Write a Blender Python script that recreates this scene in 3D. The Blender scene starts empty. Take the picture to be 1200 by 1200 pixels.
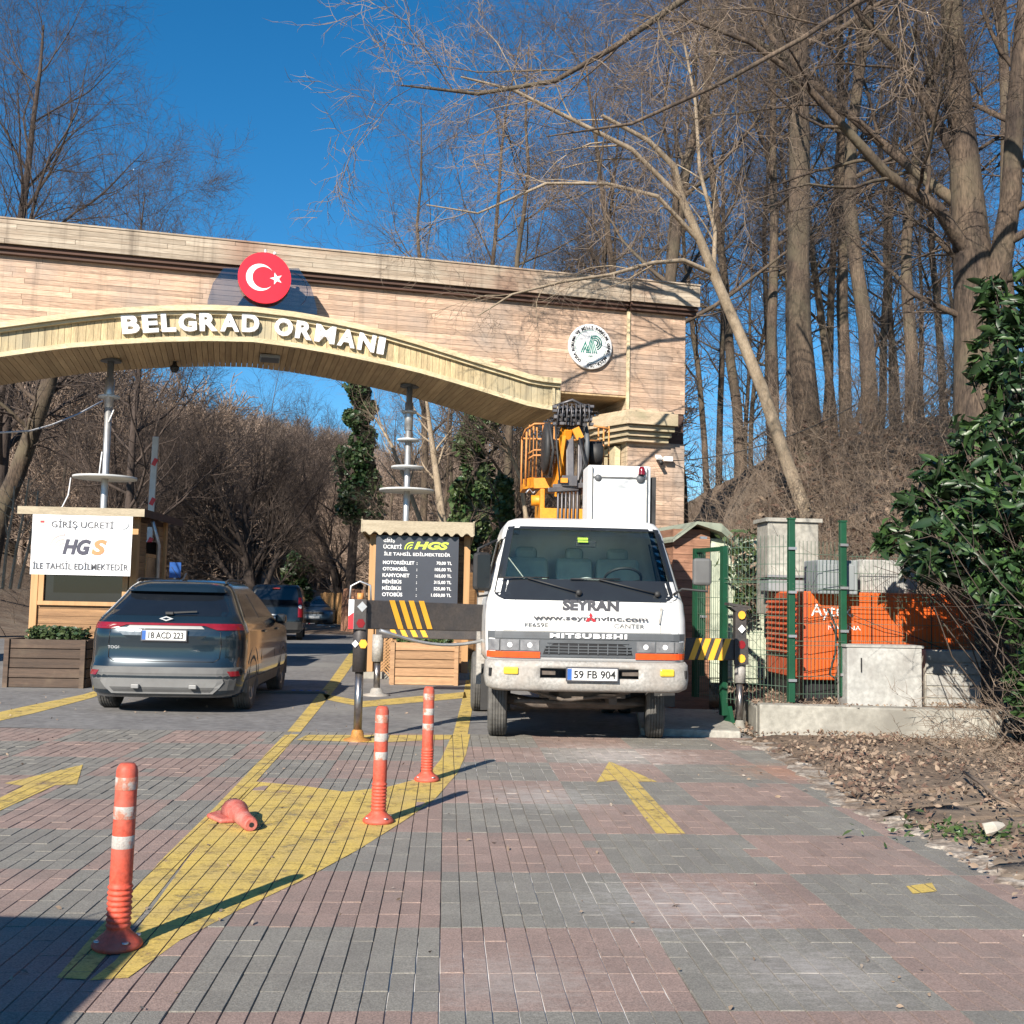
import bpy, bmesh, math, random
import numpy as np
from mathutils import Vector, Matrix
R = math.radians
sc = bpy.context.scene
COL = sc.collection

# ------------------------------------------------------------------ camera
F = 1280.0; CAMH = 1.48; PITCH = math.atan(102/1280); ROLL = R(1.2)
fw = np.array([0, math.cos(PITCH), math.sin(PITCH)])
_u = np.array([0, -math.sin(PITCH), math.cos(PITCH)]); _r = np.array([1., 0, 0])
rt = math.cos(ROLL)*_r + math.sin(ROLL)*_u
up = -math.sin(ROLL)*_r + math.cos(ROLL)*_u
CAM = np.array([0, 0, CAMH])
cam_d = bpy.data.cameras.new('camera'); cam = bpy.data.objects.new('camera', cam_d); COL.objects.link(cam)
cam_d.sensor_fit = 'HORIZONTAL'; cam_d.sensor_width = 36; cam_d.lens = 36*F/1200
cam_d.clip_start = .05; cam_d.clip_end = 2000
m = Matrix(((rt[0], up[0], -fw[0], CAM[0]), (rt[1], up[1], -fw[1], CAM[1]), (rt[2], up[2], -fw[2], CAM[2]), (0, 0, 0, 1)))
cam.matrix_world = m
sc.camera = cam
# ------------------------------------------------------------------ world, sun, exposure
SUN_EL = R(29.5); SUN_AZ = math.atan2(-.385, -.923)     # azimuth from +Y towards +X
w = bpy.data.worlds.new('World'); sc.world = w; w.use_nodes = True
nt = w.node_tree; bg = nt.nodes['Background']
sky = nt.nodes.new('ShaderNodeTexSky'); sky.sky_type = 'NISHITA'; sky.sun_disc = False
sky.sun_elevation = SUN_EL; sky.sun_rotation = SUN_AZ % (2*math.pi)
sky.altitude = 200; sky.air_density = 1.0; sky.dust_density = .0; sky.ozone_density = 5.2
hs = nt.nodes.new('ShaderNodeHueSaturation'); hs.inputs['Saturation'].default_value = 1.26; hs.inputs['Hue'].default_value = .494
nt.links.new(sky.outputs[0], hs.inputs['Color']); nt.links.new(hs.outputs[0], bg.inputs[0]); bg.inputs[1].default_value = .08
sd = bpy.data.lights.new('sun', 'SUN'); sd.energy = 5.0; sd.angle = R(.5); sd.color = (1, .91, .79)
so = bpy.data.objects.new('sun', sd); COL.objects.link(so)
sdir = Vector((math.sin(SUN_AZ)*math.cos(SUN_EL), math.cos(SUN_AZ)*math.cos(SUN_EL), math.sin(SUN_EL)))
so.rotation_euler = sdir.to_track_quat('Z', 'Y').to_euler(); so.location = sdir*50
sc.view_settings.view_transform = 'Standard'; sc.view_settings.look = 'None'
sc.view_settings.exposure = 0.82; sc.view_settings.gamma = 1; sc.view_settings.use_curve_mapping = False
sc.cycles.max_bounces = 6; sc.cycles.transparent_max_bounces = 12

# ------------------------------------------------------------------ reading points off the photograph
def ray(px, py): return fw + rt*(px-600)/F - up*(py-600)/F
def G(px, py, z=0):
    d = ray(px, py); return CAM + d*(z-CAMH)/d[2]
def P(px, py, Y):
    d = ray(px, py); return CAM + d*Y/d[1]
def proj(p):
    q = np.array(p)-CAM; return 600+F*(q@rt)/(q@fw), 600-F*(q@up)/(q@fw)
rng = np.random.default_rng(7)
rnd = random.Random(5)

# ------------------------------------------------------------------ materials
def new_mat(name):
    mt = bpy.data.materials.new(name); mt.use_nodes = True
    return mt, mt.node_tree, mt.node_tree.nodes['Principled BSDF']
def mixrgb(nt, fac, a, b, mode='MIX'):
    n = nt.nodes.new('ShaderNodeMix'); n.data_type = 'RGBA'; n.blend_type = mode
    for sock, v in ((n.inputs[0], fac), (n.inputs[6], a), (n.inputs[7], b)):
        if hasattr(v, 'is_output'): nt.links.new(v, sock)
        elif isinstance(v, (int, float)): sock.default_value = v
        else: sock.default_value = (*v, 1)
    return n.outputs[2]
def math_n(nt, op, a, b=0., clamp=False):
    n = nt.nodes.new('ShaderNodeMath'); n.operation = op; n.use_clamp = clamp
    for sock, v in ((n.inputs[0], a), (n.inputs[1], b)):
        if hasattr(v, 'is_output'): nt.links.new(v, sock)
        else: sock.default_value = v
    return n.outputs[0]
def noise(nt, vec, scale, detail=5, w=None, rough=.6):
    n = nt.nodes.new('ShaderNodeTexNoise'); n.inputs['Scale'].default_value = scale; n.inputs['Detail'].default_value = detail
    n.inputs['Roughness'].default_value = rough
    if w is not None: n.noise_dimensions = '4D'; nt.links.new(w, n.inputs['W'])
    if vec is not None: nt.links.new(vec, n.inputs['Vector'])
    return n.outputs['Fac']
def ramp(nt, fac, lo, hi):
    n = nt.nodes.new('ShaderNodeMapRange'); n.inputs[1].default_value = lo; n.inputs[2].default_value = hi; n.clamp = True
    nt.links.new(fac, n.inputs[0]); return n.outputs[0]
def M(name, c1, c2=None, scale=4, rough=.7, bump=0., stretch=(1, 1, 1), metal=0, rv=0., lo=.35, hi=.65, bscale=None, c3=None, s3=.6, coat=0, spec=.5, world=False, fine=0., streak=0.):
    """two-tone noise material; c3 = larger patches (dirt, moss); rv = brightness change from object to object"""
    mt, nt, b = new_mat(name)
    if world: vec = nt.nodes.new('ShaderNodeNewGeometry').outputs['Position']
    else: vec = nt.nodes.new('ShaderNodeTexCoord').outputs['Object']
    mp = nt.nodes.new('ShaderNodeMapping'); mp.inputs['Scale'].default_value = stretch; nt.links.new(vec, mp.inputs[0])
    oi = nt.nodes.new('ShaderNodeObjectInfo'); wv = math_n(nt, 'MULTIPLY', oi.outputs['Random'], 40.)
    c2 = c2 or tuple(x*.8 for x in c1)
    f = noise(nt, mp.outputs[0], scale, 7, wv)
    col = mixrgb(nt, ramp(nt, f, lo, hi), c1, c2)
    if fine:
        ff = noise(nt, mp.outputs[0], scale*9, 3, wv)
        col = mixrgb(nt, fine, col, mixrgb(nt, ramp(nt, ff, .35, .65), (.35, .35, .35), (1.6, 1.6, 1.6)), 'MULTIPLY')
    if c3: col = mixrgb(nt, ramp(nt, noise(nt, vec, s3, 6), .48, .68), col, c3)
    if streak:
        m2 = nt.nodes.new('ShaderNodeMapping'); m2.inputs['Scale'].default_value = (3.2, 1, .22); nt.links.new(vec, m2.inputs[0])
        col = mixrgb(nt, math_n(nt, 'MULTIPLY', ramp(nt, noise(nt, m2.outputs[0], 1.4, 7, rough=.65), .52, .72), streak), col, (.10, .075, .055))
    at = nt.nodes.new('ShaderNodeAttribute'); at.attribute_name = 'tint'
    val = math_n(nt, 'ADD', at.outputs['Fac'], 1.)
    if rv: val = math_n(nt, 'ADD', val, math_n(nt, 'MULTIPLY', math_n(nt, 'SUBTRACT', oi.outputs['Random'], .5), rv))
    h = nt.nodes.new('ShaderNodeHueSaturation'); nt.links.new(val, h.inputs['Value']); nt.links.new(col, h.inputs['Color'])
    nt.links.new(h.outputs[0], b.inputs['Base Color'])
    b.inputs['Roughness'].default_value = rough; b.inputs['Metallic'].default_value = metal
    b.inputs['Specular IOR Level'].default_value = spec
    if coat: b.inputs['Coat Weight'].default_value = coat; b.inputs['Coat Roughness'].default_value = .06
    if bump:
        bn = nt.nodes.new('ShaderNodeBump'); bn.inputs['Strength'].default_value = 1; bn.inputs['Distance'].default_value = bump
        nt.links.new(noise(nt, mp.outputs[0], bscale or scale*3, 5, wv), bn.inputs['Height']); nt.links.new(bn.outputs[0], b.inputs['Normal'])
    return mt
def glassM(name, tint, fac=.0):
    mt, nt, b = new_mat(name); nt.nodes.remove(b); out = nt.nodes['Material Output']
    tr = nt.nodes.new('ShaderNodeBsdfTransparent'); tr.inputs[0].default_value = (*tint, 1)
    gl = nt.nodes.new('ShaderNodeBsdfGlossy'); gl.inputs['Roughness'].default_value = .03
    fr = nt.nodes.new('ShaderNodeFresnel'); fr.inputs[0].default_value = 1.5
    mx = nt.nodes.new('ShaderNodeMixShader'); nt.links.new(math_n(nt, 'ADD', fr.outputs[0], fac, True), mx.inputs[0])
    nt.links.new(tr.outputs[0], mx.inputs[1]); nt.links.new(gl.outputs[0], mx.inputs[2]); nt.links.new(mx.outputs[0], out.inputs[0])
    return mt
MAT = {}
def mats():
    D = MAT
    D['litter'] = M('leaf_litter_soil', (.20, .145, .10), (.09, .06, .042), 3, .95, .03, world=True, c3=(.20, .16, .12), s3=.5, fine=.5)
    D['hill'] = M('hill_soil', (.085, .055, .04), (.05, .035, .027), .12, .95, .3, world=True)
    D['asphalt'] = M('asphalt', (.19, .185, .18), (.145, .14, .138), 1.1, .9, .004, world=True, bscale=120, c3=(.24, .235, .22), s3=.35, fine=.35)
    D['joint'] = M('joint_sand', (.095, .08, .066), (.19, .165, .138), 2.5, .95, .003, world=True)
    D['arch_plank'] = M('weathered_cladding', (.60, .42, .30), (.38, .26, .185), 2.2, .75, .004, (.35, 3, 7), rv=.34, c3=(.34, .28, .235), s3=.55, fine=.5, streak=.5)
    D['cornice'] = M('greyed_boards', (.48, .41, .32), (.30, .235, .17), 2.0, .8, .004, (.3, 3, 9), rv=.15, c3=(.27, .17, .12), s3=.55, fine=.4, streak=.6)
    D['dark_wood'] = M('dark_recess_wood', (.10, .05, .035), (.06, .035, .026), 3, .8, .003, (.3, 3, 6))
    D['ring_board'] = M('yellowed_boards', (.58, .46, .26), (.40, .31, .175), 2.5, .8, .003, (5, 3, .5), rv=.2, c3=(.36, .32, .22), s3=.6, fine=.35, streak=.55)
    D['soffit'] = M('soffit_boards', (.50, .37, .21), (.36, .25, .14), 2.5, .85, .003, (5, .5, 3), rv=.25)
    D['trim'] = M('pale_trim', (.64, .54, .35), (.46, .38, .23), 3, .75, .003, (.6, 3, 3), fine=.3)
    D['capital'] = M('mossy_trim', (.56, .44, .31), (.38, .30, .20), 3, .8, .003, (.6, 1, 5), c3=(.30, .27, .17), s3=1.2, fine=.3)
    D['booth_wood'] = M('stained_pine', (.32, .18, .08), (.20, .105, .045), 2.5, .65, .002, (.4, .4, 9), rv=.2, fine=.3)
    D['booth_post'] = M('pale_pine', (.50, .29, .13), (.40, .22, .09), 2.5, .6, .002, (5, 5, .4), rv=.1)
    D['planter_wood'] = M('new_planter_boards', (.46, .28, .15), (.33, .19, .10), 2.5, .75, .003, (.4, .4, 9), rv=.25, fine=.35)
    D['planter_shaded'] = M('shaded_planter_boards', (.10, .065, .045), (.055, .038, .028), 2.5, .8, .003, (.4, .4, 9), rv=.25, c3=(.2, .15, .1), fine=.35)  # left planter: its shade is put into the dark board colour
    D['roof_edge'] = M('pale_roof_board', (.42, .36, .26), (.32, .27, .19), 4, .85, .002, (.5, 1, 4), fine=.3)
    D['metal'] = M('galvanised', (.55, .56, .57), (.42, .43, .44), 6, .42, .001, metal=.75)
    D['disc'] = M('white_disc_paint', (.55, .56, .56), (.45, .46, .46), 5, .5)
    D['white_paint'] = M('white_truck_paint', (.78, .78, .77), (.74, .74, .72), 2, .28, 0, coat=.3, c3=(.64, .62, .57), s3=1.6)
    D['box_white'] = M('cabinet_white', (.80, .81, .80), (.72, .73, .72), 3, .5)
    D['dirty_white'] = M('grey_bumper', (.38, .37, .345), (.30, .285, .26), 4, .6, .001, fine=.35, c3=(.33, .29, .25), s3=3)
    D['black_gloss'] = M('black_gloss', (.022, .026, .030), (.018, .02, .024), 3, .18)
    D['grey_trim'] = M('grey_trim', (.10, .11, .12), (.08, .085, .09), 5, .5)
    D['black'] = M('black_plastic', (.02, .02, .021), (.03, .03, .03), 6, .6, .001)
    D['beam'] = M('outrigger_paint', (.035, .033, .035), (.06, .05, .045), 5, .55, .001, fine=.3)
    D['under'] = M('chassis_dirt', (.07, .06, .052), (.15, .12, .10), 8, .8, .004)
    D['rubber'] = M('tyre_rubber', (.13, .125, .115), (.06, .058, .056), 7, .9, .003)
    D['rubber_dark'] = M('tyre_rubber_dark', (.04, .04, .04), (.06, .058, .055), 7, .85, .003)
    D['rim'] = M('steel_rim', (.32, .32, .33), (.22, .22, .22), 6, .45, metal=.5)
    D['yellow_metal'] = M('crane_yellow', (.72, .28, .012), (.62, .22, .012), 4, .5, fine=.2)
    D['basket_orange'] = M('basket_orange', (.62, .28, .08), (.5, .2, .06), 6, .55)
    D['stripe_yellow'] = M('stripe_yellow', (.85, .43, .03), (.78, .38, .03), 8, .5)
    D['steel_dark'] = M('dark_steel', (.09, .09, .10), (.15, .14, .14), 9, .45, .001, metal=.6)
    D['chrome'] = M('jack_rod', (.35, .33, .32), (.2, .18, .17), 12, .3, metal=.9)
    D['amber'] = M('orange_lens', (.80, .10, .02), (.7, .08, .015), 20, .25, coat=.5)
    D['fog'] = M('yellow_lens', (.72, .50, .05), (.62, .42, .03), 20, .25, coat=.5)
    D['lens'] = M('headlight_lens', (.30, .31, .33), (.50, .52, .54), 14, .12, metal=.6, coat=.8)
    D['red_lens'] = M('red_lens', (.22, .007, .014), (.16, .006, .011), 10, .2, coat=.5)
    D['red_paint'] = M('red_paint', (.55, .02, .03), (.48, .02, .03), 6, .45)
    D['plate'] = M('plate_white', (.80, .80, .77), (.74, .74, .72), 9, .45)
    D['plate_blue'] = M('plate_blue', (.03, .12, .42), None, 5, .45)
    D['ink'] = M('black_ink', (.02, .02, .022), None, 5, .5)
    D['ink_grey'] = M('grey_ink', (.07, .07, .08), None, 5, .5)
    D['white'] = M('white_print', (.82, .82, .82), (.78, .78, .78), 6, .5)
    D['cardblue'] = M('suv_blue', (.013, .026, .037), (.012, .023, .033), 3, .22, metal=.35, coat=.9)
    D['cardark'] = M('van_dark', (.010, .015, .021), (.009, .013, .018), 3, .25, metal=.3, coat=.8)
    D['cargrey'] = M('sedan_silver', (.10, .13, .16), None, 3, .3, metal=.5, coat=.7)
    D['carglass'] = M('dark_glass', (.010, .013, .018), None, 3, .05, coat=.3)
    D['glass'] = glassM('windscreen', (.90, .95, .93), -.01)
    D['acrylic'] = glassM('acrylic', (.72, .74, .78), .06)
    D['silver'] = M('silver_skid', (.27, .27, .265), (.23, .23, .225), 5, .5, metal=.2)
    D['cladding'] = M('grey_cladding', (.11, .112, .11), (.085, .085, .085), 5, .65)
    D['seat'] = M('seat_cloth', (.42, .46, .42), (.34, .37, .34), 6, .9)
    D['foot_paint'] = M('worn_orange_foot', (.45, .20, .035), (.28, .13, .04), 9, .6, fine=.4)
    D['flag_red'] = M('flag_red', (.80, .015, .035), None, 3, .4)
    D['sign_white'] = M('banner_white', (.78, .79, .80), (.72, .73, .74), 2, .55)
    D['sign_dark'] = M('board_anthracite', (.045, .05, .062), (.055, .06, .075), 1.5, .35)
    D['lime'] = M('lime_print', (.62, .80, .08), None, 3, .5)
    D['hgs_orange'] = M('orange_print', (.78, .24, .10), None, 3, .5)
    D['hgs_peach'] = M('peach_print', (.74, .55, .50), None, 3, .5)
    D['hgs_navy'] = M('navy_print', (.045, .045, .075), None, 3, .5)
    D['green_print'] = M('green_print', (.01, .22, .17), None, 3, .5)
    D['bollard'] = M('orange_red_rubber', (.60, .085, .045), (.50, .08, .045), 7, .6, .001, c3=(.42, .12, .085), s3=6, fine=.35)
    D['bollard_old'] = M('worn_red_rubber', (.42, .07, .05), (.50, .2, .16), 9, .6, .002, fine=.25)
    D['reflector'] = M('worn_reflective_band', (.42, .39, .36), (.46, .17, .11), 16, .55, lo=.48, hi=.56, fine=.3)
    D['green_paint'] = M('green_post_paint', (.010, .075, .036), (.008, .055, .028), 6, .45)
    D['wire'] = M('fence_wire', (.045, .10, .065), (.11, .15, .115), 10, .5)
    D['concrete'] = M('concrete', (.38, .365, .32), (.27, .26, .225), 1.6, .9, .006, c3=(.20, .19, .165), s3=1.1, fine=.3)
    D['white_block'] = M('whitewashed_block', (.42, .42, .40), (.32, .32, .30), 2, .85, .006, c3=(.26, .25, .235), s3=2.2, fine=.25)
    D['gen_orange'] = M('generator_orange', (.68, .115, .014), (.58, .10, .014), 2, .5, c3=(.50, .12, .04), s3=1.5)
    D['gen_red'] = M('louvre_red', (.50, .085, .03), (.44, .075, .025), 3, .5)
    D['grey_box'] = M('grey_box', (.20, .225, .235), (.26, .28, .29), 2, .7)
    D['pale_green'] = M('pale_green_cabinet', (.52, .56, .44), (.44, .49, .38), 1.6, .6, c3=(.38, .42, .34), s3=1)
    D['hut_roof'] = M('grey_green_sheet', (.30, .33, .26), (.22, .25, .19), 3, .7, .01)
    D['brickwood'] = M('hut_boards', (.36, .19, .12), (.26, .13, .08), 2.5, .8, .004, (.5, .5, 8), rv=.2, fine=.35)
    D['bark'] = M('grey_brown_bark', (.125, .09, .063), (.045, .032, .024), 5, .95, .03, (1, 1, .22), rv=.3, bscale=9, c3=(.10, .085, .055), s3=.7, fine=.75)
    D['bark_brown'] = M('dark_brown_bark', (.105, .075, .052), (.035, .025, .02), 5, .95, .03, (1, 1, .22), bscale=9, c3=(.12, .10, .065), s3=.8, fine=.8)
    D['bark_dark'] = M('dark_bark', (.075, .055, .045), (.035, .026, .022), 5, .95, .02, (1, 1, .3), rv=.3)
    D['bark_pale'] = M('pale_bark', (.36, .29, .21), (.22, .17, .115), 6, .9, .008, (1, 1, .4), fine=.3)
    D['twig'] = M('twigs', (.115, .085, .064), (.055, .042, .034), 3, .9, rv=.3)
    D['twig_dark'] = M('dark_twigs', (.09, .065, .052), (.05, .038, .032), 3, .9, rv=.3)
    D['twig_grey'] = M('grey_stems', (.27, .205, .15), (.16, .12, .09), 4, .9)
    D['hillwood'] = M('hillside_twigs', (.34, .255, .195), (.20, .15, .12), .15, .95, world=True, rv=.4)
    D['dryleaf'] = M('dry_leaves', (.27, .20, .145), (.13, .09, .065), 7, .85, c3=(.36, .27, .19), s3=3)
    D['rustleaf'] = M('rust_leaves', (.17, .10, .068), (.10, .06, .045), 3, .85)
    D['edge_concrete'] = M('edge_concrete', (.36, .32, .27), (.17, .13, .10), 4, .95, .01, world=True, fine=.6, lo=.40, hi=.55)
    D['stone'] = M('pale_rubble', (.46, .43, .37), (.3, .27, .23), 4, .9, .01)
    def leaf(name, a, b_, rough, var=.5):
        mt = M(name, a, b_, 3.5, rough, rv=var)
        return mt
    D['laurel'] = leaf('laurel_leaf', (.030, .068, .022), (.014, .034, .013), .42)
    D['laurel2'] = leaf('laurel_leaf_light', (.065, .13, .035), (.04, .085, .025), .42)
    D['ivy'] = leaf('ivy_leaf', (.03, .075, .022), (.02, .045, .016), .45)
    D['ivy2'] = leaf('ivy_leaf_light', (.075, .11, .035), (.045, .075, .025), .5)
    # road paint: worn through by noise
    mt, nt, b = new_mat('worn_yellow_paint')
    pos = nt.nodes.new('ShaderNodeNewGeometry').outputs['Position']
    c = mixrgb(nt, ramp(nt, noise(nt, pos, 3, 6), .35, .7), (.58, .42, .10), (.46, .34, .12))
    c = mixrgb(nt, .35, c, mixrgb(nt, ramp(nt, noise(nt, pos, 90, 3), .35, .65), (.45, .45, .45), (1.4, 1.4, 1.4)), 'MULTIPLY')
    nt.links.new(c, b.inputs['Base Color']); b.inputs['Roughness'].default_value = .8
    wear = ramp(nt, noise(nt, pos, 5, 8, rough=.8), .51, .66)
    tr = nt.nodes.new('ShaderNodeBsdfTransparent'); mx = nt.nodes.new('ShaderNodeMixShader')
    nt.links.new(math_n(nt, 'MULTIPLY', wear, .88), mx.inputs[0]); nt.links.new(b.outputs[0], mx.inputs[1]); nt.links.new(tr.outputs[0], mx.inputs[2])
    nt.links.new(mx.outputs[0], nt.nodes['Material Output'].inputs[0]); D['paint'] = mt
    nt = D['joint'].node_tree; b = nt.nodes['Principled BSDF']; lk_ = b.inputs['Base Color'].links[0].from_socket
    pos = nt.nodes.new('ShaderNodeNewGeometry').outputs['Position']; c = lk_
    for (px_, py_, rad) in ((800, 1060, .9), (600, 1150, .7), (700, 1040, .6), (640, 900, .9)):
        p = G(px_, py_); v = nt.nodes.new('ShaderNodeVectorMath'); v.operation = 'DISTANCE'; nt.links.new(pos, v.inputs[0]); v.inputs[1].default_value = (p[0], p[1], 0)
        fall = math_n(nt, 'SUBTRACT', 1., math_n(nt, 'DIVIDE', v.outputs['Value'], rad), True)
        f = ramp(nt, math_n(nt, 'ADD', noise(nt, pos, 7, 6, rough=.7), math_n(nt, 'MULTIPLY', fall, .4)), .46, .56)
        c = mixrgb(nt, math_n(nt, 'MULTIPLY', f, ramp(nt, fall, 0, .2)), c, (.75, .73, .70))
    nt.links.new(c, b.inputs['Base Color'])
    # pavers: red and grey, with chalky and rusty stains of their own shape
    def paver(name, a, b_):
        mt, nt, b = new_mat(name)
        pos = nt.nodes.new('ShaderNodeNewGeometry').outputs['Position']
        c = mixrgb(nt, ramp(nt, noise(nt, pos, 2.2, 6), .3, .7), a, b_)
        c = mixrgb(nt, .55, c, mixrgb(nt, ramp(nt, noise(nt, pos, 130, 3), .35, .65), (.5, .5, .5), (1.5, 1.5, 1.5)), 'MULTIPLY')
        c = mixrgb(nt, math_n(nt, 'MULTIPLY', ramp(nt, noise(nt, pos, 1.1, 9, rough=.75), .5, .75), .5), c, (.22, .20, .18))
        def spot(c, px, py, rad, colr, thr=.5, amt=.8):
            p = G(px, py)
            v = nt.nodes.new('ShaderNodeVectorMath'); v.operation = 'DISTANCE'; nt.links.new(pos, v.inputs[0]); v.inputs[1].default_value = (p[0], p[1], 0)
            fall = math_n(nt, 'SUBTRACT', 1., math_n(nt, 'DIVIDE', v.outputs['Value'], rad), True)
            mp = nt.nodes.new('ShaderNodeMapping'); mp.inputs['Scale'].default_value = (1, 2.2, 1); nt.links.new(pos, mp.inputs[0])
            f = ramp(nt, math_n(nt, 'ADD', noise(nt, mp.outputs[0], 9, 9, rough=.8), math_n(nt, 'MULTIPLY', fall, .35)), thr+.12, thr+.36)
            f = math_n(nt, 'MULTIPLY', math_n(nt, 'MULTIPLY', f, ramp(nt, fall, 0, .35)), amt)
            return mixrgb(nt, f, c, colr)
        c = spot(c, 800, 1060, .85, (.5, .48, .46), amt=.42); c = spot(c, 600, 1150, .6, (.48, .45, .42), amt=.3); c = spot(c, 720, 885, 1.3, (.5, .44, .40))
        c = spot(c, 955, 1140, .6, (.5, .46, .44), amt=.35); c = spot(c, 920, 905, .8, (.34, .17, .10), .45, .55); c = spot(c, 640, 935, .9, (.42, .40, .37), amt=.6)
        at = nt.nodes.new('ShaderNodeAttribute'); at.attribute_name = 'tint'
        h = nt.nodes.new('ShaderNodeHueSaturation'); nt.links.new(math_n(nt, 'ADD', at.outputs['Fac'], 1.), h.inputs['Value']); nt.links.new(c, h.inputs['Color'])
        nt.links.new(h.outputs[0], b.inputs['Base Color']); b.inputs['Roughness'].default_value = .85
        bn = nt.nodes.new('ShaderNodeBump'); bn.inputs['Distance'].default_value = .0025
        nt.links.new(noise(nt, pos, 160, 3), bn.inputs['Height']); nt.links.new(bn.outputs[0], b.inputs['Normal'])
        return mt
    D['paver_red'] = paver('red_paver', (.29, .208, .178), (.225, .165, .142))
    D['paver_grey'] = paver('grey_paver', (.222, .211, .184), (.172, .163, .145))
mats()

# ------------------------------------------------------------------ building helpers
class MB:
    """collects shapes in local coordinates; build() links them as ONE mesh object"""
    def __init__(s): s.v = []; s.f = []; s.mi = []; s.sm = []; s.t = []; s.cm = 0; s.ct = 0.; s.M = None
    def add(s, vs, fs, smooth=False):
        o = len(s.v)
        if s.M is not None: vs = [tuple(s.M @ Vector(p)) for p in vs]
        s.v += [tuple(map(float, p)) for p in vs]; s.f += [tuple(i+o for i in f) for f in fs]
        s.mi += [s.cm]*len(fs); s.sm += [smooth]*len(fs); s.t += [s.ct]*len(fs); return s
    def box(s, c, d, rz=0, rx=0, ry=0, taper=None):
        hx, hy, hz = d[0]/2, d[1]/2, d[2]/2
        vs = []
        for z in (-hz, hz):
            k = taper if (taper and z > 0) else (1, 1)
            vs += [(-hx*k[0], -hy*k[1], z), (hx*k[0], -hy*k[1], z), (hx*k[0], hy*k[1], z), (-hx*k[0], hy*k[1], z)]
        Rm = Matrix.Rotation(rz, 3, 'Z') @ Matrix.Rotation(ry, 3, 'Y') @ Matrix.Rotation(rx, 3, 'X')
        vs = [tuple(Rm @ Vector(v) + Vector(c)) for v in vs]
        return s.add(vs, [(3, 2, 1, 0), (4, 5, 6, 7), (0, 1, 5, 4), (1, 2, 6, 5), (2, 3, 7, 6), (3, 0, 4, 7)])
    def bar(s, a, b, w, h=None, upv=(0, 0, 1)):
        """rectangular bar from a to b"""
        a = Vector(a); b = Vector(b); h = h or w; d = (b-a); L = d.length; d.normalize(); u_ = Vector(upv)
        if abs(d.dot(u_)) > .98: u_ = Vector((0, 1, 0))
        sx = d.cross(u_).normalized(); uy = sx.cross(d).normalized(); vs = []
        for q in (a, b):
            for i, j in ((-1, -1), (1, -1), (1, 1), (-1, 1)): vs.append(tuple(q+sx*w/2*i+uy*h/2*j))
        return s.add(vs, [(0, 1, 2, 3), (7, 6, 5, 4), (0, 4, 5, 1), (1, 5, 6, 2), (2, 6, 7, 3), (3, 7, 4, 0)])
    def tube(s, pts, r, n=8, cap=True, smooth=True):
        pts = [Vector(p) for p in pts]; rs = r if isinstance(r, (list, tuple)) else [r]*len(pts); vs = []
        ref = None
        for i, p in enumerate(pts):
            t = (pts[min(i+1, len(pts)-1)]-pts[max(i-1, 0)]).normalized()
            if ref is None: ref = Vector((0, 0, 1)) if abs(t.z) < .9 else Vector((1, 0, 0))
            a = t.cross(ref).normalized(); b = a.cross(t).normalized(); ref = b
            for k in range(n):
                g = 2*math.pi*k/n; vs.append(tuple(p+(a*math.cos(g)+b*math.sin(g))*rs[i]))
        fs = [(i*n+k, i*n+(k+1) % n, (i+1)*n+(k+1) % n, (i+1)*n+k) for i in range(len(pts)-1) for k in range(n)]
        s.add(vs, fs, smooth)
        if cap: s.add(vs[:n], [tuple(range(n-1, -1, -1))]); s.add(vs[-n:], [tuple(range(n))])
        return s
    def lathe(s, prof, c=(0, 0, 0), axis='Z', n=20, smooth=True, a0=0, a1=2*math.pi):
        """prof = [(radius, height)]"""
        vs = []; full = abs(a1-a0-2*math.pi) < 1e-6; m_ = n if full else n+1
        for (r_, h) in prof:
            for k in range(m_):
                g = a0+(a1-a0)*k/n; x, y = r_*math.cos(g), r_*math.sin(g)
                v = (x, y, h) if axis == 'Z' else ((h, x, y) if axis == 'X' else (x, h, y))
                vs.append((v[0]+c[0], v[1]+c[1], v[2]+c[2]))
        fs = [(i*m_+k, i*m_+(k+1) % m_, (i+1)*m_+(k+1) % m_, (i+1)*m_+k) for i in range(len(prof)-1) for k in range(n)]
        return s.add(vs, fs, smooth)
    def prism(s, poly, a, b, plane='XZ'):
        """extrudes a 2-D outline between a and b along the third axis"""
        n = len(poly)
        def q(p, d): return (p[0], d, p[1]) if plane == 'XZ' else ((p[0], p[1], d) if plane == 'XY' else (d, p[0], p[1]))
        vs = [q(p, a) for p in poly]+[q(p, b) for p in poly]
        return s.add(vs, [tuple(range(n)), tuple(range(2*n-1, n-1, -1))]+[(i, (i+1) % n, n+(i+1) % n, n+i) for i in range(n)])
    def build(s, name, mat, parent=None, bevel=0, kind=None, label=None, seg=2, fixn=True):
        me = bpy.data.meshes.new(name)
        me.from_pydata(s.v, [], s.f)
        for mt in (mat if isinstance(mat, (list, tuple)) else [mat]): me.materials.append(MAT[mt] if isinstance(mt, str) else mt)
        me.polygons.foreach_set('material_index', s.mi); me.polygons.foreach_set('use_smooth', s.sm)
        if any(s.t):
            a = me.attributes.new('tint', 'FLOAT', 'FACE'); a.data.foreach_set('value', s.t)
        if bevel or fixn:
            bm = bmesh.new(); bm.from_mesh(me)
            if bevel or len(s.v) < 4000: bmesh.ops.remove_doubles(bm, verts=bm.verts, dist=1e-5)
            bmesh.ops.recalc_face_normals(bm, faces=bm.faces)
            if bevel:
                ed = [e for e in bm.edges if len(e.link_faces) == 2 and e.calc_face_angle(0) > .6]
                bmesh.ops.bevel(bm, geom=ed, offset=bevel, segments=seg, profile=.5, affect='EDGES', clamp_overlap=True)
            bm.to_mesh(me); bm.free()
        return link(name, me, parent, kind, label)
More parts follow.
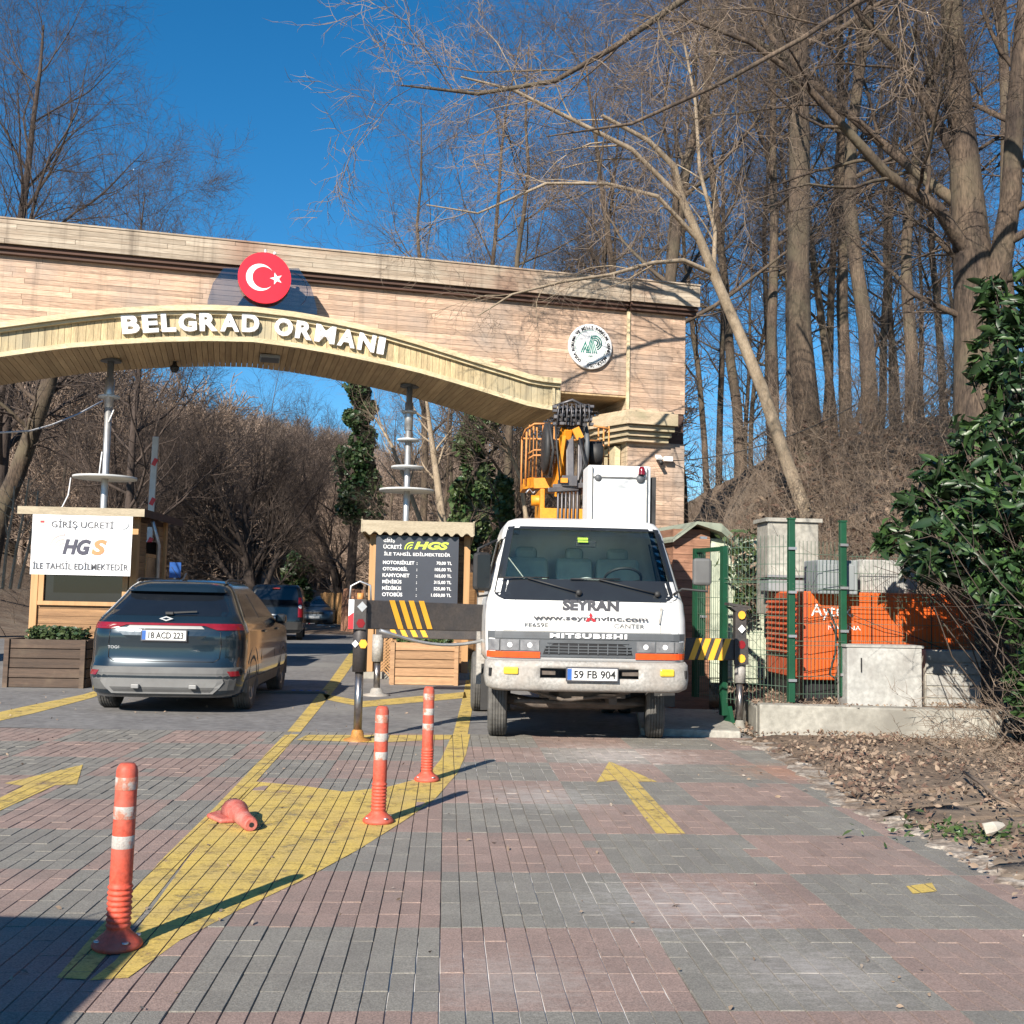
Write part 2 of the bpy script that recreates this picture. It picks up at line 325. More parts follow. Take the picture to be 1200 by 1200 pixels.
def link(name, me, parent=None, kind=None, label=None):
    o = bpy.data.objects.new(name, me); COL.objects.link(o)
    if parent is not None: o.parent = parent
    if kind: o['kind'] = kind
    if label: o['label'] = label
    return o
def thing(name, label, cat, loc=(0, 0, 0), rz=0, group=None):
    o = bpy.data.objects.new(name, None); COL.objects.link(o); o.location = tuple(map(float, loc)); o.rotation_euler = (0, 0, rz)
    o.empty_display_size = .2; o['label'] = label; o['category'] = cat
    if group: o['group'] = group
    return o
def tag(o, label, cat, group=None):
    o['label'] = label; o['category'] = cat
    if group: o['group'] = group
    return o
KIDS = {}
def kids(o): return [c for c in bpy.data.objects if c.parent == o]
def copy_tree(src, label, loc, rz=0, scale=None, group=None, tilt=(0, 0)):
    r_ = src.copy(); COL.objects.link(r_); r_.location = tuple(map(float, loc)); r_.rotation_euler = (tilt[0], tilt[1], rz); r_['label'] = label
    if group: r_['group'] = group
    if scale: r_.scale = (scale,)*3 if isinstance(scale, (int, float)) else scale
    for ch in kids(src):
        c = ch.copy(); COL.objects.link(c); c.parent = r_
        for g in kids(ch):
            d = g.copy(); COL.objects.link(d); d.parent = c
    return r_
def text_mesh(body, size, width=None, height=None, extrude=.001, bold=0., shear=0., align='CENTER', spacing=1.):
    cu = bpy.data.curves.new('t', 'FONT'); cu.body = body; cu.size = size; cu.extrude = extrude; cu.offset = bold; cu.shear = shear
    cu.align_x = 'LEFT'; cu.space_character = spacing; cu.resolution_u = 3
    ob = bpy.data.objects.new('t', cu); COL.objects.link(ob)
    dg = bpy.context.evaluated_depsgraph_get(); me = bpy.data.meshes.new_from_object(ob.evaluated_get(dg))
    bpy.data.objects.remove(ob); bpy.data.curves.remove(cu)
    n = len(me.vertices); co = np.zeros(n*3); me.vertices.foreach_get('co', co); co = co.reshape(-1, 3)
    lo, hi = co.min(0), co.max(0); W, Hh = hi[0]-lo[0], hi[1]-lo[1]
    sx = width/W if width else 1; sy = height/Hh if height else (sx if width else 1)
    if height and not width: sx = sy
    x0 = {'CENTER': (lo[0]+hi[0])/2, 'LEFT': lo[0], 'RIGHT': hi[0]}[align]
    co[:, 0] = (co[:, 0]-x0)*sx; co[:, 1] = (co[:, 1]-lo[1])*sy
    # stand the text up: x stays, y -> z, depth -> -y
    out = np.stack([co[:, 0], -co[:, 2], co[:, 1]], 1)
    me.vertices.foreach_set('co', out.ravel()); me.update()
    return me
def text(name, body, parent, loc, mat, rz=0, rot=None, label=None, **kw):
    me = text_mesh(body, .2, **kw); me.materials.append(MAT[mat])
    o = link(name, me, parent, None, label); o.location = tuple(map(float, loc)); o.rotation_euler = rot or (0, 0, rz); return o
def sstep(a, b, x):
    t = np.clip((x-a)/(b-a), 0, 1); return t*t*(3-2*t)

# ------------------------------------------------------------------ SETTING: terrain, road, pavement
def TZ(x, y):
    x = np.asarray(x, float); y = np.asarray(y, float)
    emb = 5.0*sstep(15.2, 25, y)*sstep(3.0, 6.2, x+0*y)*(1-.25*sstep(40, 90, y))
    emb2 = .9*sstep(6.0, 10, x)*sstep(4, 13, y)
    hill = 14*sstep(60, 210, y)*(1-.85*sstep(-30, 45, x))*(1+.3*sstep(-40, -110, x))
    left = 5*sstep(-15, -30, x)*sstep(24, 45, y)
    bump = .35*np.sin(x*.31+1)*np.sin(y*.23)*sstep(24, 60, y)
    return np.maximum(emb, hill)+emb2+left+bump-.03
def terrain():
    xs = np.concatenate([np.linspace(-320, -30, 30), np.linspace(-28, 16, 75), np.linspace(18, 320, 34)])
    ys = np.concatenate([np.linspace(-60, 0, 8), np.linspace(1, 40, 60), np.linspace(42, 420, 70)])
    X, Y = np.meshgrid(xs, ys); Z = TZ(X, Y)
    Z += np.where((X > 4.2) & (Y > 3), rng.normal(0, .025, X.shape), 0)
    n, m_ = X.shape; v = np.stack([X, Y, Z], -1).reshape(-1, 3)
    f = [(i*m_+j, i*m_+j+1, (i+1)*m_+j+1, (i+1)*m_+j) for i in range(n-1) for j in range(m_-1)]
    b = MB(); b.v = [tuple(p) for p in v]; b.f = f; b.mi = [0]*len(f); b.sm = [True]*len(f); b.t = [0]*len(f)
    b.build('ground', 'litter', kind='structure', fixn=False)
terrain()
YAWB = R(3.35); BW, BL = .0955, .2
ex = np.array([math.cos(YAWB), math.sin(YAWB)]); ey = np.array([-math.sin(YAWB), math.cos(YAWB)])
BO = G(518, 976)[:2]                      # a corner of a colour field
def b2w(a, b): return BO+ex*a*1+ey*b
b = MB()
road = [(-16, 11.6), (2.75, 12.0), (2.6, 15), (1.8, 22), (-1.5, 40), (-6, 62), (-13, 90), (-20, 90), (-13.5, 60), (-12, 40), (-16, 30)]
b.add([(x, y, .0) for x, y in road], [tuple(range(len(road)))]); b.build('road', 'asphalt', kind='structure')
# pavers
pave_root = None
b = MB(); c = [b2w(x, y) for x, y in ((-14, -6.3), (9, -6.3), (9, 5.0), (-14, 5.0))]
c = [b2w(-11, -6.5), b2w(8.5, -6.5), b2w(8.5, 5.06), b2w(-11, 5.06)]
b.add([(p[0], p[1], -.0025) for p in c], [(0, 1, 2, 3)]); pave_root = b.build('pavement', 'joint', kind='structure')
def brick_verts(jz=0.):
    hx, hy = BW/2-.0019, BL/2-.0009; e = .002
    vs = [(-hx, -hy, -.012), (hx, -hy, -.012), (hx, hy, -.012), (-hx, hy, -.012), (-hx, -hy, .0), (hx, -hy, .0), (hx, hy, .0), (-hx, hy, .0),
          (-hx+e, -hy+e*.4, .004), (hx-e, -hy+e*.4, .004), (hx-e, hy-e*.4, .004), (-hx+e, hy-e*.4, .004)]
    fs = [(0, 1, 5, 4), (1, 2, 6, 5), (2, 3, 7, 6), (3, 0, 4, 7), (4, 5, 9, 8), (5, 6, 10, 9), (6, 7, 11, 10), (7, 4, 8, 11), (8, 9, 10, 11)]
    return vs, fs
BV, BF = brick_verts()
brick_me = {}
for colr in (0, 1):
    for k in range(7):
        bb = MB(); bb.ct = (k-3)*.024+.0001; bb.add(BV, BF); o = bb.build('brick', 'paver_red' if colr else 'paver_grey'); brick_me[(colr, k)] = o.data; bpy.data.objects.remove(o)
NX0, NX1, NY0, NY1 = -95, 78, -30, 25
bricks = []
for i in range(NX0, NX1):
    for j in range(NY0, NY1):
        p = b2w((i+.5)*BW, (j+.5)*BL)
        if p[1] < 1.2: continue
        colr = (math.floor(i/10)+math.floor(j/5)) % 2     # field right above-right of BO is grey
        if rnd.random() < .004: colr = 1-colr
        px, py = proj((p[0], p[1], 0)) if p[1] > .5 else (0, 9999)
        vis = -10 < px < 1210 and py < 1215
        bricks.append((p, colr, vis, p[1]))
bricks.sort(key=lambda t: (not t[2], t[3]))
sv, sf, smi, stt = [], [], [], []
BVn = np.array(BV)
for idx, (p, colr, vis, _) in enumerate(bricks):
    k = rnd.randrange(7); dz = rnd.gauss(0, .0012); az = YAWB+rnd.gauss(0, .006); tx, ty = rnd.gauss(0, .006), rnd.gauss(0, .004)
    if idx < 300:
        o = bpy.data.objects.new('brick', brick_me[(colr, k)]); COL.objects.link(o); o.parent = pave_root
        o.location = (p[0], p[1], dz); o.rotation_euler = (ty, tx, az)
    else:
        ca, sa = math.cos(az), math.sin(az); q = np.empty_like(BVn)
        q[:, 0] = BVn[:, 0]*ca-BVn[:, 1]*sa+p[0]; q[:, 1] = BVn[:, 0]*sa+BVn[:, 1]*ca+p[1]; q[:, 2] = BVn[:, 2]+dz-BVn[:, 0]*tx+BVn[:, 1]*ty
        o_ = len(sv)*12; sv.append(q); sf += [tuple(i_+o_ for i_ in f) for f in BF]; smi += [colr]*9; stt += [(k-3)*.024]*9
me = bpy.data.meshes.new('brick_rows'); me.from_pydata(np.concatenate(sv).tolist(), [], sf); me.materials.append(MAT['paver_grey']); me.materials.append(MAT['paver_red'])
me.polygons.foreach_set('material_index', smi); a = me.attributes.new('tint', 'FLOAT', 'FACE'); a.data.foreach_set('value', stt)
link('brick_rows', me, pave_root, 'stuff')

# painted markings: cut to each brick so the joints stay open
def clip(poly, x0, y0, x1, y1):
    for ax, s, lim in ((0, 1, x0), (0, -1, -x1), (1, 1, y0), (1, -1, -y1)):
        out = []
        for i in range(len(poly)):
            a, b_ = poly[i-1], poly[i]; da, db = s*a[ax]-lim, s*b_[ax]-lim
            if (da >= 0) != (db >= 0):
                t = da/(da-db); out.append((a[0]+(b_[0]-a[0])*t, a[1]+(b_[1]-a[1])*t))
            if db >= 0: out.append(b_)
        poly = out
        if len(poly) < 3: return []
    return poly
def tobrick(p): q = np.array(p[:2])-BO; return (float(q@ex), float(q@ey))
def paint_on_bricks(name, pxpoly, label=None):
    poly = [tobrick(G(*p)) for p in pxpoly]; b = MB()
    xs = [p[0] for p in poly]; ys = [p[1] for p in poly]
    for i in range(math.floor(min(xs)/BW), math.ceil(max(xs)/BW)):
        for j in range(math.floor(min(ys)/BL), math.ceil(max(ys)/BL)):
            q = clip(poly, i*BW+.0032, j*BL+.0018, (i+1)*BW-.0032, (j+1)*BL-.0018)
            if len(q) >= 3:
                w_ = [b2w(*t) for t in q]; b.add([(t[0], t[1], .0075) for t in w_], [tuple(range(len(w_)))])
    o = b.build(name, 'paint', kind='structure', fixn=False)
    # normals up
    bm = bmesh.new(); bm.from_mesh(o.data)
    for f in bm.faces:
        f.normal_update()
        if f.normal.z < 0: f.normal_flip()
    bm.to_mesh(o.data); bm.free(); return o
def paint_on_road(name, polys):
    b = MB()
    for pp in polys: b.add([tuple(G(x, y, .0)+np.array([0, 0, .004])) for x, y in pp], [tuple(range(len(pp)))])
    return b.build(name, 'paint', kind='structure')
paint_on_bricks('hatched_island_marking', [(300, 917), (355, 922), (405, 929), (455, 923), (500, 911), (517, 890), (530, 861), (551, 861), (546, 885), (536, 907), (510, 937), (475, 962), (420, 997), (350, 1035),
    (280, 1068), (212, 1103), (150, 1148), (105, 1151), (135, 1128), (148, 1112), (160, 1092), (216, 1013), (262, 955)])
paint_on_bricks('lane_line', [(333, 862), (349, 862), (275, 945), (223, 1001), (168, 1071), (100, 1150), (66, 1148), (120, 1085), (192, 1006), (252, 947)])
paint_on_bricks('lane_arrow', [(714, 893), (770, 917), (747, 917), (803, 978), (769, 978), (722, 915), (699, 918)])
paint_on_bricks('lane_arrow', [(97, 897), (90, 920), (65, 921), (0, 951), (-60, 985), (-60, 962), (0, 936), (28, 922), (5, 919)])
paint_on_bricks('stop_line', [(347, 868), (360, 862), (531, 862), (528, 867), (440, 871)])
paint_on_bricks('paint_patch', [(1062, 1040), (1092, 1036), (1098, 1046), (1070, 1049)])
paint_on_road('lane_line', [[(333, 862), (349, 862), (395, 805), (425, 762), (412, 762), (385, 800)], [(-60, 858), (-60, 848), (30, 828), (98, 814), (190, 785), (260, 762), (266, 764), (198, 788), (104, 819), (40, 836)],
    [(531, 861), (548, 861), (556, 815), (560, 770), (550, 770), (543, 815)]])
paint_on_road('chevron_marking', [[(378, 813), (425, 822), (545, 811), (547, 818), (425, 829), (382, 820)]])
# kerbless edge of the pavers: litter sheet with ragged outline lies over them
EDGE = [(868, 868), (905, 880), (935, 900), (975, 925), (990, 942), (1040, 962), (1090, 980), (1130, 1003), (1165, 1022), (1215, 1043), (1290, 1075)]
def verge():
    b = MB(); top = []
    e = []
    for i in range(len(EDGE)-1):
        for t in np.linspace(0, 1, 9)[:-1]:
            p = G(EDGE[i][0]*(1-t)+EDGE[i+1][0]*t, EDGE[i][1]*(1-t)+EDGE[i+1][1]*t)
            e.append(p[:2]+rng.normal(0, .035, 2))
    e = [np.array([3.1, 12.6])]+e+[np.array([3.6, 3.0]), np.array([3.9, .5])]
    cols = [0, .02, .12, .35, .8, 1.6, 3, 6]
    vs = []
    for p in e:
        for k, d in enumerate(cols):
            q = p+np.array([.96, .28])*d
            z = .012+.06*(1-math.exp(-d*2.5))+max(0, float(TZ(q[0], q[1]))+.03)+(rng.normal(0, .012) if k > 1 else 0)
            vs.append((q[0], q[1], z if k else -.02))
    n = len(cols); fs = [(i*n+k, i*n+k+1, (i+1)*n+k+1, (i+1)*n+k) for i in range(len(e)-1) for k in range(n-1)]
    b.add(vs, fs, True); b.build('verge', 'litter', kind='structure')
verge()

# ragged strip of broken concrete along the paver edge
b = MB(); vs = []; n_ = 90
for i in range(n_+1):
    t = i/n_*(len(EDGE)-1); k = min(int(t), len(EDGE)-2); u_ = t-k; p = G(EDGE[k][0]*(1-u_)+EDGE[k+1][0]*u_, EDGE[k][1]*(1-u_)+EDGE[k+1][1]*u_)[:2]
    wl = .05+abs(rng.normal(0, .05)); wr = max(.02, .12+.10*math.sin(i*.33)+rng.normal(0, .06)); dr = np.array([.96, .28])
    for o_, z_ in ((-wl-.02, .0), (-wl, .012), (0, .018), (wr, .03), (wr+.03, .0)): q_ = p+dr*o_; vs.append((q_[0], q_[1], z_+(rng.normal(0, .006) if z_ > .01 else 0)))
b.add(vs, [(i*5+k, i*5+k+1, (i+1)*5+k+1, (i+1)*5+k) for i in range(n_) for k in range(4)])
b.build('broken_concrete_edge', 'edge_concrete', kind='structure')

# ------------------------------------------------------------------ GATEWAY ARCH
AY = R(14.5); A0 = P(735, 458, 22.0); A0[2] = 0
eu = np.array([math.cos(AY), math.sin(AY), 0]); ev = np.array([-math.sin(AY), math.cos(AY), 0])
def A(px, py, k=0):
    d = ray(px, py); t = ((A0+ev*k-CAM)@ev)/(d@ev); p = CAM+d*t
    return float((p-A0)@eu), float(p[2])
arch = thing('gateway_arch', 'wide wooden gateway arch clad in planks spanning the road, with a moulded cornice', 'gateway', A0, AY)
UC = -7.45; SPR = -1.6; TH = 1.75
# lip curves z(u), right half measured, mirrored about UC
ut = [-7.45, -6.7, -5.9, -5.02, -4.35, -3.7, -3.1, -2.6, -2.22, -1.9, -1.5]
zt = [6.70, 6.67, 6.59, 6.46, 6.32, 6.17, 6.03, 5.92, 5.83, 5.80, 5.79]
zb = [6.07, 6.03, 5.95, 5.83, 5.72, 5.58, 5.44, 5.32, 5.23, 5.19, 5.16]
def curve(zs, u):
    u = UC+abs(u-UC); return float(np.interp(u, ut, zs))
ztop = lambda u: curve(zt, u)
zbot = lambda u: curve(zb, u)
UL = 2*UC-SPR
us = np.linspace(UL-.02, SPR+.02, 73)
WT = 7.40      # wall top under the recess
# wall planks
def hplanks(store, u0, u1, z0, z1, y, h, lower=None, seg=(1.6, 3.4), thick=.03):
    rows = int(round((z1-z0)/h)); h = (z1-z0)/rows
    for r_ in range(rows):
        za, zb_ = z0+r_*h, z0+(r_+1)*h; u = u0-rnd.random()*1.5
        while u < u1:
            L = rnd.uniform(*seg); a_, b_ = max(u, u0), min(u+L, u1); u += L
            if b_-a_ < .02: continue
            if lower is not None:
                # cut by the ring: keep pieces whose middle lies above the lip
                n = max(1, int((b_-a_)/.3)); step = (b_-a_)/n; run = None
                for k in range(n+1):
                    ok = k < n and (zb_ > lower(a_+(k+.5)*step)-.02)
                    if ok and run is None: run = a_+k*step
                    if not ok and run is not None: store.append((run, a_+k*step, za, zb_, y, thick)); run = None
            else: store.append((a_, b_, za, zb_, y, thick))
planks = []
hplanks(planks, UL, -.001, 5.66, WT, 0, .098, lower=lambda u: ztop(u)-.12 if UL < u < SPR+.1 else 5.6)
hplanks(planks, -14.9, UL-.001, 5.66, WT, 0, .098)
for (ua, ub) in ((.003, 1.24), (-16.14, -14.903)):
    hplanks(planks, ua, ub, 5.34, WT, -.06, .098, seg=(.9, 1.6))
    hplanks(planks, ua, ub, .0, 4.72, -.06, .098, seg=(.9, 1.6))
def pv(p): c_ = ((p[0]+p[1])/2); q = A0+eu*c_; X = q[0]; return (0 if -12.3 < c_ < 1.3 else 1, -(p[1]-p[0]))
planks.sort(key=pv)
stuff = MB()
for i, (a_, b_, za, zc, y, th) in enumerate(planks):
    mb = MB() if i < 300 else stuff
    mb.ct = rnd.uniform(-.12, .1); j = rnd.gauss(0, .0025)
    e = .006
    mb.box(((a_+b_)/2, y+th/2+j, (za+zc)/2), (b_-a_-.005, th, zc-za-e), rx=rnd.gauss(.03, .015))
    if i < 300: mb.build('plank', 'arch_plank', arch)
stuff.build('plank_rows', 'arch_plank', arch, kind='stuff')
b = MB()  # core behind the planks (dark gaps) and the rear wall
core = [(UL, 5.68)]
tops = [(u, max(zbot(u)+.1, 5.2) if UL+.05 < u < SPR-.05 else 5.66) for u in us]
for i in range(len(us)-1):
    u0, u1 = us[i], us[i+1]; z0 = zbot((u0+u1)/2)+.06
    b.box(((u0+u1)/2, TH/2+.01, (z0+7.5)/2), (u1-u0, TH-.06, 7.5-z0))
b.box(((SPR)/2+.01, TH/2+.02, 6.58), (-SPR+.02, TH-.05, 1.8)); b.box(((-14.9+UL)/2, TH/2+.02, 6.58), (abs(-14.9-UL), TH-.05, 1.8))
b.build('core_wall', 'dark_wood', arch)
for (ua, ub) in ((0, 1.24), (-16.14, -14.9)):
    MB().box(((ua+ub)/2, .88, 3.74), (ub-ua-.03, 1.82, 7.5)).build('pillar_core', 'dark_wood', arch)
    # side faces of the pillar: horizontal boards on the flank
    s_ = MB()
    for side in (ua-.004, ub+.004):
        z = 0
        while z < 7.38:
            s_.ct = rnd.uniform(-.1, .1)
            if not (4.7 < z < 5.3): s_.box((side, .88, z+.049), (.02, 1.84, .092))
            z += .098
    s_.build('flank_boards', 'capital', arch)
# flat soffit between ring end and pillar
for (ua, ub) in ((SPR+.05, -.01), (-14.89, UL-.05)):
    z = 5.63; n = 12
    for i in range(n):
        mb = MB(); mb.ct = rnd.uniform(-.1, .1); wv_ = TH/n
        mb.box(((ua+ub)/2, -.02+wv_*(i+.5), z), (ub-ua, wv_-.012, .03)); mb.build('soffit_board', 'soffit', arch)
# cornice: tall board band, dark recess, moulding steps
def cornice(ua, ub, y, name='cornice'):
    n = 5; h = (8.0-7.55)/n; u = ua
    for i in range(n):
        u = ua
        while u < ub-.01:
            L = min(rnd.uniform(2.2, 4.5), ub-u)
            if ub-u-L < .6: L = ub-u
            mb = MB(); mb.ct = rnd.uniform(-.12, .1)
            mb.box((u+L/2, y+.02+rnd.gauss(0, .002), 7.55+h*(i+.5)), (L-.006, .04, h-.006)); mb.build('cornice_board', 'cornice', arch)
            u += L
    m_ = MB(); m_.box(((ua+ub)/2, y+.18, 8.005), (ub-ua+.02, .40, .03)); m_.box(((ua+ub)/2, y+.2, 7.78), (ub-ua-.02, .32, .42)); m_.build('cornice_cap', 'cornice', arch)
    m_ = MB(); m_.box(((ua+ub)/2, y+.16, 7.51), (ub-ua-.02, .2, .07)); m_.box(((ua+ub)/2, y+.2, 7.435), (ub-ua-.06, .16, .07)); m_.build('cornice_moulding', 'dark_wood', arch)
cornice(-14.86, -.04, -.22)
cornice(-.03, 1.46, -.30); cornice(-16.36, -14.87, -.30)
for ss, ux in ((1, 1.44), (-1, -16.34)): MB().box((ux, .75, 7.78), (.04, 1.9, .44)).build('cornice_return', 'cornice', arch)
MB().box((UC, 1.0, 8.03), (17.7, 2.2, .04)).build('roof_cap', 'cornice', arch)
# vertical corner trims
for ux in (-.02, -14.88): MB().box((ux, -.075, 6.37), (.06, .05, 2.02)).build('corner_trim', 'trim', arch)
# arched ring: vertical short boards between two lips
RY = -.42
for i in range(len(us)-1):
    pass
def sweep(name, mat, zf, h0, h1, y0, y1):
    b = MB(); vs = []
    for u in us:
        z = zf(u)
        vs += [(u, y0, z+h0), (u, y1, z+h0), (u, y1, z+h1), (u, y0, z+h1)]
    fs = []
    for i in range(len(us)-1):
        for k in range(4): fs.append((i*4+k, i*4+(k+1) % 4, (i+1)*4+(k+1) % 4, (i+1)*4+k))
    n = (len(us)-1)*4; fs += [(0, 3, 2, 1), (n, n+1, n+2, n+3)]
    b.add(vs, fs); return b.build(name, mat, arch)
sweep('top_lip', 'trim', ztop, -.10, .0, RY-.16, .02)
sweep('top_moulding', 'trim', ztop, -.16, -.104, RY-.09, RY+.05)
sweep('bottom_lip', 'trim', zbot, .0, .085, RY-.05, RY+.05)
u = UL+.03; k = 0; rest = MB()
while u < SPR-.02:
    wv_ = rnd.uniform(.10, .13); mb = MB(); mb.ct = rnd.uniform(-.16, .12)
    za, zc = zbot(u+wv_/2)+.06, ztop(u+wv_/2)-.10
    mb.box((u+wv_/2, RY+rnd.gauss(0, .002), (za+zc)/2), (wv_-.006, .03, zc-za)); mb.build('ring_board', 'ring_board', arch); u += wv_
for ux in (UL-.0, SPR+.0):
    MB().box((ux, -.2, 5.46), (.03, .48, .58)).build('ring_end', 'trim', arch)
MB().box((SPR-.1, RY-.02, 5.46), (.05, .06, .56)).build('ring_edge_trim', 'trim', arch)
# soffit of the arch: boards running front to back
u = UL; 
while u < SPR:
    wv_ = .105; mb = MB(); mb.ct = rnd.uniform(-.14, .12)
    z0, z1 = zbot(u), zbot(u+wv_); g = .004
    vs = [(u+g, RY-.03, z0), (u+wv_-g, RY-.03, z1), (u+wv_-g, TH, z1-.02), (u+g, TH, z0-.02), (u+g, RY-.03, z0+.03), (u+wv_-g, RY-.03, z1+.03), (u+wv_-g, TH, z1+.01), (u+g, TH, z0+.01)]
    mb.add(vs, [(3, 2, 1, 0), (4, 5, 6, 7), (0, 1, 5, 4), (1, 2, 6, 5), (2, 3, 7, 6), (3, 0, 4, 7)]); mb.build('soffit_board', 'soffit', arch); u += wv_
# capital on the pillar
def capital(ua, ub, inner):
    prof = [(4.70, .10), (4.80, .13), (4.80, .20), (4.90, .23), (4.90, .31), (5.00, .34), (5.00, .42), (5.28, .42), (5.34, .20)]
    for i in range(0, len(prof)-1):
        pass
    tiers = [(4.70, 4.79, .14), (4.80, 4.89, .22), (4.90, 5.0, .31), (5.01, 5.25, .40), (5.25, 5.31, .28)]
    for (z0, z1, o) in tiers:
        p = o*1.15
        pin = o*1.5
        x0, x1 = (ua-.30-o*1.1, ub-.46+o*.3) if inner < 0 else (ua+.46-o*.3, ub+.30+o*1.1)
        poly = [(x0, TH), (x0, -.0), ((x0+pin) if inner < 0 else x0, -.06-p), (x1 if inner < 0 else x1-pin, -.06-p), (x1, 0 if inner > 0 else -.06-p), (x1, 0.02 if inner < 0 else TH)]
        if inner < 0: poly = [(x0, TH), (x0+.12, .5), (ua-.02-o*.35, -.06-p), (x1, -.06-p), (x1, .0), (ua+.2, TH)]
        else: poly = [(x1, TH), (x1-.12, .5), (ub+.02+o*.35, -.06-p), (x0, -.06-p), (x0, .0), (ub-.2, TH)]
        MB().prism(poly, z0, z1, 'XY').build('capital_moulding', 'capital', arch)
capital(0, 1.24, -1); capital(-16.14, -14.9, 1)
MB().box((-.10, .9, 3.9), (.12, 1.3, 1.5)).build('inner_panel', 'trim', arch)

# lettering
sign = thing('arch_lettering', 'raised white capital letters BELGRAD ORMANI fixed along the arched band', 'sign', A0+eu*UC+np.array([0, 0, 6.0])+ev*(RY-.02), AY)
word = 'BELGRAD ORMANI'
lw = {'B': .30, 'E': .27, 'L': .25, 'G': .31, 'R': .31, 'A': .33, 'D': .31, ' ': .17, 'O': .33, 'M': .37, 'N': .32, 'I': .13}
ua, ub = A(144, 385, RY-.05)[0], A(449, 410, RY-.05)[0]
gap = (ub-ua-sum(lw[c_] for c_ in word))/(len(word)-1); u = ua
for c_ in word:
    w_ = lw[c_]
    if c_ != ' ':
        uc = u+w_/2; z = zbot(uc)+.17; sl = math.atan((zbot(uc+.15)-zbot(uc-.15))/.3)
        me = text_mesh(c_, .3, width=w_, height=.335, extrude=.05, bold=.012)
        me.materials.append(MAT['white']); o = link('letter', me, sign); o.location = (uc-UC, -.03, z-6.0); o.rotation_euler = (0, -sl, 0)
        o.location.y = -.03
    u += w_+gap

# flag disc with acrylic panel
ue, ze = A(310, 326, -.62)
fp = A0+eu*ue+ev*-.62; fp = np.array([fp[0], fp[1], ze])
fl = thing('flag_emblem', 'round red emblem with white crescent and star above the arch lettering', 'emblem', fp, AY)
b = MB(); b.lathe([(0, -.03), (.475, -.03), (.475, .03), (0, .03)], axis='Y', n=48, smooth=False); b.build('disc', 'flag_red', fl)
def crescent():
    Ro, Ri, dx = .25, .20, .065; pts = []
    # intersection angle
    xi = (Ro**2-Ri**2+dx**2)/(2*dx); ai = math.acos(xi/Ro)
    for g in np.linspace(ai, 2*math.pi-ai, 40): pts.append((Ro*math.cos(g), Ro*math.sin(g)))
    bi = math.atan2(Ro*math.sin(ai), xi-dx)
    for g in np.linspace(2*math.pi-bi, bi, 40): pts.append((dx+Ri*math.cos(g), Ri*math.sin(g)))
    return pts
b = MB(); cr = [(x-.08, y) for x, y in crescent()]; n = len(cr)//2
for i in range(n-1):
    q = [cr[i], cr[i+1], cr[2*n-2-i], cr[2*n-1-i]]
    b.add([(x, -.036, z) for x, z in q], [(0, 1, 2, 3)])
b.build('crescent', 'white', fl)
st = []
for k in range(10):
    r_ = .118 if k % 2 == 0 else .046; g = math.pi+math.pi*k/5; st.append((.21+r_*math.cos(g), r_*math.sin(g)))
MB().prism(st, -.037, -.031).build('star', 'white', fl)
MB().bar((-.2, .03, -.3), (-.2, .35, -.3), .03).bar((.2, .03, -.3), (.2, .35, -.3), .03).build('bracket', 'metal', fl)
MB().tube([(.0, 0, .47), (.0, .1, .56)], .02, 6).tube([(.16, 0, .45), (.17, 0, .50)], .03, 6).build('spotlight', 'white', fl)
up_, zp_ = A(308, 362, -.5)
pp = A0+eu*up_+ev*-.50; ap = thing('acrylic_panel', 'clear domed plastic panel standing on the arch lip behind the red emblem', 'panel', (pp[0], pp[1], zp_-.02), AY)
pl = [(-.98, 0), (-.98, .08), (-.9, .42), (-.72, .72), (.62, .84), (.86, .5), (.98, .1), (.98, 0)]
MB().prism(pl, -.006, .006).build('sheet', 'acrylic', ap)
MB().lathe([(.34, -.012), (.36, -.012), (.36, -.008), (.34, -.008)], (.44, 0, .40), 'Y', 30, a0=-.8, a1=2.2).build('ring_outline', 'acrylic', ap)

# ministry emblem
ue, ze = A(692, 406, -.08); fp = A0+eu*ue+ev*-.06
em = thing('round_badge', 'round white badge with green tree monogram on the planks left of the pillar', 'badge', (fp[0], fp[1], ze), AY)
MB().lathe([(0, -.03), (.43, -.03), (.46, -.015), (.46, .05), (0, .05)], axis='Y', n=48, smooth=False).build('disc', 'white', em)
MB().lathe([(.325, -.034), (.333, -.034), (.333, -.0305), (.325, -.0305)], axis='Y', n=48).build('inner_ring', 'green_print', em)
cir = 'DOĞA KORUMA VE MİLLİ PARKLAR GENEL MÜDÜRLÜĞÜ • '
for i, c_ in enumerate(cir):
    if c_ == ' ': continue
    g = R(-128)-2*math.pi*i/len(cir)
    if c_ == '•': me = None; continue
    me = text_mesh(c_, .2, height=.062 if c_ not in 'ĞİÜ' else .075, extrude=.004, bold=.006); me.materials.append(MAT['ink'])
    o = link('letter', me, em); a_ = g; o.location = (.352*math.cos(a_), -.036, .352*math.sin(a_)); o.rotation_euler = (0, -(a_-math.pi/2), 0)
def peak(mb, x, w_, h, t, z0):
    for k in range(3):
        o = k*t*1.9
        if w_/2-o < t: break
        mb.prism([(x-w_/2+o, z0), (x, z0+h-o*2.2), (x+w_/2-o, z0), (x+w_/2-o-t, z0), (x, z0+h-o*2.2-t*2.6), (x-w_/2+o+t, z0)], -.036, -.031)
b = MB(); peak(b, -.115, .20, .24, .022, -.14); peak(b, .02, .24, .38, .022, -.14)
for k in range(3):
    r1 = .155-k*.042
    b.lathe([(r1-.024, -.036), (r1, -.036), (r1, -.031), (r1-.024, -.031)], (.085, 0, .075), 'Y', 18, a0=-1.2, a1=1.9)
b.build('monogram', 'green_print', em)
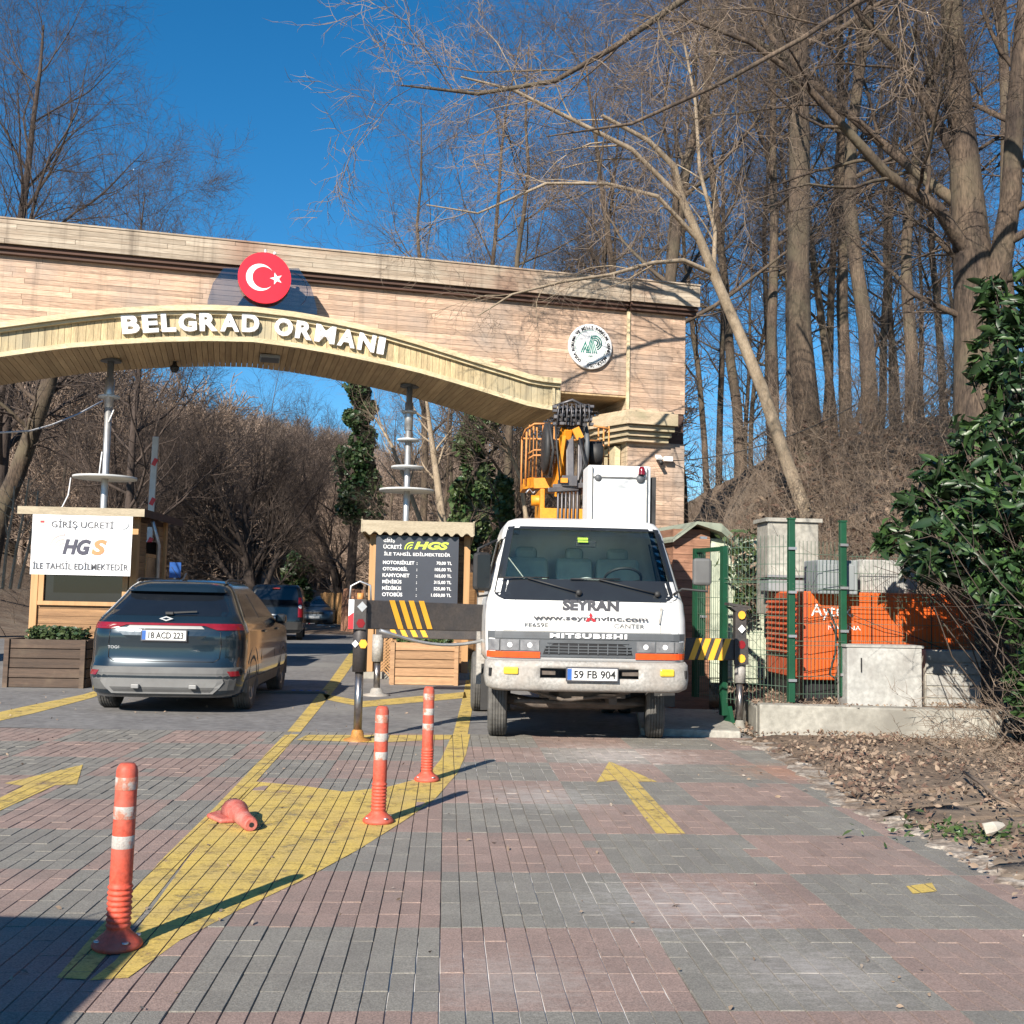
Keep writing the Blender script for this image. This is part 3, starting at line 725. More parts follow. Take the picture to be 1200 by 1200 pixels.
me = text_mesh('1937', .2, height=.035, extrude=.004); me.materials.append(MAT['green_print']); o = link('year_text', me, em); o.location = (0, -.036, -.22)

# flood lamp and dome camera under the soffit, security cameras on pillar
def on_arch(px, py, k): u_, z_ = A(px, py, k); p = A0+eu*u_+ev*k; return np.array([p[0], p[1], z_])
q = on_arch(316, 424, .55); o = thing('flood_lamp', 'grey rectangular flood lamp under the arch soffit', 'lamp', (q[0], q[1], zbot(A(316, 424, .55)[0])-.05), AY)
MB().box((0, 0, 0), (.38, .5, .06)).build('housing', 'grey_box', o, bevel=.01); MB().box((0, 0, -.034), (.32, .42, .01)).build('lamp_glass', 'grey_trim', o)
u_, _ = A(204, 436, 1.1); q = A0+eu*u_+ev*1.2; o = thing('dome_camera', 'small dark dome camera hanging under the arch between the two poles', 'camera', (q[0], q[1], zbot(u_)-.12), AY)
MB().lathe([(0, -.12), (.05, -.11), (.085, -.05), (.09, 0), (.05, .03), (.03, .12)], n=14).build('dome', 'black_gloss', o); MB().lathe([(.06, .1), (.06, .12), (0, .12)], n=12).build('mount', 'metal', o)
q = on_arch(772, 538, -.09); o = thing('security_camera', 'pair of small white security cameras on the right pillar', 'camera', q, AY)
MB().box((.17, -.08, 0), (.18, .1, .1)).box((.04, -.06, 0), (.2, .03, .03)).build('junction_box', 'white', o, bevel=.01)
MB().tube([(-.04, -.1, -.02), (-.02, -.22, -.12)], .04, 8).build('lens_tube', 'black', o); MB().box((-.05, -.12, .02), (.12, .14, .06), rx=.5).build('hood', 'white', o, bevel=.01)
cb = MB(); q0 = on_arch(785, 540, -.1); q1 = np.array([6.5, 20.5, 5.3])
tag(MB().tube([tuple(q0*(1-t)+q1*t+np.array([0, 0, -.25*4*t*(1-t)])) for t in np.linspace(0, 1, 10)], .01, 4).build('cable', 'black'), 'thin black cable running from the pillar cameras into the trees', 'cable')

# ------------------------------------------------------------------ lamp poles with discs
def lamp_pole(px, py, pxb, pyb, discs, label, kk=.75):
    u_, z_ = A(px, py, kk); p = A0+eu*u_+ev*kk; zt_ = zbot(u_)-.02
    t = thing('disc_pole', label, 'pole', (p[0], p[1], 0), AY)
    MB().tube([(0, 0, 0), (0, 0, zt_)], .062, 12).build('pole', 'metal', t)
    MB().lathe([(.06, zt_-.03), (.19, zt_-.03), (.19, zt_+.01), (.06, zt_+.01)], n=16, smooth=False).build('ceiling_plate', 'grey_trim', t)
    MB().lathe([(.062, zt_-.9), (.085, zt_-.9), (.085, zt_-.35), (.062, zt_-.35)], n=12).build('sleeve', 'metal', t)
    Y = p[1]
    for (dx, dy, rpx) in discs:
        q = P(dx, dy, Y); r_ = rpx/F*Y
        b = MB(); b.lathe([(.06, -.015), (r_, -.02), (r_+.005, 0), (r_, .02), (.07, .035), (.06, .05)], (0, 0, q[2]), n=32); b.build('disc', 'disc', t)
    return t, p
lpL, pL = lamp_pole(130, 424, 0, 0, [(122, 465, 12), (119, 560, 36)], 'metal pole with one wide white disc rising from the left ticket booth to the arch')
MB().tube([(.1, -.05, P(122, 480, pL[1])[2]), (.02, -.06, P(122, 495, pL[1])[2])], .012, 5).tube([(-.07, -.05, P(119, 530, pL[1])[2]), (-.1, -.05, P(119, 556, pL[1])[2])], .012, 5).build('cable_stub', 'white', lpL)
lpR, pR = lamp_pole(480, 459, 0, 0, [(481, 483, 9), (480, 516, 13), (479, 548, 19), (478, 575, 32)], 'metal pole with four discs growing downward above the right ticket booth')
cw = [P(83, 560, pL[1]-.4), P(80, 580, pL[1]-.6), P(73, 594, pL[1]-.8), P(60, 599, pL[1]-1), P(42, 600, pL[1]-1.3)]
tag(MB().tube([tuple(p) for p in cw], .012, 5).build('cable', 'white'), 'white cable drooping from the wide disc to the left booth roof', 'cable')
cw = [P(-40, 502, 24), P(0, 507, 24), P(35, 505, 25), P(60, 498, 26), P(92, 485, 27), P(120, 470, 29)]
tag(MB().tube([tuple(p) for p in cw], .022, 5).build('cable', 'white'), 'white cable sagging across the trees at far left', 'cable')

# ------------------------------------------------------------------ ticket booths
def booth(pxl, pxr, pyb, dep, D, yaw, zroof, label, left):
    pl_, pr_ = P(pxl, 700, D), P(pxr, 700, D)
    W = (pr_[0]-pl_[0])/math.cos(yaw); t = thing('ticket_booth', label, 'booth', (pl_[0], pl_[1], 0), yaw)
    zt_ = zroof
    MB().box((W/2, dep/2, .06), (W+.1, dep+.1, .12)).build('plinth', 'concrete', t)
    for (x, y) in ((.05, .05), (W-.05, .05), (.05, dep-.05), (W-.05, dep-.05)): MB().box((x, y, zt_/2+.06), (.12, .12, zt_-.12)).build('post', 'booth_post', t, bevel=.006)
    MB().box((W/2, dep/2, .7), (W-.16, dep-.16, 1.15)).box((W/2, dep-.1, 1.8), (W-.16, .06, 1.2)).build('inner_shell', 'dark_wood', t)
    MB().box((W/2, dep/2, zt_-.05), (W-.1, dep-.1, .08)).build('ceiling', 'dark_wood', t)
    # front: boards below the window, above
    win = (1.28, 1.95) if left else (1.15, 1.2)
    def boards(x0, x1, y0, y1, z0, z1, axis):
        z = z0
        while z < z1-.01:
            h = min(.13, z1-z); mb = MB(); mb.ct = rnd.uniform(-.14, .1)
            if axis == 'x': mb.box(((x0+x1)/2, y0+rnd.gauss(0, .002), z+h/2), (x1-x0, .03, h-.006))
            else: mb.box((x0+rnd.gauss(0, .002), (y0+y1)/2, z+h/2), (.03, y1-y0, h-.006))
            mb.build('plank', 'booth_wood', t); z += .13
    boards(.11, W-.11, .05, 0, .12, win[0], 'x'); boards(.11, W-.11, .05, 0, win[1], zt_-.1, 'x')
    for x in (.05, W-.05):
        boards(x, 0, .11, dep-.11, .12, 1.2, 'y'); boards(x, 0, .11, dep*.35, 1.2, zt_-.1, 'y'); boards(x, 0, dep*.75, dep-.11, 1.2, zt_-.1, 'y')
        MB().box((x, dep*.55, 1.65), (.02, dep*.4, .9)).build('side_window', 'carglass', t)
        MB().box((x, dep*.35, 1.65), (.06, .06, .96)).box((x, dep*.75, 1.65), (.06, .06, .96)).box((x, dep*.55, 2.12), (.06, dep*.4, .06)).box((x, dep*.55, 1.2), (.06, dep*.4, .06)).build('window_frame', 'booth_post', t)
    if left:
        MB().box((W/2, .03, (win[0]+win[1])/2), (W-.42, .02, win[1]-win[0])).build('window', 'carglass', t)
        f_ = MB(); zc = (win[0]+win[1])/2
        f_.box((W/2, .0, win[0]-.03), (W-.24, .06, .07)); f_.box((.17, .0, zc), (.09, .06, win[1]-win[0])); f_.box((W-.17, .0, zc), (.09, .06, win[1]-win[0])); f_.build('window_frame', 'booth_post', t, bevel=.004)
    return t, W
tL, WL = booth(36, 156, 742, 1.9, 18.6, R(3), 2.78, 'pine ticket booth under the white banner at left, dark window below it', True)
zb_ = lambda py, D=18.6: P(100, py, D)[2]
MB().box((WL/2, 1.0, 2.83), (WL+.32, 2.6, .07)).build('roof', 'roof_edge', tL); MB().box((WL/2, -.30, 2.80), (WL+.36, .03, .13)).build('fascia', 'roof_edge', tL)
MB().box((WL+.17, 1.0, 2.80), (.03, 2.6, .13)).build('side_fascia', 'dark_wood', tL)
MB().tube([(WL+.14, .35, 2.7), (WL+.2, .6, 2.3), (WL+.2, .62, .2)], .035, 8).build('downpipe', 'metal', tL)
bl, br = P(38, 640, 18.2), P(153, 640, 18.2); BWd = br[0]-bl[0]
bz1, bz0 = P(96, 604, 18.2)[2], P(96, 674, 18.2)[2]
bn = thing('banner', 'white banner GİRİŞ ÜCRETİ HGS hung on the front of the left booth', 'banner', ((bl[0]+br[0])/2, 18.2, bz0), R(3.5))
BH = bz1-bz0
b = MB(); nx, nz = 14, 8; vs = []
for j in range(nz+1):
    for i in range(nx+1):
        x = -BWd/2+BWd*i/nx; z = BH*j/nz; vs.append((x, .004*math.sin(x*7+z*3)+.003*math.sin(z*11), z))
b.add(vs, [(j*(nx+1)+i, j*(nx+1)+i+1, (j+1)*(nx+1)+i+1, (j+1)*(nx+1)+i) for j in range(nz) for i in range(nx)], True)
b.build('sheet', 'sign_white', bn)
Y_ = -.0095
text('lettering', 'GİRİŞ ÜCRETİ', bn, (0, Y_, BH*.76), 'ink_grey', width=BWd*.62, height=BH*.17, bold=.001)
text('lettering', 'İLE TAHSİL EDİLMEKTEDİR', bn, (0, Y_, BH*.09), 'ink_grey', width=BWd*.95, height=BH*.14, bold=.001)
def hgs(parent, x, z, h, c1, c2, y, cw_, rings=True):
    me = text_mesh('HG', .2, width=h*1.75, height=h, bold=.009, shear=.25); me.materials.append(MAT[c1]); o = link('lettering', me, parent); o.location = (x-h*.30, y, z)
    me = text_mesh('S', .2, width=h*.95, height=h, bold=.009, shear=.2); me.materials.append(MAT[c2]); o = link('lettering', me, parent); o.location = (x+h*1.12, y, z)
    b = MB()
    for k in range(3):
        r1 = h*(.35+.28*k); b.lathe([(r1-h*.13, y-.002), (r1, y-.002)], (x-h*1.15, 0, z+h*.45), 'Y', 12, a0=1.5, a1=3.0)
    b.build('signal_arcs', cw_, parent)
hgs(bn, 0, BH*.34, BH*.26, 'hgs_navy', 'hgs_orange', Y_, 'hgs_peach')
MB().lathe([(0, Y_), (.07, Y_), ], (-BWd*.40, 0, BH*.88), 'Y', 16).build('left_logo', 'hgs_peach', bn)
MB().lathe([(0, Y_), (.085, Y_), ], (BWd*.41, 0, BH*.87), 'Y', 16).build('right_logo', 'metal', bn)
MB().box((-BWd*.40, Y_-.004, BH*.88), (.06, .004, .03)).build('left_logo_mark', 'red_paint', bn)

tR, WR = booth(432, 549, 800, 1.9, 19.9, R(3.5), 2.62, 'pine ticket booth with scalloped roof edge and dark price board at centre', False)
MB().box((WR/2-.03, 1.0, 2.66), (WR+.18, 2.7, .06)).build('roof', 'roof_edge', tR)
def scallop(L):
    pts = [(0, .28), (0, .05)]
    n = int(L/.17)
    for i in range(n*6+1): x = L*i/(n*6); pts.append((x, .05+.035*math.sin(i/6*2*math.pi)))
    pts.append((L, .28)); return pts
fz = 2.56
b = MB(); Lf = WR+.20; pts = scallop(Lf); n = len(pts)
top = []
vs = []; 
q = pts[1:-1]
for (x, z) in q: vs += [(x-.13, -.36, fz+z), (x-.13, -.36, fz+.28), (x-.13, -.33, fz+z), (x-.13, -.33, fz+.28)]
m_ = len(q); fs = []
for i in range(m_-1): fs += [(i*4, i*4+4, i*4+5, i*4+1), (i*4+2, i*4+3, i*4+7, i*4+6), (i*4, i*4+2, i*4+6, i*4+4), (i*4+1, i*4+5, i*4+7, i*4+3)]
fs += [(0, 1, 3, 2), ((m_-1)*4, (m_-1)*4+2, (m_-1)*4+3, (m_-1)*4+1)]
b.add(vs, fs); b.build('scalloped_fascia', 'roof_edge', tR)
MB().prism([(-.36, fz+.06), (1.9, fz-.02), (1.9, fz+.2), (-.36, fz+.3)], -.15, -.12, 'YZ').prism([(-.36, fz+.06), (1.9, fz-.02), (1.9, fz+.2), (-.36, fz+.3)], WR+.04, WR+.07, 'YZ').build('side_fascia', 'roof_edge', tR)
# price board
D_ = 19.72; bl, br = P(440, 668, D_), P(537, 668, D_); BWd = br[0]-bl[0]; z1, z0 = P(490, 628, D_)[2], P(490, 707, D_)[2]; BH = z1-z0
pb = thing('price_board', 'dark price board with HGS fees in white on the front of the centre booth', 'sign', ((bl[0]+br[0])/2, D_, z0), R(3.5))
MB().box((0, .02, BH/2), (BWd, .03, BH)).build('panel', 'sign_dark', pb, bevel=.004)
y = .003
L_ = -BWd*.41
text('lettering', 'GİRİŞ', pb, (L_, y, BH*.885), 'white', height=BH*.07, bold=.003, align='LEFT'); text('lettering', 'ÜCRETİ', pb, (L_, y, BH*.80), 'white', height=BH*.075, bold=.003, align='LEFT')
me = text_mesh('HGS', .2, width=BWd*.42, height=BH*.115, bold=.009, shear=.25); me.materials.append(MAT['lime']); o = link('lettering', me, pb); o.location = (BWd*.17, y, BH*.80)
b = MB()
for k in range(3):
    r1 = .04+.045*k; b.lathe([(r1-.02, y-.001), (r1, y-.001)], (-BWd*.07, 0, BH*.80), 'Y', 12, a0=1.3, a1=3.2)
b.build('signal_arcs', 'lime', pb)
text('lettering', 'İLE TAHSİL EDİLMEKTEDİR', pb, (0, y, BH*.70), 'white', width=BWd*.80, height=BH*.062, bold=.003)
rowsP = [('MOTORSİKLET', '70,00 TL'), ('OTOMOBİL', '105,00 TL'), ('KAMYONET', '165,00 TL'), ('MİNİBÜS', '315,00 TL'), ('MİDİBÜS', '525,00 TL'), ('OTOBÜS', '1.050,00 TL')]
for i, (a_, p_) in enumerate(rowsP):
    z = BH*(.57-.095*i)
    text('lettering', a_, pb, (L_, y, z), 'white', height=BH*(.055 if 'İ' not in a_ and 'Ü' not in a_ else .068), bold=.004, align='LEFT')
    text('lettering', ':', pb, (0, y, z), 'white', height=BH*.035, bold=.004); text('lettering', p_, pb, (BWd*.42, y, z), 'white', height=BH*.055, bold=.004, align='RIGHT')
# lattice panel and dark strip right of the booth (second booth body behind truck)
q = P(449, 775, 19.6); lt = thing('lattice_panel', 'yellow lattice panel between booth post and planter', 'lattice', (q[0], 19.6, .05), R(3))
b = MB()
for k in range(16):
    z = -.1+k*.06
    for s in (1, -1):
        a_, c_ = (-.13, z), (.13, z+s*.26)
        # clip to 0..0.85
        if max(a_[1], c_[1]) > .9 or min(a_[1], c_[1]) < -.02: continue
        b.bar((a_[0], 0 if s > 0 else .012, a_[1]), (c_[0], 0 if s > 0 else .012, c_[1]), .018, .008, upv=(0, 1, 0))
b.build('slats', 'stripe_yellow' if False else 'booth_post', lt)
MB().box((-.14, 0, .44), (.03, .03, .92)).box((.14, 0, .44), (.03, .03, .92)).box((0, 0, .9), (.3, .03, .03)).build('frame', 'booth_post', lt)

# planters
def planter(pxl, pxr, pyb, pyt, mat, label, dep=.7, zt=None, D=None):
    D = D or G((pxl+pxr)/2, pyb)[1]; a_, c_ = P(pxl, pyb, D), P(pxr, pyb, D); W = c_[0]-a_[0]; H_ = P((pxl+pxr)/2, pyt, D)[2]
    t = thing('planter', label, 'planter', (a_[0], D, 0), R(4)); n = 5; h = H_/n
    for i in range(n):
        for (cx, cy, dx, dy) in ((W/2, 0, W, .04), (W/2, dep, W, .04), (0, dep/2, .04, dep-.05), (W, dep/2, .04, dep-.05)):
            mb = MB(); mb.ct = rnd.uniform(-.15, .1); mb.box((cx, cy+rnd.gauss(0, .003), h*(i+.5)), (dx, dy, h-.012)); mb.build('board', mat, t, bevel=.004)
    for x in (.03, W-.03): MB().box((x, -.035, H_/2), (.07, .03, H_)).build('corner_batten', mat, t)
    MB().box((W/2, dep/2, H_-.08), (W-.05, dep-.05, .04)).build('soil', 'litter', t)
    return t, W, H_, D
plL = planter(4, 96, 806, 749, 'planter_shaded', 'weathered wooden planter coloured dark for its shade, with low plants left of the SUV', D=16.6)
plM = planter(457, 536, 803, 753, 'planter_wood', 'light wooden planter in front of the centre booth', D=18.6)

# ------------------------------------------------------------------ HULLS for vehicles
class Hull:
    """body described by horizontal slices: z, half width, front y, rear y, corner radii, bow"""
    def __init__(s, K): s.K = np.array(K, float)
    def at(s, z): return [float(np.interp(z, s.K[:, 0], s.K[:, i])) for i in range(1, 8)]
    def fy(s, x, z, end=0):
        w, y0, y1, r0, r1, b0, b1 = s.at(z); r_, b_ = (r0, b0) if end == 0 else (r1, b1); ax = min(abs(x), w)
        d = b_*(ax/w)**2
        if ax > w-r_: t = min((ax-(w-r_))/r_, 1); d += r_*(1-math.sqrt(max(0, 1-t*t)))
        return y0+d if end == 0 else y1-d
    def sx(s, y, z):
        w, y0, y1, r0, r1, b0, b1 = s.at(z); ya = y0+b0+r0; yb = y1-b1-r1
        if y < ya: t = min((ya-y)/r0, 1); return w-r0+r0*math.sqrt(max(0, 1-t*t))
        if y > yb: t = min((y-yb)/r1, 1); return w-r1+r1*math.sqrt(max(0, 1-t*t))
        return w
    def outline(s, z, nm=14, nc=6, ns=16):
        w, y0, y1, r0, r1, b0, b1 = s.at(z); pts = []
        for g in np.linspace(90, 12, nc): a = R(g); x = -(w-r0+r0*math.sin(a)); pts.append((x, s.fy(x, z)))
        for x in np.linspace(-(w-r0), w-r0, nm): pts.append((x, s.fy(x, z)))
        for g in np.linspace(12, 90, nc): a = R(g); x = (w-r0+r0*math.sin(a)); pts.append((x, s.fy(x, z)))
        ya, yb = pts[-1][1], s.fy(w, z, 1)
        for y in np.linspace(ya, yb, ns+2)[1:-1]: pts.append((w, y))
        for g in np.linspace(90, 12, nc): a = R(g); x = (w-r1+r1*math.sin(a)); pts.append((x, s.fy(x, z, 1)))
        for x in np.linspace(w-r1, -(w-r1), nm): pts.append((x, s.fy(x, z, 1)))
        for g in np.linspace(12, 90, nc): a = R(g); x = -(w-r1+r1*math.sin(a)); pts.append((x, s.fy(x, z, 1)))
        for y in np.linspace(yb, ya, ns+2)[1:-1]: pts.append((-w, y))
        return pts
    def mesh(s, mb, zs, skip=None, top=True, bottom=True, **k):
        rings = [[(x, y, z) for x, y in s.outline(z, **k)] for z in zs]; n = len(rings[0]); vs = [p for r_ in rings for p in r_]; fs = []
        for i in range(len(zs)-1):
            for j in range(n):
                q = (i*n+j, i*n+(j+1) % n, (i+1)*n+(j+1) % n, (i+1)*n+j)
                if skip:
                    c = np.mean([vs[t] for t in q], 0)
                    if skip(*c): continue
                fs.append(q)
        mb.add(vs, fs, True)
        if top: mb.add(rings[-1], [tuple(range(n))], True)
        if bottom: mb.add(rings[0], [tuple(range(n-1, -1, -1))])
        return mb
    def patch(s, mb, rows, off=.004, th=.012, nc=14, end=0):
        """panel lying on the front (end 0) or rear (end 1) face; rows = [(z, xl, xr)]"""
        sg = -1 if end == 0 else 1; n = nc+1; vs = []
        for o in (off, -th):
            for (z, xl, xr) in rows:
                for i in range(n): x = xl+(xr-xl)*i/nc; vs.append((x, s.fy(x, z, end)+sg*o, z))
        m_ = len(rows); fs = [(j*n+i, j*n+i+1, (j+1)*n+i+1, (j+1)*n+i) for j in range(m_-1) for i in range(nc)]
        B = m_*n; fs += [(B+f[3], B+f[2], B+f[1], B+f[0]) for f in fs]
        fs += [(i, B+i, B+i+1, i+1) for i in range(nc)]+[((m_-1)*n+i, (m_-1)*n+i+1, B+(m_-1)*n+i+1, B+(m_-1)*n+i) for i in range(nc)]
        fs += [(j*n, (j+1)*n, B+(j+1)*n, B+j*n) for j in range(m_-1)]+[(j*n+nc, B+j*n+nc, B+(j+1)*n+nc, (j+1)*n+nc) for j in range(m_-1)]
        return mb.add(vs, fs)
    def spatch(s, mb, rows, side, off=.004, th=.012, nc=10):
        """panel on a flank; rows = [(z, ya, yb)]"""
        n = nc+1; vs = []
        for o in (off, -th):
            for (z, ya, yb) in rows:
                for i in range(n): y = ya+(yb-ya)*i/nc; vs.append((side*(s.sx(y, z)+o), y, z))
        m_ = len(rows); fs = [(j*n+i, j*n+i+1, (j+1)*n+i+1, (j+1)*n+i) for j in range(m_-1) for i in range(nc)]
        B = m_*n; fs += [(B+f[3], B+f[2], B+f[1], B+f[0]) for f in fs]
        fs += [(i, B+i, B+i+1, i+1) for i in range(nc)]+[((m_-1)*n+i, (m_-1)*n+i+1, B+(m_-1)*n+i+1, B+(m_-1)*n+i) for i in range(nc)]
        fs += [(j*n, (j+1)*n, B+(j+1)*n, B+j*n) for j in range(m_-1)]+[(j*n+nc, B+j*n+nc, B+(j+1)*n+nc, (j+1)*n+nc) for j in range(m_-1)]
        return mb.add(vs, fs)
def rows(z0, z1, f, n=8): return [(z, *f((z-z0)/(z1-z0))) for z in np.linspace(z0, z1, n)]
def cut_arches(o, cyl):
    """wheel openings: cylinders (y, z, r) through the body"""
    for (x, y, z, r_, L) in cyl:
        b = MB(); b.lathe([(0, -L/2), (r_, -L/2), (r_, L/2), (0, L/2)], (x, y, z), 'X', 28); c = b.build('cutter', 'black')
        md = o.modifiers.new('b', 'BOOLEAN'); md.object = c; md.operation = 'DIFFERENCE'; md.solver = 'EXACT'
        dg = bpy.context.evaluated_depsgraph_get(); dg.update(); me = bpy.data.meshes.new_from_object(o.evaluated_get(dg)); o.modifiers.clear(); o.data = me; bpy.data.objects.remove(c)
def wheel(parent, x, y, r_, w_, side, rimr=.62, spokes=5, tyre='rubber', rz=0, rimmat='rim'):
    wroot = MB(); s = side; q = Matrix.Translation((x, y, r_)) @ Matrix.Rotation(rz, 4, 'Z')
    wroot.M = q; h = w_/2
    prof = [(r_*rimr, -h*.8), (r_*.86, -h*.98), (r_*.965, -h*.86), (r_*.985, -h*.72)]
    g = 5
    for k in range(g):
        a_ = -h*.72+k*(h*1.44)/g; c_ = a_+h*1.44/g
        prof += [(r_, a_+.006), (r_, c_-.008), (r_*.975, c_-.007), (r_*.975, c_)]
    prof += [(r_*.985, h*.72), (r_*.965, h*.86), (r_*.86, h*.98), (r_*rimr, h*.8), (r_*rimr, -h*.8)]
    wroot.lathe(prof, (0, 0, 0), 'X', 40, smooth=False); o = wroot.build('wheel', tyre, parent)
    rb = MB(); rb.M = q; rr = r_*rimr
    rb.lathe([(rr, s*h*.8), (rr*.93, s*h*.82), (rr*.88, s*h*.5), (rr*.3, s*h*.42), (rr*.2, s*h*.62), (0, s*h*.64)], (0, 0, 0), 'X', 30)
    for k in range(spokes):
        g_ = 2*math.pi*k/spokes; rb.bar((s*h*.6, rr*.18*math.cos(g_), rr*.18*math.sin(g_)), (s*h*.66, rr*.93*math.cos(g_), rr*.93*math.sin(g_)), .05, .03, upv=(1, 0, 0))
    rb.build('rim', rimmat, o)
    return o
def plate(parent, x, y, z, w_, body, rz=0, tw=.78, h=None):
    h = h or w_*.215; p = MB().box((0, 0, 0), (w_+.03, .012, h+.03)).build('number_plate', 'ink_grey', parent, bevel=.003); p.location = (x, y, z); p.rotation_euler = (0, 0, rz)
    MB().box((0, -.008, 0), (w_, .006, h)).build('plate_face', 'plate', p); MB().box((-w_/2+.022*w_/.52, -.0125, 0), (.044*w_/.52, .004, h-.006)).build('plate_band', 'plate_blue', p)
    me = text_mesh(body, .2, width=w_*tw, height=h*.68, bold=.003, extrude=.003); me.materials.append(MAT['ink']); o = link('plate_text', me, p); o.location = (w_*.045, -.014, -h*.34)
    return p

# ------------------------------------------------------------------ CRANE TRUCK
TY = R(3.6); tp = P(690, 800, 11.1); TR = thing('crane_truck', 'white crane truck with folded orange boom parked facing the camera under the arch', 'truck', (tp[0], tp[1], 0), TY)
K = [(.86, 1.03, .10, 1.75, .16, .05, .05, .0), (1.10, 1.045, .085, 1.75, .16, .05, .06, .0), (1.16, 1.045, .09, 1.75, .16, .05, .06, 0), (1.30, 1.045, .085, 1.75, .18, .05, .06, .0), (1.46, 1.03, .10, 1.75, .20, .05, .06, 0), (1.52, 1.015, .13, 1.75, .20, .05, .06, 0),
     (1.65, .985, .20, 1.75, .20, .06, .06, 0), (2.20, .865, .47, 1.72, .16, .08, .05, .0), (2.27, .84, .53, 1.70, .16, .1, .05, 0), (2.325, .80, .60, 1.66, .16, .12, .05, 0), (2.36, .72, .73, 1.58, .16, .12, .05, 0), (2.38, .5, .95, 1.4, .16, .12, .05, 0)]
cabh = Hull(K)
def wsx(z, t=0): return np.interp(z, [1.5, 1.66, 2.25], [.89, .89, .78])
def skipws(x, y, z): return (1.685 < z < 2.235 and abs(x) < wsx(z) and y < .9) or (1.62 < z < 2.1 and abs(x) > .8 and .55 < y < 1.45)
zs = sorted(set([.86, .95, 1.02, 1.1, 1.16, 1.22, 1.3, 1.38, 1.46, 1.50, 1.55, 1.62, 1.68, 1.75, 1.85, 1.95, 2.05, 2.12, 2.18, 2.22, 2.24, 2.26, 2.28, 2.3, 2.325, 2.34, 2.36, 2.38]))
b = MB(); cabh.mesh(b, zs, skip=skipws, nm=24); cab = b.build('cab', 'white_paint', TR); cut_arches(cab, [(0, .98, .42, .50, 2.3)])
# windscreen surround (black), with round lower corners
def bandrows():
    out = []
    for z in np.linspace(1.475, 1.695, 9):
        k = 1-max(0, (1.56-z)/.085)**2*.12; out.append((z, -cabh.at(z)[0]*.955*k, cabh.at(z)[0]*.955*k))
    return out
b = MB(); cabh.patch(b, bandrows(), .004, .01, 24); b.build('windscreen_band', 'black_gloss', TR)
b = MB()
for s in (-1, 1):
    rr = [(z, *(sorted((s*(wsx(z)-.03), s*(cabh.at(z)[0]*.957))))) for z in np.linspace(1.695, 2.255, 9)]
    cabh.patch(b, rr, .004, .01, 4)
cabh.patch(b, [(2.225, -.775, .775), (2.24, -.77, .77), (2.258, -.76, .76)], .0045, .01, 16)
b.build('windscreen_seal', 'black_gloss', TR)
b = MB(); cabh.patch(b, rows(1.69, 2.235, lambda t: (-float(np.interp(t, [0, 1], [.89, .78])), float(np.interp(t, [0, 1], [.89, .78]))), 8), -.004, .010, 16); b.build('windscreen', 'glass', TR)
for s in (-1, 1):
    b = MB(); cabh.spatch(b, [(z, .56, 1.44) for z in np.linspace(1.62, 2.1, 5)], s, -.002, .008); b.build('side_window', 'glass', TR)
    b = MB(); cabh.spatch(b, [(z, .52, .56) for z in np.linspace(1.58, 2.14, 5)], s, .004, .01, 2); cabh.spatch(b, [(z, 1.44, 1.48) for z in np.linspace(1.58, 2.14, 5)], s, .004, .01, 2)
    cabh.spatch(b, [(1.56, .5, 1.5), (1.62, .5, 1.5)], s, .004, .01); b.build('window_seal', 'black', TR)
    b = MB(); cabh.spatch(b, [(z, .40, .408) for z in np.linspace(.95, 1.55, 5)], s, .002, .004, 1); b.build('door_gap', 'ink', TR)
# interior
MB().box((0, 1.0, 1.12), (1.8, 1.2, .05)).box((0, 1.55, 1.4), (1.8, .05, .5)).build('cab_floor', 'black', TR)
MB().box((0, .48, 1.50), (1.75, .38, .22)).box((.42, .42, 1.63), (.5, .22, .1)).build('dashboard', 'grey_trim', TR, bevel=.04)
for x, w_ in ((-.55, .5), (0.0, .42), (.5, .5)):
    MB().box((x, 1.12, 1.42), (w_, .5, .16)).box((x, 1.38, 1.68), (w_, .14, .56), rx=-.15).box((x, 1.42, 2.0), (w_*.5, .1, .16)).build('seat', 'seat', TR, bevel=.05)
b = MB(); q = Matrix.Translation((.45, .72, 1.72)) @ Matrix.Rotation(R(-35), 4, 'X'); b.M = q
ringp = [(.2*math.cos(g), .2*math.sin(g), 0) for g in np.linspace(0, 2*math.pi, 25)]; b.tube(ringp, .016, 6, cap=False); b.tube([(-.19, 0, -.02), (0, 0, -.05), (.19, 0, -.02)], .014, 5); b.build('steering_wheel', 'black', TR)
MB().box((.02, .52, 2.08), (.22, .02, .07)).build('rear_view_mirror', 'black', TR, bevel=.01)
MB().box((-.02, .50, 2.135), (.11, .006, .022)).box((-.02, .48, 2.105), (.11, .006, .02)).build('windscreen_sticker', 'lime', TR)
MB().lathe([(.0, 0), (.17, .0), (.15, .06), (0, .09)], (.03, .5, 1.64), n=16).build('cap_on_dash', 'white', TR)
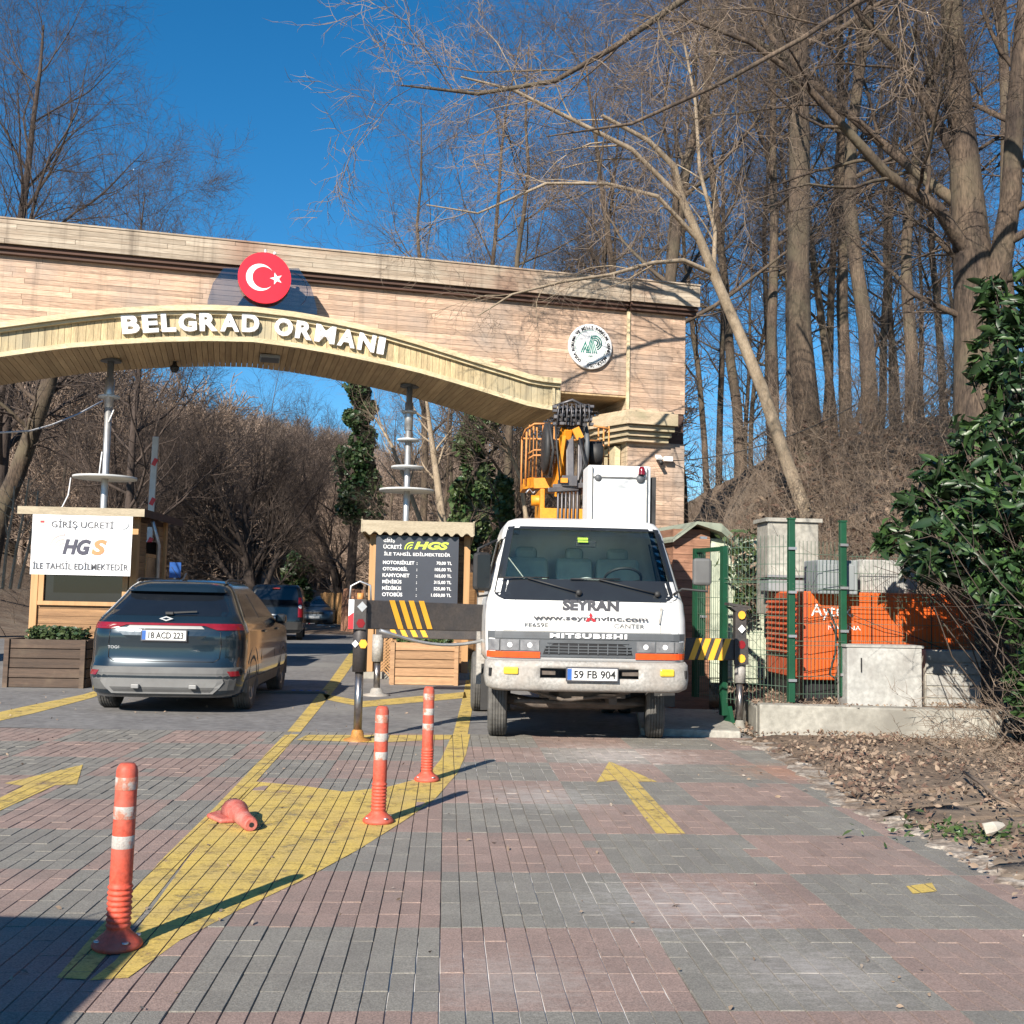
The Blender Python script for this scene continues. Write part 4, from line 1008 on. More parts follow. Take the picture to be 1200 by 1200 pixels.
# front panel details
fy = lambda x, z: cabh.fy(x, z)
b = MB(); cabh.patch(b, [(1.085, -1.02, 1.02), (1.12, -1.02, 1.02), (1.155, -1.02, 1.02)], .012, .02, 30); b.build('grey_strip', 'grey_trim', TR)
b = MB(); cabh.patch(b, [(.905, -1.01, 1.01), (1.0, -1.015, 1.015), (1.083, -1.02, 1.02)], .004, .02, 24); b.build('lower_panel', 'grey_trim', TR)
b = MB(); cabh.patch(b, [(.93, -.46, .46), (.99, -.44, .44), (1.045, -.34, .34)], .008, .0, 12); b.build('grille_opening', 'ink', TR)
b = MB()
for z in (.955, .985, 1.015): b.bar((-.44, fy(.3, z)-.014, z), (.44, fy(.3, z)-.014, z), .012, .008)
for x in np.linspace(-.4, .4, 9): b.bar((x, fy(x, .99)-.012, .935), (x, fy(x, .99)-.012, 1.04), .01, .008, upv=(0, 1, 0))
b.build('grille_bars', 'grey_trim', TR)
b = MB(); cabh.patch(b, [(1.045, -.42, .42), (1.06, -.36, .36), (1.075, -.34, .34)], .016, .0, 10); cabh.patch(b, [(.905, -.5, .5), (.925, -.5, .5)], .016, 0, 10); b.build('grille_frame', 'grey_trim', TR)
for s in (-1, 1):
    for (xa, xb) in ((.50, .69), (.705, .89)):
        b = MB(); cabh.patch(b, [(.962, *sorted((s*xa, s*xb))), (1.02, *sorted((s*xa, s*xb))), (1.072, *sorted((s*xa, s*xb)))], .014, .0, 6); hl = b.build('headlight', 'lens', TR)
        xm = s*(xa+xb)/2; MB().lathe([(0, -.019), (.018, -.018), (.026, -.016)], (xm, fy(xm, 1.02), 1.018), 'Y', 16).build('bulb', 'white', hl)
    b = MB(); cabh.patch(b, [(.962, *sorted((s*.905, s*1.015))), (1.072, *sorted((s*.905, s*1.015)))], .014, .0, 6); b.build('corner_lamp', 'lens', TR)
    b = MB(); cabh.patch(b, [(.89, *sorted((s*.49, s*1.025))), (.92, *sorted((s*.49, s*1.025))), (.952, *sorted((s*.49, s*1.025)))], .018, .0, 14); b.build('turn_signal', 'amber', TR)
text('brand_lettering', 'MITSUBISHI', TR, (0, fy(.1, 1.12)-.022, 1.095), 'white', width=.79, height=.05, bold=.010, spacing=1.2)
text('lettering', 'SEYRAN', TR, (.02, fy(.1, 1.42)-.006, 1.375), 'ink_grey', width=.58, height=.112, bold=.011)
text('lettering', 'www.seyranvinc.com', TR, (.02, fy(.2, 1.28)-.008, 1.262), 'ink_grey', width=1.18, height=.062, bold=.005)
text('lettering', 'FE659E', TR, (-.53, fy(.5, 1.22)-.008, 1.205), 'grey_trim', width=.24, height=.04, bold=.0)
text('lettering', 'CANTER', TR, (.42, fy(.42, 1.22)-.008, 1.205), 'grey_trim', width=.31, height=.045, bold=.0)
b = MB(); yb = fy(0, 1.3)-.012
def dia(cx, cz, a_, g): 
    c_, s_ = math.cos(g), math.sin(g); pts = [(0, 0), (a_*.5, a_*.29), (a_, 0), (a_*.5, -a_*.29)]; return [(cx+p[0]*c_-p[1]*s_, cz+p[0]*s_+p[1]*c_) for p in pts]
for g in (R(90), R(210), R(330)): b.prism(dia(.02, 1.30, .062, g), yb, yb+.006)
b.build('three_diamond_badge', 'red_paint', TR)
# wipers
for (x0, x1) in ((-.1, -.62), (.72, .12)):
    z0, z1 = 1.56, 1.70
    b = MB(); pts = [(x0+(x1-x0)*t, cabh.fy(x0+(x1-x0)*t, z0+(z1-z0)*t)-.035, z0+(z1-z0)*t) for t in (0, .5, 1)]
    b.tube(pts, .009, 6); b.lathe([(0, -.02), (.03, -.02), (.03, .03)], (x0, fy(x0, z0)-.03, z0), 'Y', 12)
    b.tube([(x1-.30, cabh.fy(x1-.1, z1)-.03, z1+.0), (x1+.22, cabh.fy(x1, z1)-.03, z1+.01)], .008, 5); b.build('wiper', 'black', TR)
b = MB()
for s in (-1, 1): cabh.patch(b, [(z, *sorted((s*.745, s*.749))) for z in np.linspace(1.165, 1.475, 6)], .002, .004, 1)
cabh.patch(b, [(1.158, -.95, .95), (1.162, -.95, .95)], .002, .004, 20)
b.build('panel_gap', 'ink', TR)
MB().bar((.73, fy(.73, 1.3)-.02, 1.26), (.76, fy(.76, 1.4)-.02, 1.42), .018, .012).build('grab_handle', 'dirty_white', TR)
# bumper
BHl = Hull([(.565, .96, -.02, .5, .14, .05, .05, 0), (.60, 1.03, -.06, .5, .16, .05, .06, 0), (.70, 1.045, -.07, .5, .16, .05, .06, 0), (.84, 1.04, -.06, .5, .16, .05, .06, 0), (.87, 1.02, -.02, .5, .16, .05, .06, 0)])
b = MB(); BHl.mesh(b, [.565, .58, .60, .65, .70, .76, .80, .84, .86, .87], skip=lambda x, y, z: y > .45 or (.70 < z < .80 and abs(x) < .50 and y < .3 and abs(x) > .0), nm=24, top=False, bottom=False)
bp = b.build('bumper', 'dirty_white', TR); md = bp.modifiers.new('s', 'SOLIDIFY'); md.thickness = .03; md.offset = -1
MB().box((0, .14, .75), (1.1, .02, .14)).build('bumper_recess', 'ink', TR)
MB().box((-.42, .04, .75), (.16, .08, .04)).box((.42, .04, .75), (.16, .08, .04)).build('tow_hook', 'under', TR)
for s in (-1, 1):
    x = s*.79; yq = BHl.fy(x, .76); b = MB(); b.box((x, yq-.008, .768), (.15, .03, .075), rz=s*.12); b.build('fog_lamp', 'fog', TR, bevel=.02)
    x = s*.99; b = MB(); b.box((x, BHl.fy(x, .76)+.0, .75), (.03, .03, .08), rz=s*.9); b.build('bumper_slot', 'ink', TR)
plate(TR, .02, -.10, .745, .50, '59 FB 904', tw=.84, h=.115)
# chassis, axle, wheels
MB().box((-.42, 3.0, .62), (.1, 5.4, .2)).box((.42, 3.0, .62), (.1, 5.4, .2)).box((0, .5, .52), (.9, .1, .12)).box((0, 2.0, .6), (.9, .1, .15)).build('chassis', 'under', TR)
MB().tube([(-.85, .98, .42), (-.5, .95, .36), (.5, .95, .36), (.85, .98, .42)], .06, 8).tube([(-.7, .7, .40), (.7, .75, .38)], .025, 6).box((0, 1.2, .55), (.5, .8, .35)).box((-.3, .6, .5), (.1, .3, .12)).box((.32, .6, .48), (.08, .3, .16)).tube([(-.6, .45, .55), (-.2, .4, .44), (.3, .42, .5), (.6, .5, .56)], .02, 5).build('front_axle', 'under', TR)
MB().box((0, 1.25, .78), (1.86, .95, .12)).build('cab_underside', 'under', TR)
wheel(TR, -.86, .98, .385, .21, -1, tyre='rubber', rz=R(-4)); wheel(TR, .86, .98, .385, .21, 1, tyre='rubber', rz=R(-9))
for s in (-1, 1):
    for xx in (.98, .74): wheel(TR, s*xx, 3.6, .39, .20, s, tyre='rubber')
MB().box((.86, 1.5, .48), (.34, .015, .52)).box((-.86, 1.5, .48), (.34, .015, .52)).build('mud_flap', 'black', TR)
text('lettering', 'Jaran', TR, (.84, 1.485, .62), 'white', width=.14, height=.05, shear=.3)
MB().box((.88, .62, .52), (.26, .02, .30)).build('front_flap', 'black', TR)
# mirrors
mb = MB(); mb.tube([(-.98, .45, 1.52), (-1.12, .38, 1.5), (-1.15, .36, 1.62), (-1.13, .4, 2.0), (-.93, .5, 2.1)], .014, 6); mb.build('mirror_bracket', 'black', TR)
MB().box((-1.09, .36, 1.76), (.20, .10, .40), rz=.5).build('mirror', 'black', TR, bevel=.045)
MB().box((-1.075, .30, 1.76), (.15, .006, .34), rz=.5).build('mirror_rim', 'black_gloss', TR, bevel=.0)
mb = MB(); mb.tube([(.9, .2, 1.56), (.97, .12, 1.62), (1.22, .06, 1.60), (1.22, .08, 1.72)], .014, 6); mb.build('mirror_bracket', 'black', TR)
MB().box((1.17, .10, 1.80), (.19, .10, .28), rz=-.1).build('mirror', 'cladding', TR, bevel=.03)
# deck behind cab
MB().box((0, 3.2, .86), (1.9, 2.9, .1)).box((0, 1.95, 1.05), (1.5, .25, .5)).build('deck', 'beam', TR)
MB().box((-.98, 2.35, .9), (.06, 1.1, .16)).box((.98, 2.35, .9), (.06, 1.1, .16)).build('side_guard', 'metal', TR)
MB().box((-1.0, 2.45, 1.0), (.12, .35, 1.1)).build('ladder_post', 'dirty_white', TR)
# white cabinet behind the cab
def T_(px, py, D): q = P(px, py, D)-np.array([tp[0], tp[1], 0]); c_, s_ = math.cos(-TY), math.sin(-TY); return (q[0]*c_-q[1]*s_, q[0]*s_+q[1]*c_, q[2])
c0 = T_(689, 545, 13.2); c1 = T_(763, 545, 13.2)
xa, xb, zt_ = c0[0], c1[0], c0[2]; yy = 2.05
cb = MB().box(((xa+xb)/2, yy+.25, (zt_+.95)/2), (xb-xa, .5, zt_-.95)).build('white_cabinet', 'box_white', TR, bevel=.02)
b = MB(); b.box(((xa+xb)/2, yy-.008, (zt_+1.6)/2-.04), (xb-xa-.07, .02, zt_-1.6-.12)); b.build('cabinet_door', 'white_paint', cb, bevel=.008)
MB().box(((xa+xb)/2, yy-.03, zt_-.15), (xb-xa-.1, .012, .015)).box((xa+.05, yy-.03, (zt_+2.2)/2), (.012, .012, zt_-2.25)).box((xb-.05, yy-.03, (zt_+2.2)/2), (.012, .012, zt_-2.25)).build('door_frame', 'cladding', cb)
MB().lathe([(0, -.03), (.035, -.02), (.045, 0)], (xa+.12, yy-.02, zt_-.16), 'Y', 14).build('work_lamp', 'grey_trim', cb)
MB().lathe([(0, -.03), (.045, -.02), (.055, 0)], (xb-.13, yy-.03, zt_-.16), 'Y', 14).build('work_lamp', 'grey_trim', cb)
MB().lathe([(.045, 0), (.04, .04), (.038, .07), (.025, .095), (0, .10)], (xb-.12, yy-.05, zt_-.11), n=12).build('red_beacon', 'red_lens', cb)
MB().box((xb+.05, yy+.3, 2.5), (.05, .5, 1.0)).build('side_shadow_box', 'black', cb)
# turret
q0, q1 = T_(631, 600, 14.2), T_(697, 600, 14.2); xa, xb = q0[0], q1[0]; xm = (xa+xb)/2; yt = 3.1
zt2 = T_(660, 575, 14.2)[2]
MB().box((xm, yt+.2, 1.2), (.7, .8, .6)).build('turret_column', 'yellow_metal', TR, bevel=.02)
MB().box((xm, yt-.2, (zt2-.25+1.5)/2), (xb-xa, .04, zt2-.25-1.5)).box((xa+.03, yt+.2, (zt2+1.5)/2), (.06, .8, zt2-1.5)).box((xb-.03, yt+.2, (zt2+1.5)/2), (.06, .8, zt2-1.5)).build('turret', 'yellow_metal', TR, bevel=.012)
MB().lathe([(0, -.09), (.07, -.09), (.07, .03)], (xa-.01, yt, zt2-.14), 'X', 16).build('pivot_pin', 'yellow_metal', TR)
b = MB()
for k in range(6): x = xm-.14+.05*k; b.tube([(x, yt-.23, 1.9), (x, yt-.24, zt2-.1), (x+.02, yt-.1, zt2+.12)], .016, 6)
b.build('hydraulic_hoses', 'steel_dark', TR)
zt3 = T_(665, 476, 14.2)[2]
zz = lambda py: T_(660, py, 14.2)[2]; xx_ = lambda px: T_(px, 560, 14.2)[0]
bm_ = MB(); bm_.bar((xx_(656), yt+.3, zz(570)), (xx_(663), yt, zz(502)), .11, .18).build('boom_section', 'yellow_metal', TR, bevel=.01)
MB().bar((xx_(667), yt-.1, zz(575)), (xx_(667), yt+.1, zz(485)), .10, .12).bar((xx_(678), yt-.1, zz(580)), (xx_(680), yt+.05, zz(500)), .06, .08).build('hydraulic_cylinder', 'steel_dark', TR, bevel=.01)
MB().bar((xx_(652), yt+.0, zz(582)), (xx_(659), yt-.12, zz(512)), .045, .05).bar((xx_(672), yt-.1, zz(503)), (xx_(678), yt-.1, zz(515)), .07, .1).bar((xx_(690), yt+.2, zz(500)), (xx_(694), yt+.2, zz(580)), .05, .05).build('boom_strut', 'yellow_metal', TR)
b = MB(); b.bar((xx_(646), yt-.2, zz(573)), (xx_(686), yt-.2, zz(570)), .08, .07); b.bar((xx_(640), yt-.25, zz(577)), (xx_(676), yt-.2, zz(574)), .05, .06); b.box((xx_(665), yt-.22, zz(566)), (.2, .12, .14)); b.build('boom_yoke', 'steel_dark', TR, bevel=.01)
MB().box((xx_(658), yt-.3, zz(566)), (.09, .05, .06)).build('yoke_pin', 'yellow_metal', TR)
# rollers and chain at the head
b = MB()
for i in range(5):
    for j in range(7):
        x = xx_(649+j*6.7); z = zz(478+i*5.0); b.box((x+rnd.gauss(0, .008), yt-.06+rnd.gauss(0, .04), z+rnd.gauss(0, .006)), (.055, .1, .034), rx=rnd.uniform(-.3, .3))
for j in range(8): b.tube([(xx_(650+j*5.5), yt-.15, zz(500)), (xx_(652+j*5), yt-.18, zz(476)), (xx_(655+j*4), yt+.1, zz(472))], .01, 5)
b.tube([(xx_(646), yt, zz(477)), (xx_(668), yt-.1, zz(470)), (xx_(690), yt, zz(478))], .02, 6)
b.build('cable_chain', 'steel_dark', TR)
b = MB(); b.box((xx_(668), yt+.08, zz(488)), (.36, .1, .24)); b.build('boom_head', 'beam', TR, bevel=.02)
for px_, w_ in ((641, .06), (687, .05)):
    MB().lathe([(0, -w_*.7), (.28, -w_*.7), (.35, -w_*.4), (.35, w_*.4), (.28, w_*.7), (0, w_*.7)], (xx_(px_), yt+.25, zz(524)), 'X', 28).build('hose_reel', 'black' if px_ == 641 else 'grey_trim', TR)
MB().lathe([(0, -.05), (.17, -.05), (.17, .12), (0, .12)], (xx_(697), yt+.25, zz(528)), 'X', 18).build('winch_drum', 'black', TR)
MB().tube([(xx_(641), yt-.15, zz(498)), (xx_(646), yt-.2, zz(530)), (xx_(643), yt-.1, zz(560))], .02, 6).tube([(xx_(648), yt-.15, zz(500)), (xx_(651), yt-.2, zz(535)), (xx_(655), yt-.2, zz(572))], .014, 6).tube([(xx_(676), yt-.2, zz(515)), (xx_(682), yt-.25, zz(545)), (xx_(675), yt-.2, zz(570))], .016, 6).build('hydraulic_hoses', 'black', TR)
# basket
yb_ = yt+.9; dz = 15.2
bx = lambda px: T_(px, 560, dz)[0]; bz = lambda py: T_(640, py, dz)[2]
b = MB()
for px_ in (613, 617, 622, 626.5): 
    b.tube([(bx(px_), yb_-.3+(px_-613)*.02, bz(572)), (bx(px_+ .5), yb_-.3+(px_-613)*.02, bz(503 if px_ > 614 else 512))], .014, 5)
for px_ in (632, 645, 696, 702, 708): b.tube([(bx(px_), yb_-.32, bz(572)), (bx(px_), yb_-.32, bz(503))], .012, 5)
for py_ in (503, 533, 539): b.tube([(bx(613), yb_-.2, bz(py_+5)), (bx(622), yb_-.33, bz(py_)), (bx(650), yb_-.33, bz(py_-1))], .014, 5)
b.tube([(bx(690), yb_-.33, bz(503)), (bx(707), yb_-.33, bz(506)), (bx(708), yb_+.3, bz(508))], .014, 5); b.tube([(bx(690), yb_-.33, bz(537)), (bx(708), yb_-.33, bz(538))], .012, 5)
b.tube([(bx(613), yb_-.2, bz(508)), (bx(613), yb_+.5, bz(510))], .014, 5); b.tube([(bx(613), yb_+.5, bz(508)), (bx(613), yb_+.5, bz(570))], .014, 5); b.tube([(bx(613), yb_+.5, bz(510)), (bx(708), yb_+.5, bz(510))], .014, 5)
b.build('basket_rail', 'basket_orange', TR)
b = MB(); pts = [(bx(612), yb_+.5), (bx(612), yb_-.2), (bx(622), yb_-.38), (bx(650), yb_-.40), (bx(700), yb_-.38), (bx(708), yb_+.5)]
b.prism(pts, bz(575), bz(568), 'XY'); 
for i in range(1, 4): b.bar((pts[i][0], pts[i][1], bz(571)), (pts[i+1][0], pts[i+1][1], bz(570)), .03, .14)
b.build('basket_floor', 'yellow_metal', TR)
MB().tube([(bx(614), yb_-.3, bz(582)), (bx(618), yb_-.3, bz(577)), (bx(622), yb_-.3, bz(582)), (bx(628), yb_-.3, bz(576))], .016, 5).build('basket_hooks', 'metal', TR)
# outriggers
def stripes(parent, a_, b_, z0, z1, t0s, w_, lean, y_off, mat='stripe_yellow'):
    """slanted stripes on the face of a beam from a_ to b_"""
    a_ = Vector(a_); b_ = Vector(b_); d = (b_-a_); L = d.length; d.normalize(); nrm = Vector((d.y, -d.x, 0)).normalized()
    mb = MB()
    for t in t0s:
        pts = [(t, z1), (t+w_, z1), (t+w_+lean, z0), (t+lean, z0)]; vs = []
        for o in (y_off, y_off+.004):
            for (s_, z) in pts: p = a_+d*s_+nrm*o; vs.append((p.x, p.y, z))
        mb.add(vs, [(0, 1, 2, 3), (7, 6, 5, 4), (0, 4, 5, 1), (1, 5, 6, 2), (2, 6, 7, 3), (3, 7, 4, 0)])
    mb.build('warning_stripes', mat, parent)
# front left
f1 = G(420, 868); jl = T_(424, 720, f1[1])
ya, za1, za0 = jl[1], T_(430, 703, f1[1])[2], T_(430, 737, f1[1])[2]
xr = T_(566, 720, 12.3); zr1, zr0 = T_(566, 711, 12.3)[2], T_(566, 739, 12.3)[2]
o1 = MB(); av = Vector((jl[0], jl[1], (za1+za0)/2)); bv = Vector((xr[0]+.3, xr[1]+.25, (zr1+zr0)/2)); o1.bar(av, bv, .15, (za1-za0)); ob = o1.build('outrigger_beam', 'beam', TR, bevel=.01)
ob['label'] = 'front left outrigger beam with orange stripes'
stripes(ob, av, bv, av.z-.15, av.z+.15, (.28, .40, .52, .65), .065, .12, .079)
MB().box((jl[0]-.03, jl[1]-.09, av.z), (.17, .05, .31)).build('end_plate', 'beam', ob, bevel=.005)
MB().box((jl[0]-.10, jl[1]-.118, av.z), (.055, .006, .30)).build('red_white_marker', 'white', ob)
MB().prism([(jl[0]-.127, av.z-.02), (jl[0]-.127, av.z-.15), (jl[0]-.075, av.z-.15), (jl[0]-.075, av.z+.02)], jl[1]-.124, jl[1]-.121).build('red_marker', 'red_paint', ob)
def diamond(parent, x, y, z, r_, mat, n=4): MB().prism([(x+r_*math.cos(2*math.pi*k/n), z+r_*1.1*math.sin(2*math.pi*k/n)) for k in range(n)], y-.004, y).build('reflector', mat, parent)
diamond(ob, jl[0]+.01, jl[1]-.116, av.z+.08, .05, 'metal'); diamond(ob, jl[0]+.0, jl[1]-.116, av.z-.09, .045, 'red_lens', 6)
def jack(parent, x, y, ztop, zmid, zcol, matbody, rr=.055, foot='foot_paint', fz=.0, footr=.14):
    MB().tube([(x, y, zmid), (x, y, ztop)], rr, 14).build('jack_housing', matbody, parent)
    MB().tube([(x, y, .05+fz), (x, y, zmid)], rr*.58, 12).build('jack_rod', 'chrome', parent)
    MB().lathe([(footr, .0+fz), (footr, .02+fz), (footr*.5, .035+fz), (footr*.42, .1+fz), (.04, .12+fz)], (x, y, 0), n=20).build('jack_foot', foot, parent)
jack(ob, jl[0]-.005, jl[1]-.02, za1-.1, T_(424, 787, f1[1])[2], 0, 'beam', .075)
diamond(ob, jl[0]-.05, jl[1]-.10, av.z-.30, .035, 'white'); diamond(ob, jl[0]+.03, jl[1]-.10, av.z-.30, .045, 'stripe_yellow', 6)
MB().tube([(jl[0]-.13, jl[1], za1-.02), (jl[0]-.12, jl[1], za1+.14), (jl[0]-.03, jl[1], za1+.19), (jl[0]+.08, jl[1], za1+.15), (jl[0]+.09, jl[1], za1-.02)], .012, 6).build('hose_guard', 'metal', ob)
MB().tube([(jl[0]-.02, jl[1], za1-.02), (jl[0]-.02, jl[1], za1+.07)], .035, 10).build('valve', 'basket_orange', ob)
p_ = [(jl[0]+.2+(bv.x-jl[0]-.2)*t, jl[1]-.1+(bv.y-jl[1])*t, za0-.01-.16*math.sin(math.pi*min(1, t*.95))) for t in np.linspace(0, 1, 12)]
MB().tube(p_, .02, 6).build('hydraulic_hose', 'metal', ob)
# rear left
f2 = G(443, 815); q = T_(445, 740, f2[1]); z1, z0 = T_(470, 722, f2[1])[2], T_(470, 748, f2[1])[2]
av = Vector((q[0]-.05, q[1], (z1+z0)/2)); bv = Vector((-.3, q[1]-.1, (z1+z0)/2)); o2 = MB().bar(av, bv, .15, z1-z0).build('outrigger_beam', 'beam', TR, bevel=.01); o2['label'] = 'rear left outrigger beam, half hidden'
stripes(o2, av, bv, av.z-.14, av.z+.14, (.12, .27, .42, .57), .075, .14, .079)
jack(o2, av.x+.03, av.y-.02, z0+.05, T_(443, 775, f2[1])[2], 0, 'dirty_white', .085, 'dirty_white', footr=.2)
# front right
f3 = G(872, 858); jl = T_(868, 740, f3[1]); z1, z0 = T_(840, 748, f3[1])[2], T_(840, 773, f3[1])[2]
av = Vector((jl[0], jl[1], (z1+z0)/2)); bv = Vector((.3, jl[1]-.1, (z1+z0)/2)); o3 = MB().bar(bv, av, .15, z1-z0).build('outrigger_beam', 'beam', TR, bevel=.01); o3['label'] = 'right outrigger beam with orange stripes'
xs_ = [T_(x, 760, f3[1])[0]-bv.x for x in (812, 823, 835, 847)]
stripes(o3, bv, av, av.z-(z1-z0)/2, av.z+(z1-z0)/2, xs_, .07, -.09, .079)
zc1, zc0 = T_(870, 712, f3[1])[2], T_(870, 778, f3[1])[2]
MB().box((jl[0]-.02, jl[1]-.03, (zc1+av.z)/2), (.13, .12, zc1-av.z)).build('end_column', 'beam', o3, bevel=.005); MB().box((jl[0]-.02, jl[1]-.09, av.z-.02), (.16, .05, .30)).build('end_plate', 'beam', o3, bevel=.005)
for dz_, mt_, n_ in ((.40, 'stripe_yellow', 8), (.24, 'white', 4), (.06, 'red_lens', 8), (-.1, 'stripe_yellow', 8)): diamond(o3, jl[0]-.02, jl[1]-.117, av.z+dz_, .045, mt_, n_)
MB().box((jl[0]-.04, jl[1], zc1+.02), (.26, .2, .03), ry=.15).prism([(jl[0]-.16, zc1+.01), (jl[0]+.08, zc1), (jl[0]-.02, zc1-.09)], jl[1]-.1, jl[1]+.1).build('end_cap', 'beam', o3)
jack(o3, jl[0]-.01, jl[1]-.01, av.z-.12, T_(872, 800, f3[1])[2], 0, 'dirty_white', .065, 'concrete', footr=.12, fz=.02)

# ------------------------------------------------------------------ blue SUV
def suv(label, loc, rz, paint='cardblue'):
    t = thing('suv', label, 'car', loc, rz)
    K = [(.20, .84, .16, 4.40, .25, .3, .05, .1), (.26, .90, .06, 4.5, .28, .35, .06, .12), (.45, .935, .0, 4.56, .30, .38, .07, .12), (.58, .94, .03, 4.56, .30, .4, .07, .12), (.62, .935, .06, 4.56, .3, .4, .07, .12), (.80, .94, .08, 4.52, .3, .4, .08, .12),
         (.95, .935, .07, 4.40, .30, .4, .08, .12), (1.00, .93, .08, 4.2, .3, .4, .08, .12), (1.04, .915, .09, 3.7, .28, .3, .08, .1), (1.10, .90, .12, 3.35, .26, .25, .08, .1), (1.16, .87, .17, 3.2, .25, .2, .08, .1),
         (1.45, .70, .56, 2.75, .22, .2, .08, .08), (1.54, .645, .62, 2.55, .22, .2, .08, .08), (1.60, .59, .72, 2.35, .22, .2, .08, .08), (1.635, .50, .9, 2.1, .2, .2, .06, .05), (1.65, .36, 1.15, 1.9, .2, .2, .05, .05)]
    H = Hull(K); zs = [.2, .23, .26, .34, .45, .52, .58, .62, .7, .8, .88, .95, .98, 1.0, 1.02, 1.04, 1.07, 1.10, 1.13, 1.16, 1.22, 1.3, 1.38, 1.45, 1.5, 1.54, 1.57, 1.60, 1.62, 1.635, 1.65]
    b = MB(); H.mesh(b, zs, nm=20, ns=24); body = b.build('body', paint, t)
    cut_arches(body, [(.82, .92, .36, .42, .6), (-.82, .92, .36, .42, .6), (.82, 3.65, .36, .42, .6), (-.82, 3.65, .36, .42, .6)])
    for s in (-1, 1):
        for y in (.92, 3.65):
            MB().lathe([(.415, -.02), (.415, .008), (.445, .010), (.45, -.02)], (s*.93, y, .36), 'X', 24, a0=R(-15), a1=R(195)).build('arch_trim', 'cladding', t)
            wheel(t, s*.835, y, .36, .22, s, .66, 5, 'rubber')
            MB().box((s*.6, y, .5), (.1, .8, .5)).build('arch_liner', 'black', t)
        # flank windows and trims
        b = MB(); H.spatch(b, [(1.18, .62, 1.55), (1.28, .70, 1.55), (1.40, .86, 1.55), (1.47, 1.02, 1.55)], s); b.build('side_window', 'carglass', t)
        b = MB(); H.spatch(b, [(1.16, 1.62, 2.95), (1.28, 1.62, 2.85), (1.40, 1.62, 2.68), (1.47, 1.62, 2.5)], s); b.build('side_window', 'carglass', t)
        b = MB(); H.spatch(b, [(.26, .1+.3, 4.1), (.40, .4, 4.1)], s, .012, .02); b.build('sill_cladding', 'cladding', t)
        b = MB()
        for y0_ in (1.58, 2.75): H.spatch(b, [(z, y0_, y0_+.008) for z in np.linspace(.42, 1.16, 6)], s, .001, .003, 1)
        b.build('door_gap', 'ink', t)
        for y0_ in (1.75, 2.9): MB().box((s*.945, y0_, .98), (.03, .2, .03)).build('door_handle', paint, t, bevel=.008)
        MB().box((s*.985, 2.95, 1.12), (.16, .14, .14)).build('mirror', 'black_gloss', t, bevel=.04)
        b = MB(); b.tube([(s*.56, .85, 1.615), (s*.565, 1.0, 1.645), (s*.565, 2.0, 1.655), (s*.55, 2.3, 1.625)], .016, 6); b.build('roof_rail', 'black', t)
    # rear end (y0)
    f = lambda z, a_: (-a_, a_)
    b = MB(); H.patch(b, [(1.19, -.69, .69), (1.25, -.70, .70), (1.35, -.64, .64), (1.44, -.58, .58), (1.47, -.53, .53)], .004, .01, 16); b.build('rear_window', 'carglass', t)
    b = MB(); H.patch(b, [(1.485, -.60, .60), (1.505, -.60, .60)], .10, .03, 14); H.patch(b, [(1.505, -.59, .59), (1.53, -.57, .57)], .06, .05, 14); b.build('roof_spoiler', paint, t)
    b = MB(); H.patch(b, [(1.102, -.87, .87), (1.09, -.88, .88), (1.075, -.89, .89)][::-1], .010, .01, 24)
    for s in (-1, 1): H.patch(b, [(1.025, *sorted((s*.62, s*.90))), (1.05, *sorted((s*.54, s*.90))), (1.078, *sorted((s*.46, s*.89)))], .012, .01, 10)
    b.build('tail_light_bar', 'red_lens', t)
    b = MB(); H.patch(b, [(1.035, -.47, .47), (1.052, -.45, .45), (1.07, -.43, .43)], .014, .005, 10); b.build('silver_strip', 'silver', t)
    b = MB(); H.patch(b, [(.90, -.42, .42), (.95, -.50, .50), (1.0, -.56, .56), (1.03, -.48, .48)], .002, .004, 12); b.build('plate_recess', paint, t)
    plate(t, 0, .055, .955, .52, '18 ACD 223', tw=.80, h=.115)
    text('lettering', 'TOGG', t, (-.60, H.fy(.6, .80)-.006, .785), 'metal', width=.15, height=.035, bold=.002)
    b = MB(); yq = .13
    for g in (0, math.pi): pass
    b.prism([(-.085, 1.155), (0, 1.185), (.085, 1.155), (.045, 1.155), (0, 1.17), (-.045, 1.155)], yq-.012, yq-.004); b.prism([(-.085, 1.155), (-.045, 1.155), (0, 1.14), (.045, 1.155), (.085, 1.155), (0, 1.125)], yq-.012, yq-.004); b.build('badge', 'metal', t)
    b = MB(); H.patch(b, [(.50, -.93, .93), (.54, -.93, .93), (.575, -.90, .90)], .010, .01, 26); H.patch(b, [(.22, -.86, .86), (.30, -.90, .90), (.42, -.93, .93), (.50, -.93, .93)], .006, .01, 26); b.build('bumper_cladding', 'cladding', t)
    b = MB(); H.patch(b, [(.255, -.60, .60), (.33, -.68, .68), (.40, -.73, .73), (.44, -.72, .72)], .018, .01, 20); b.build('skid_plate', 'silver', t)
    b = MB(); H.patch(b, [(.25, -.55, .55), (.31, -.6, .6), (.335, -.62, .62)], .021, .0, 20); b.build('skid_inset', 'cladding', t)
    for x in (-.3, .38): MB().box((x, -.01, .345), (.09, .05, .05)).build('bumper_block', 'silver', t, bevel=.008)
    for s in (-1, 1): b = MB(); H.patch(b, [(.47, *sorted((s*.80, s*.90))), (.53, *sorted((s*.76, s*.88)))], .016, .0, 5); b.build('bumper_reflector', 'red_lens', t)
    b = MB()
    xs2 = [(-.66, 1.0), (-.67, .85), (-.66, .68), (-.6, .64), (.6, .64), (.66, .68), (.67, .85), (.66, 1.0)]
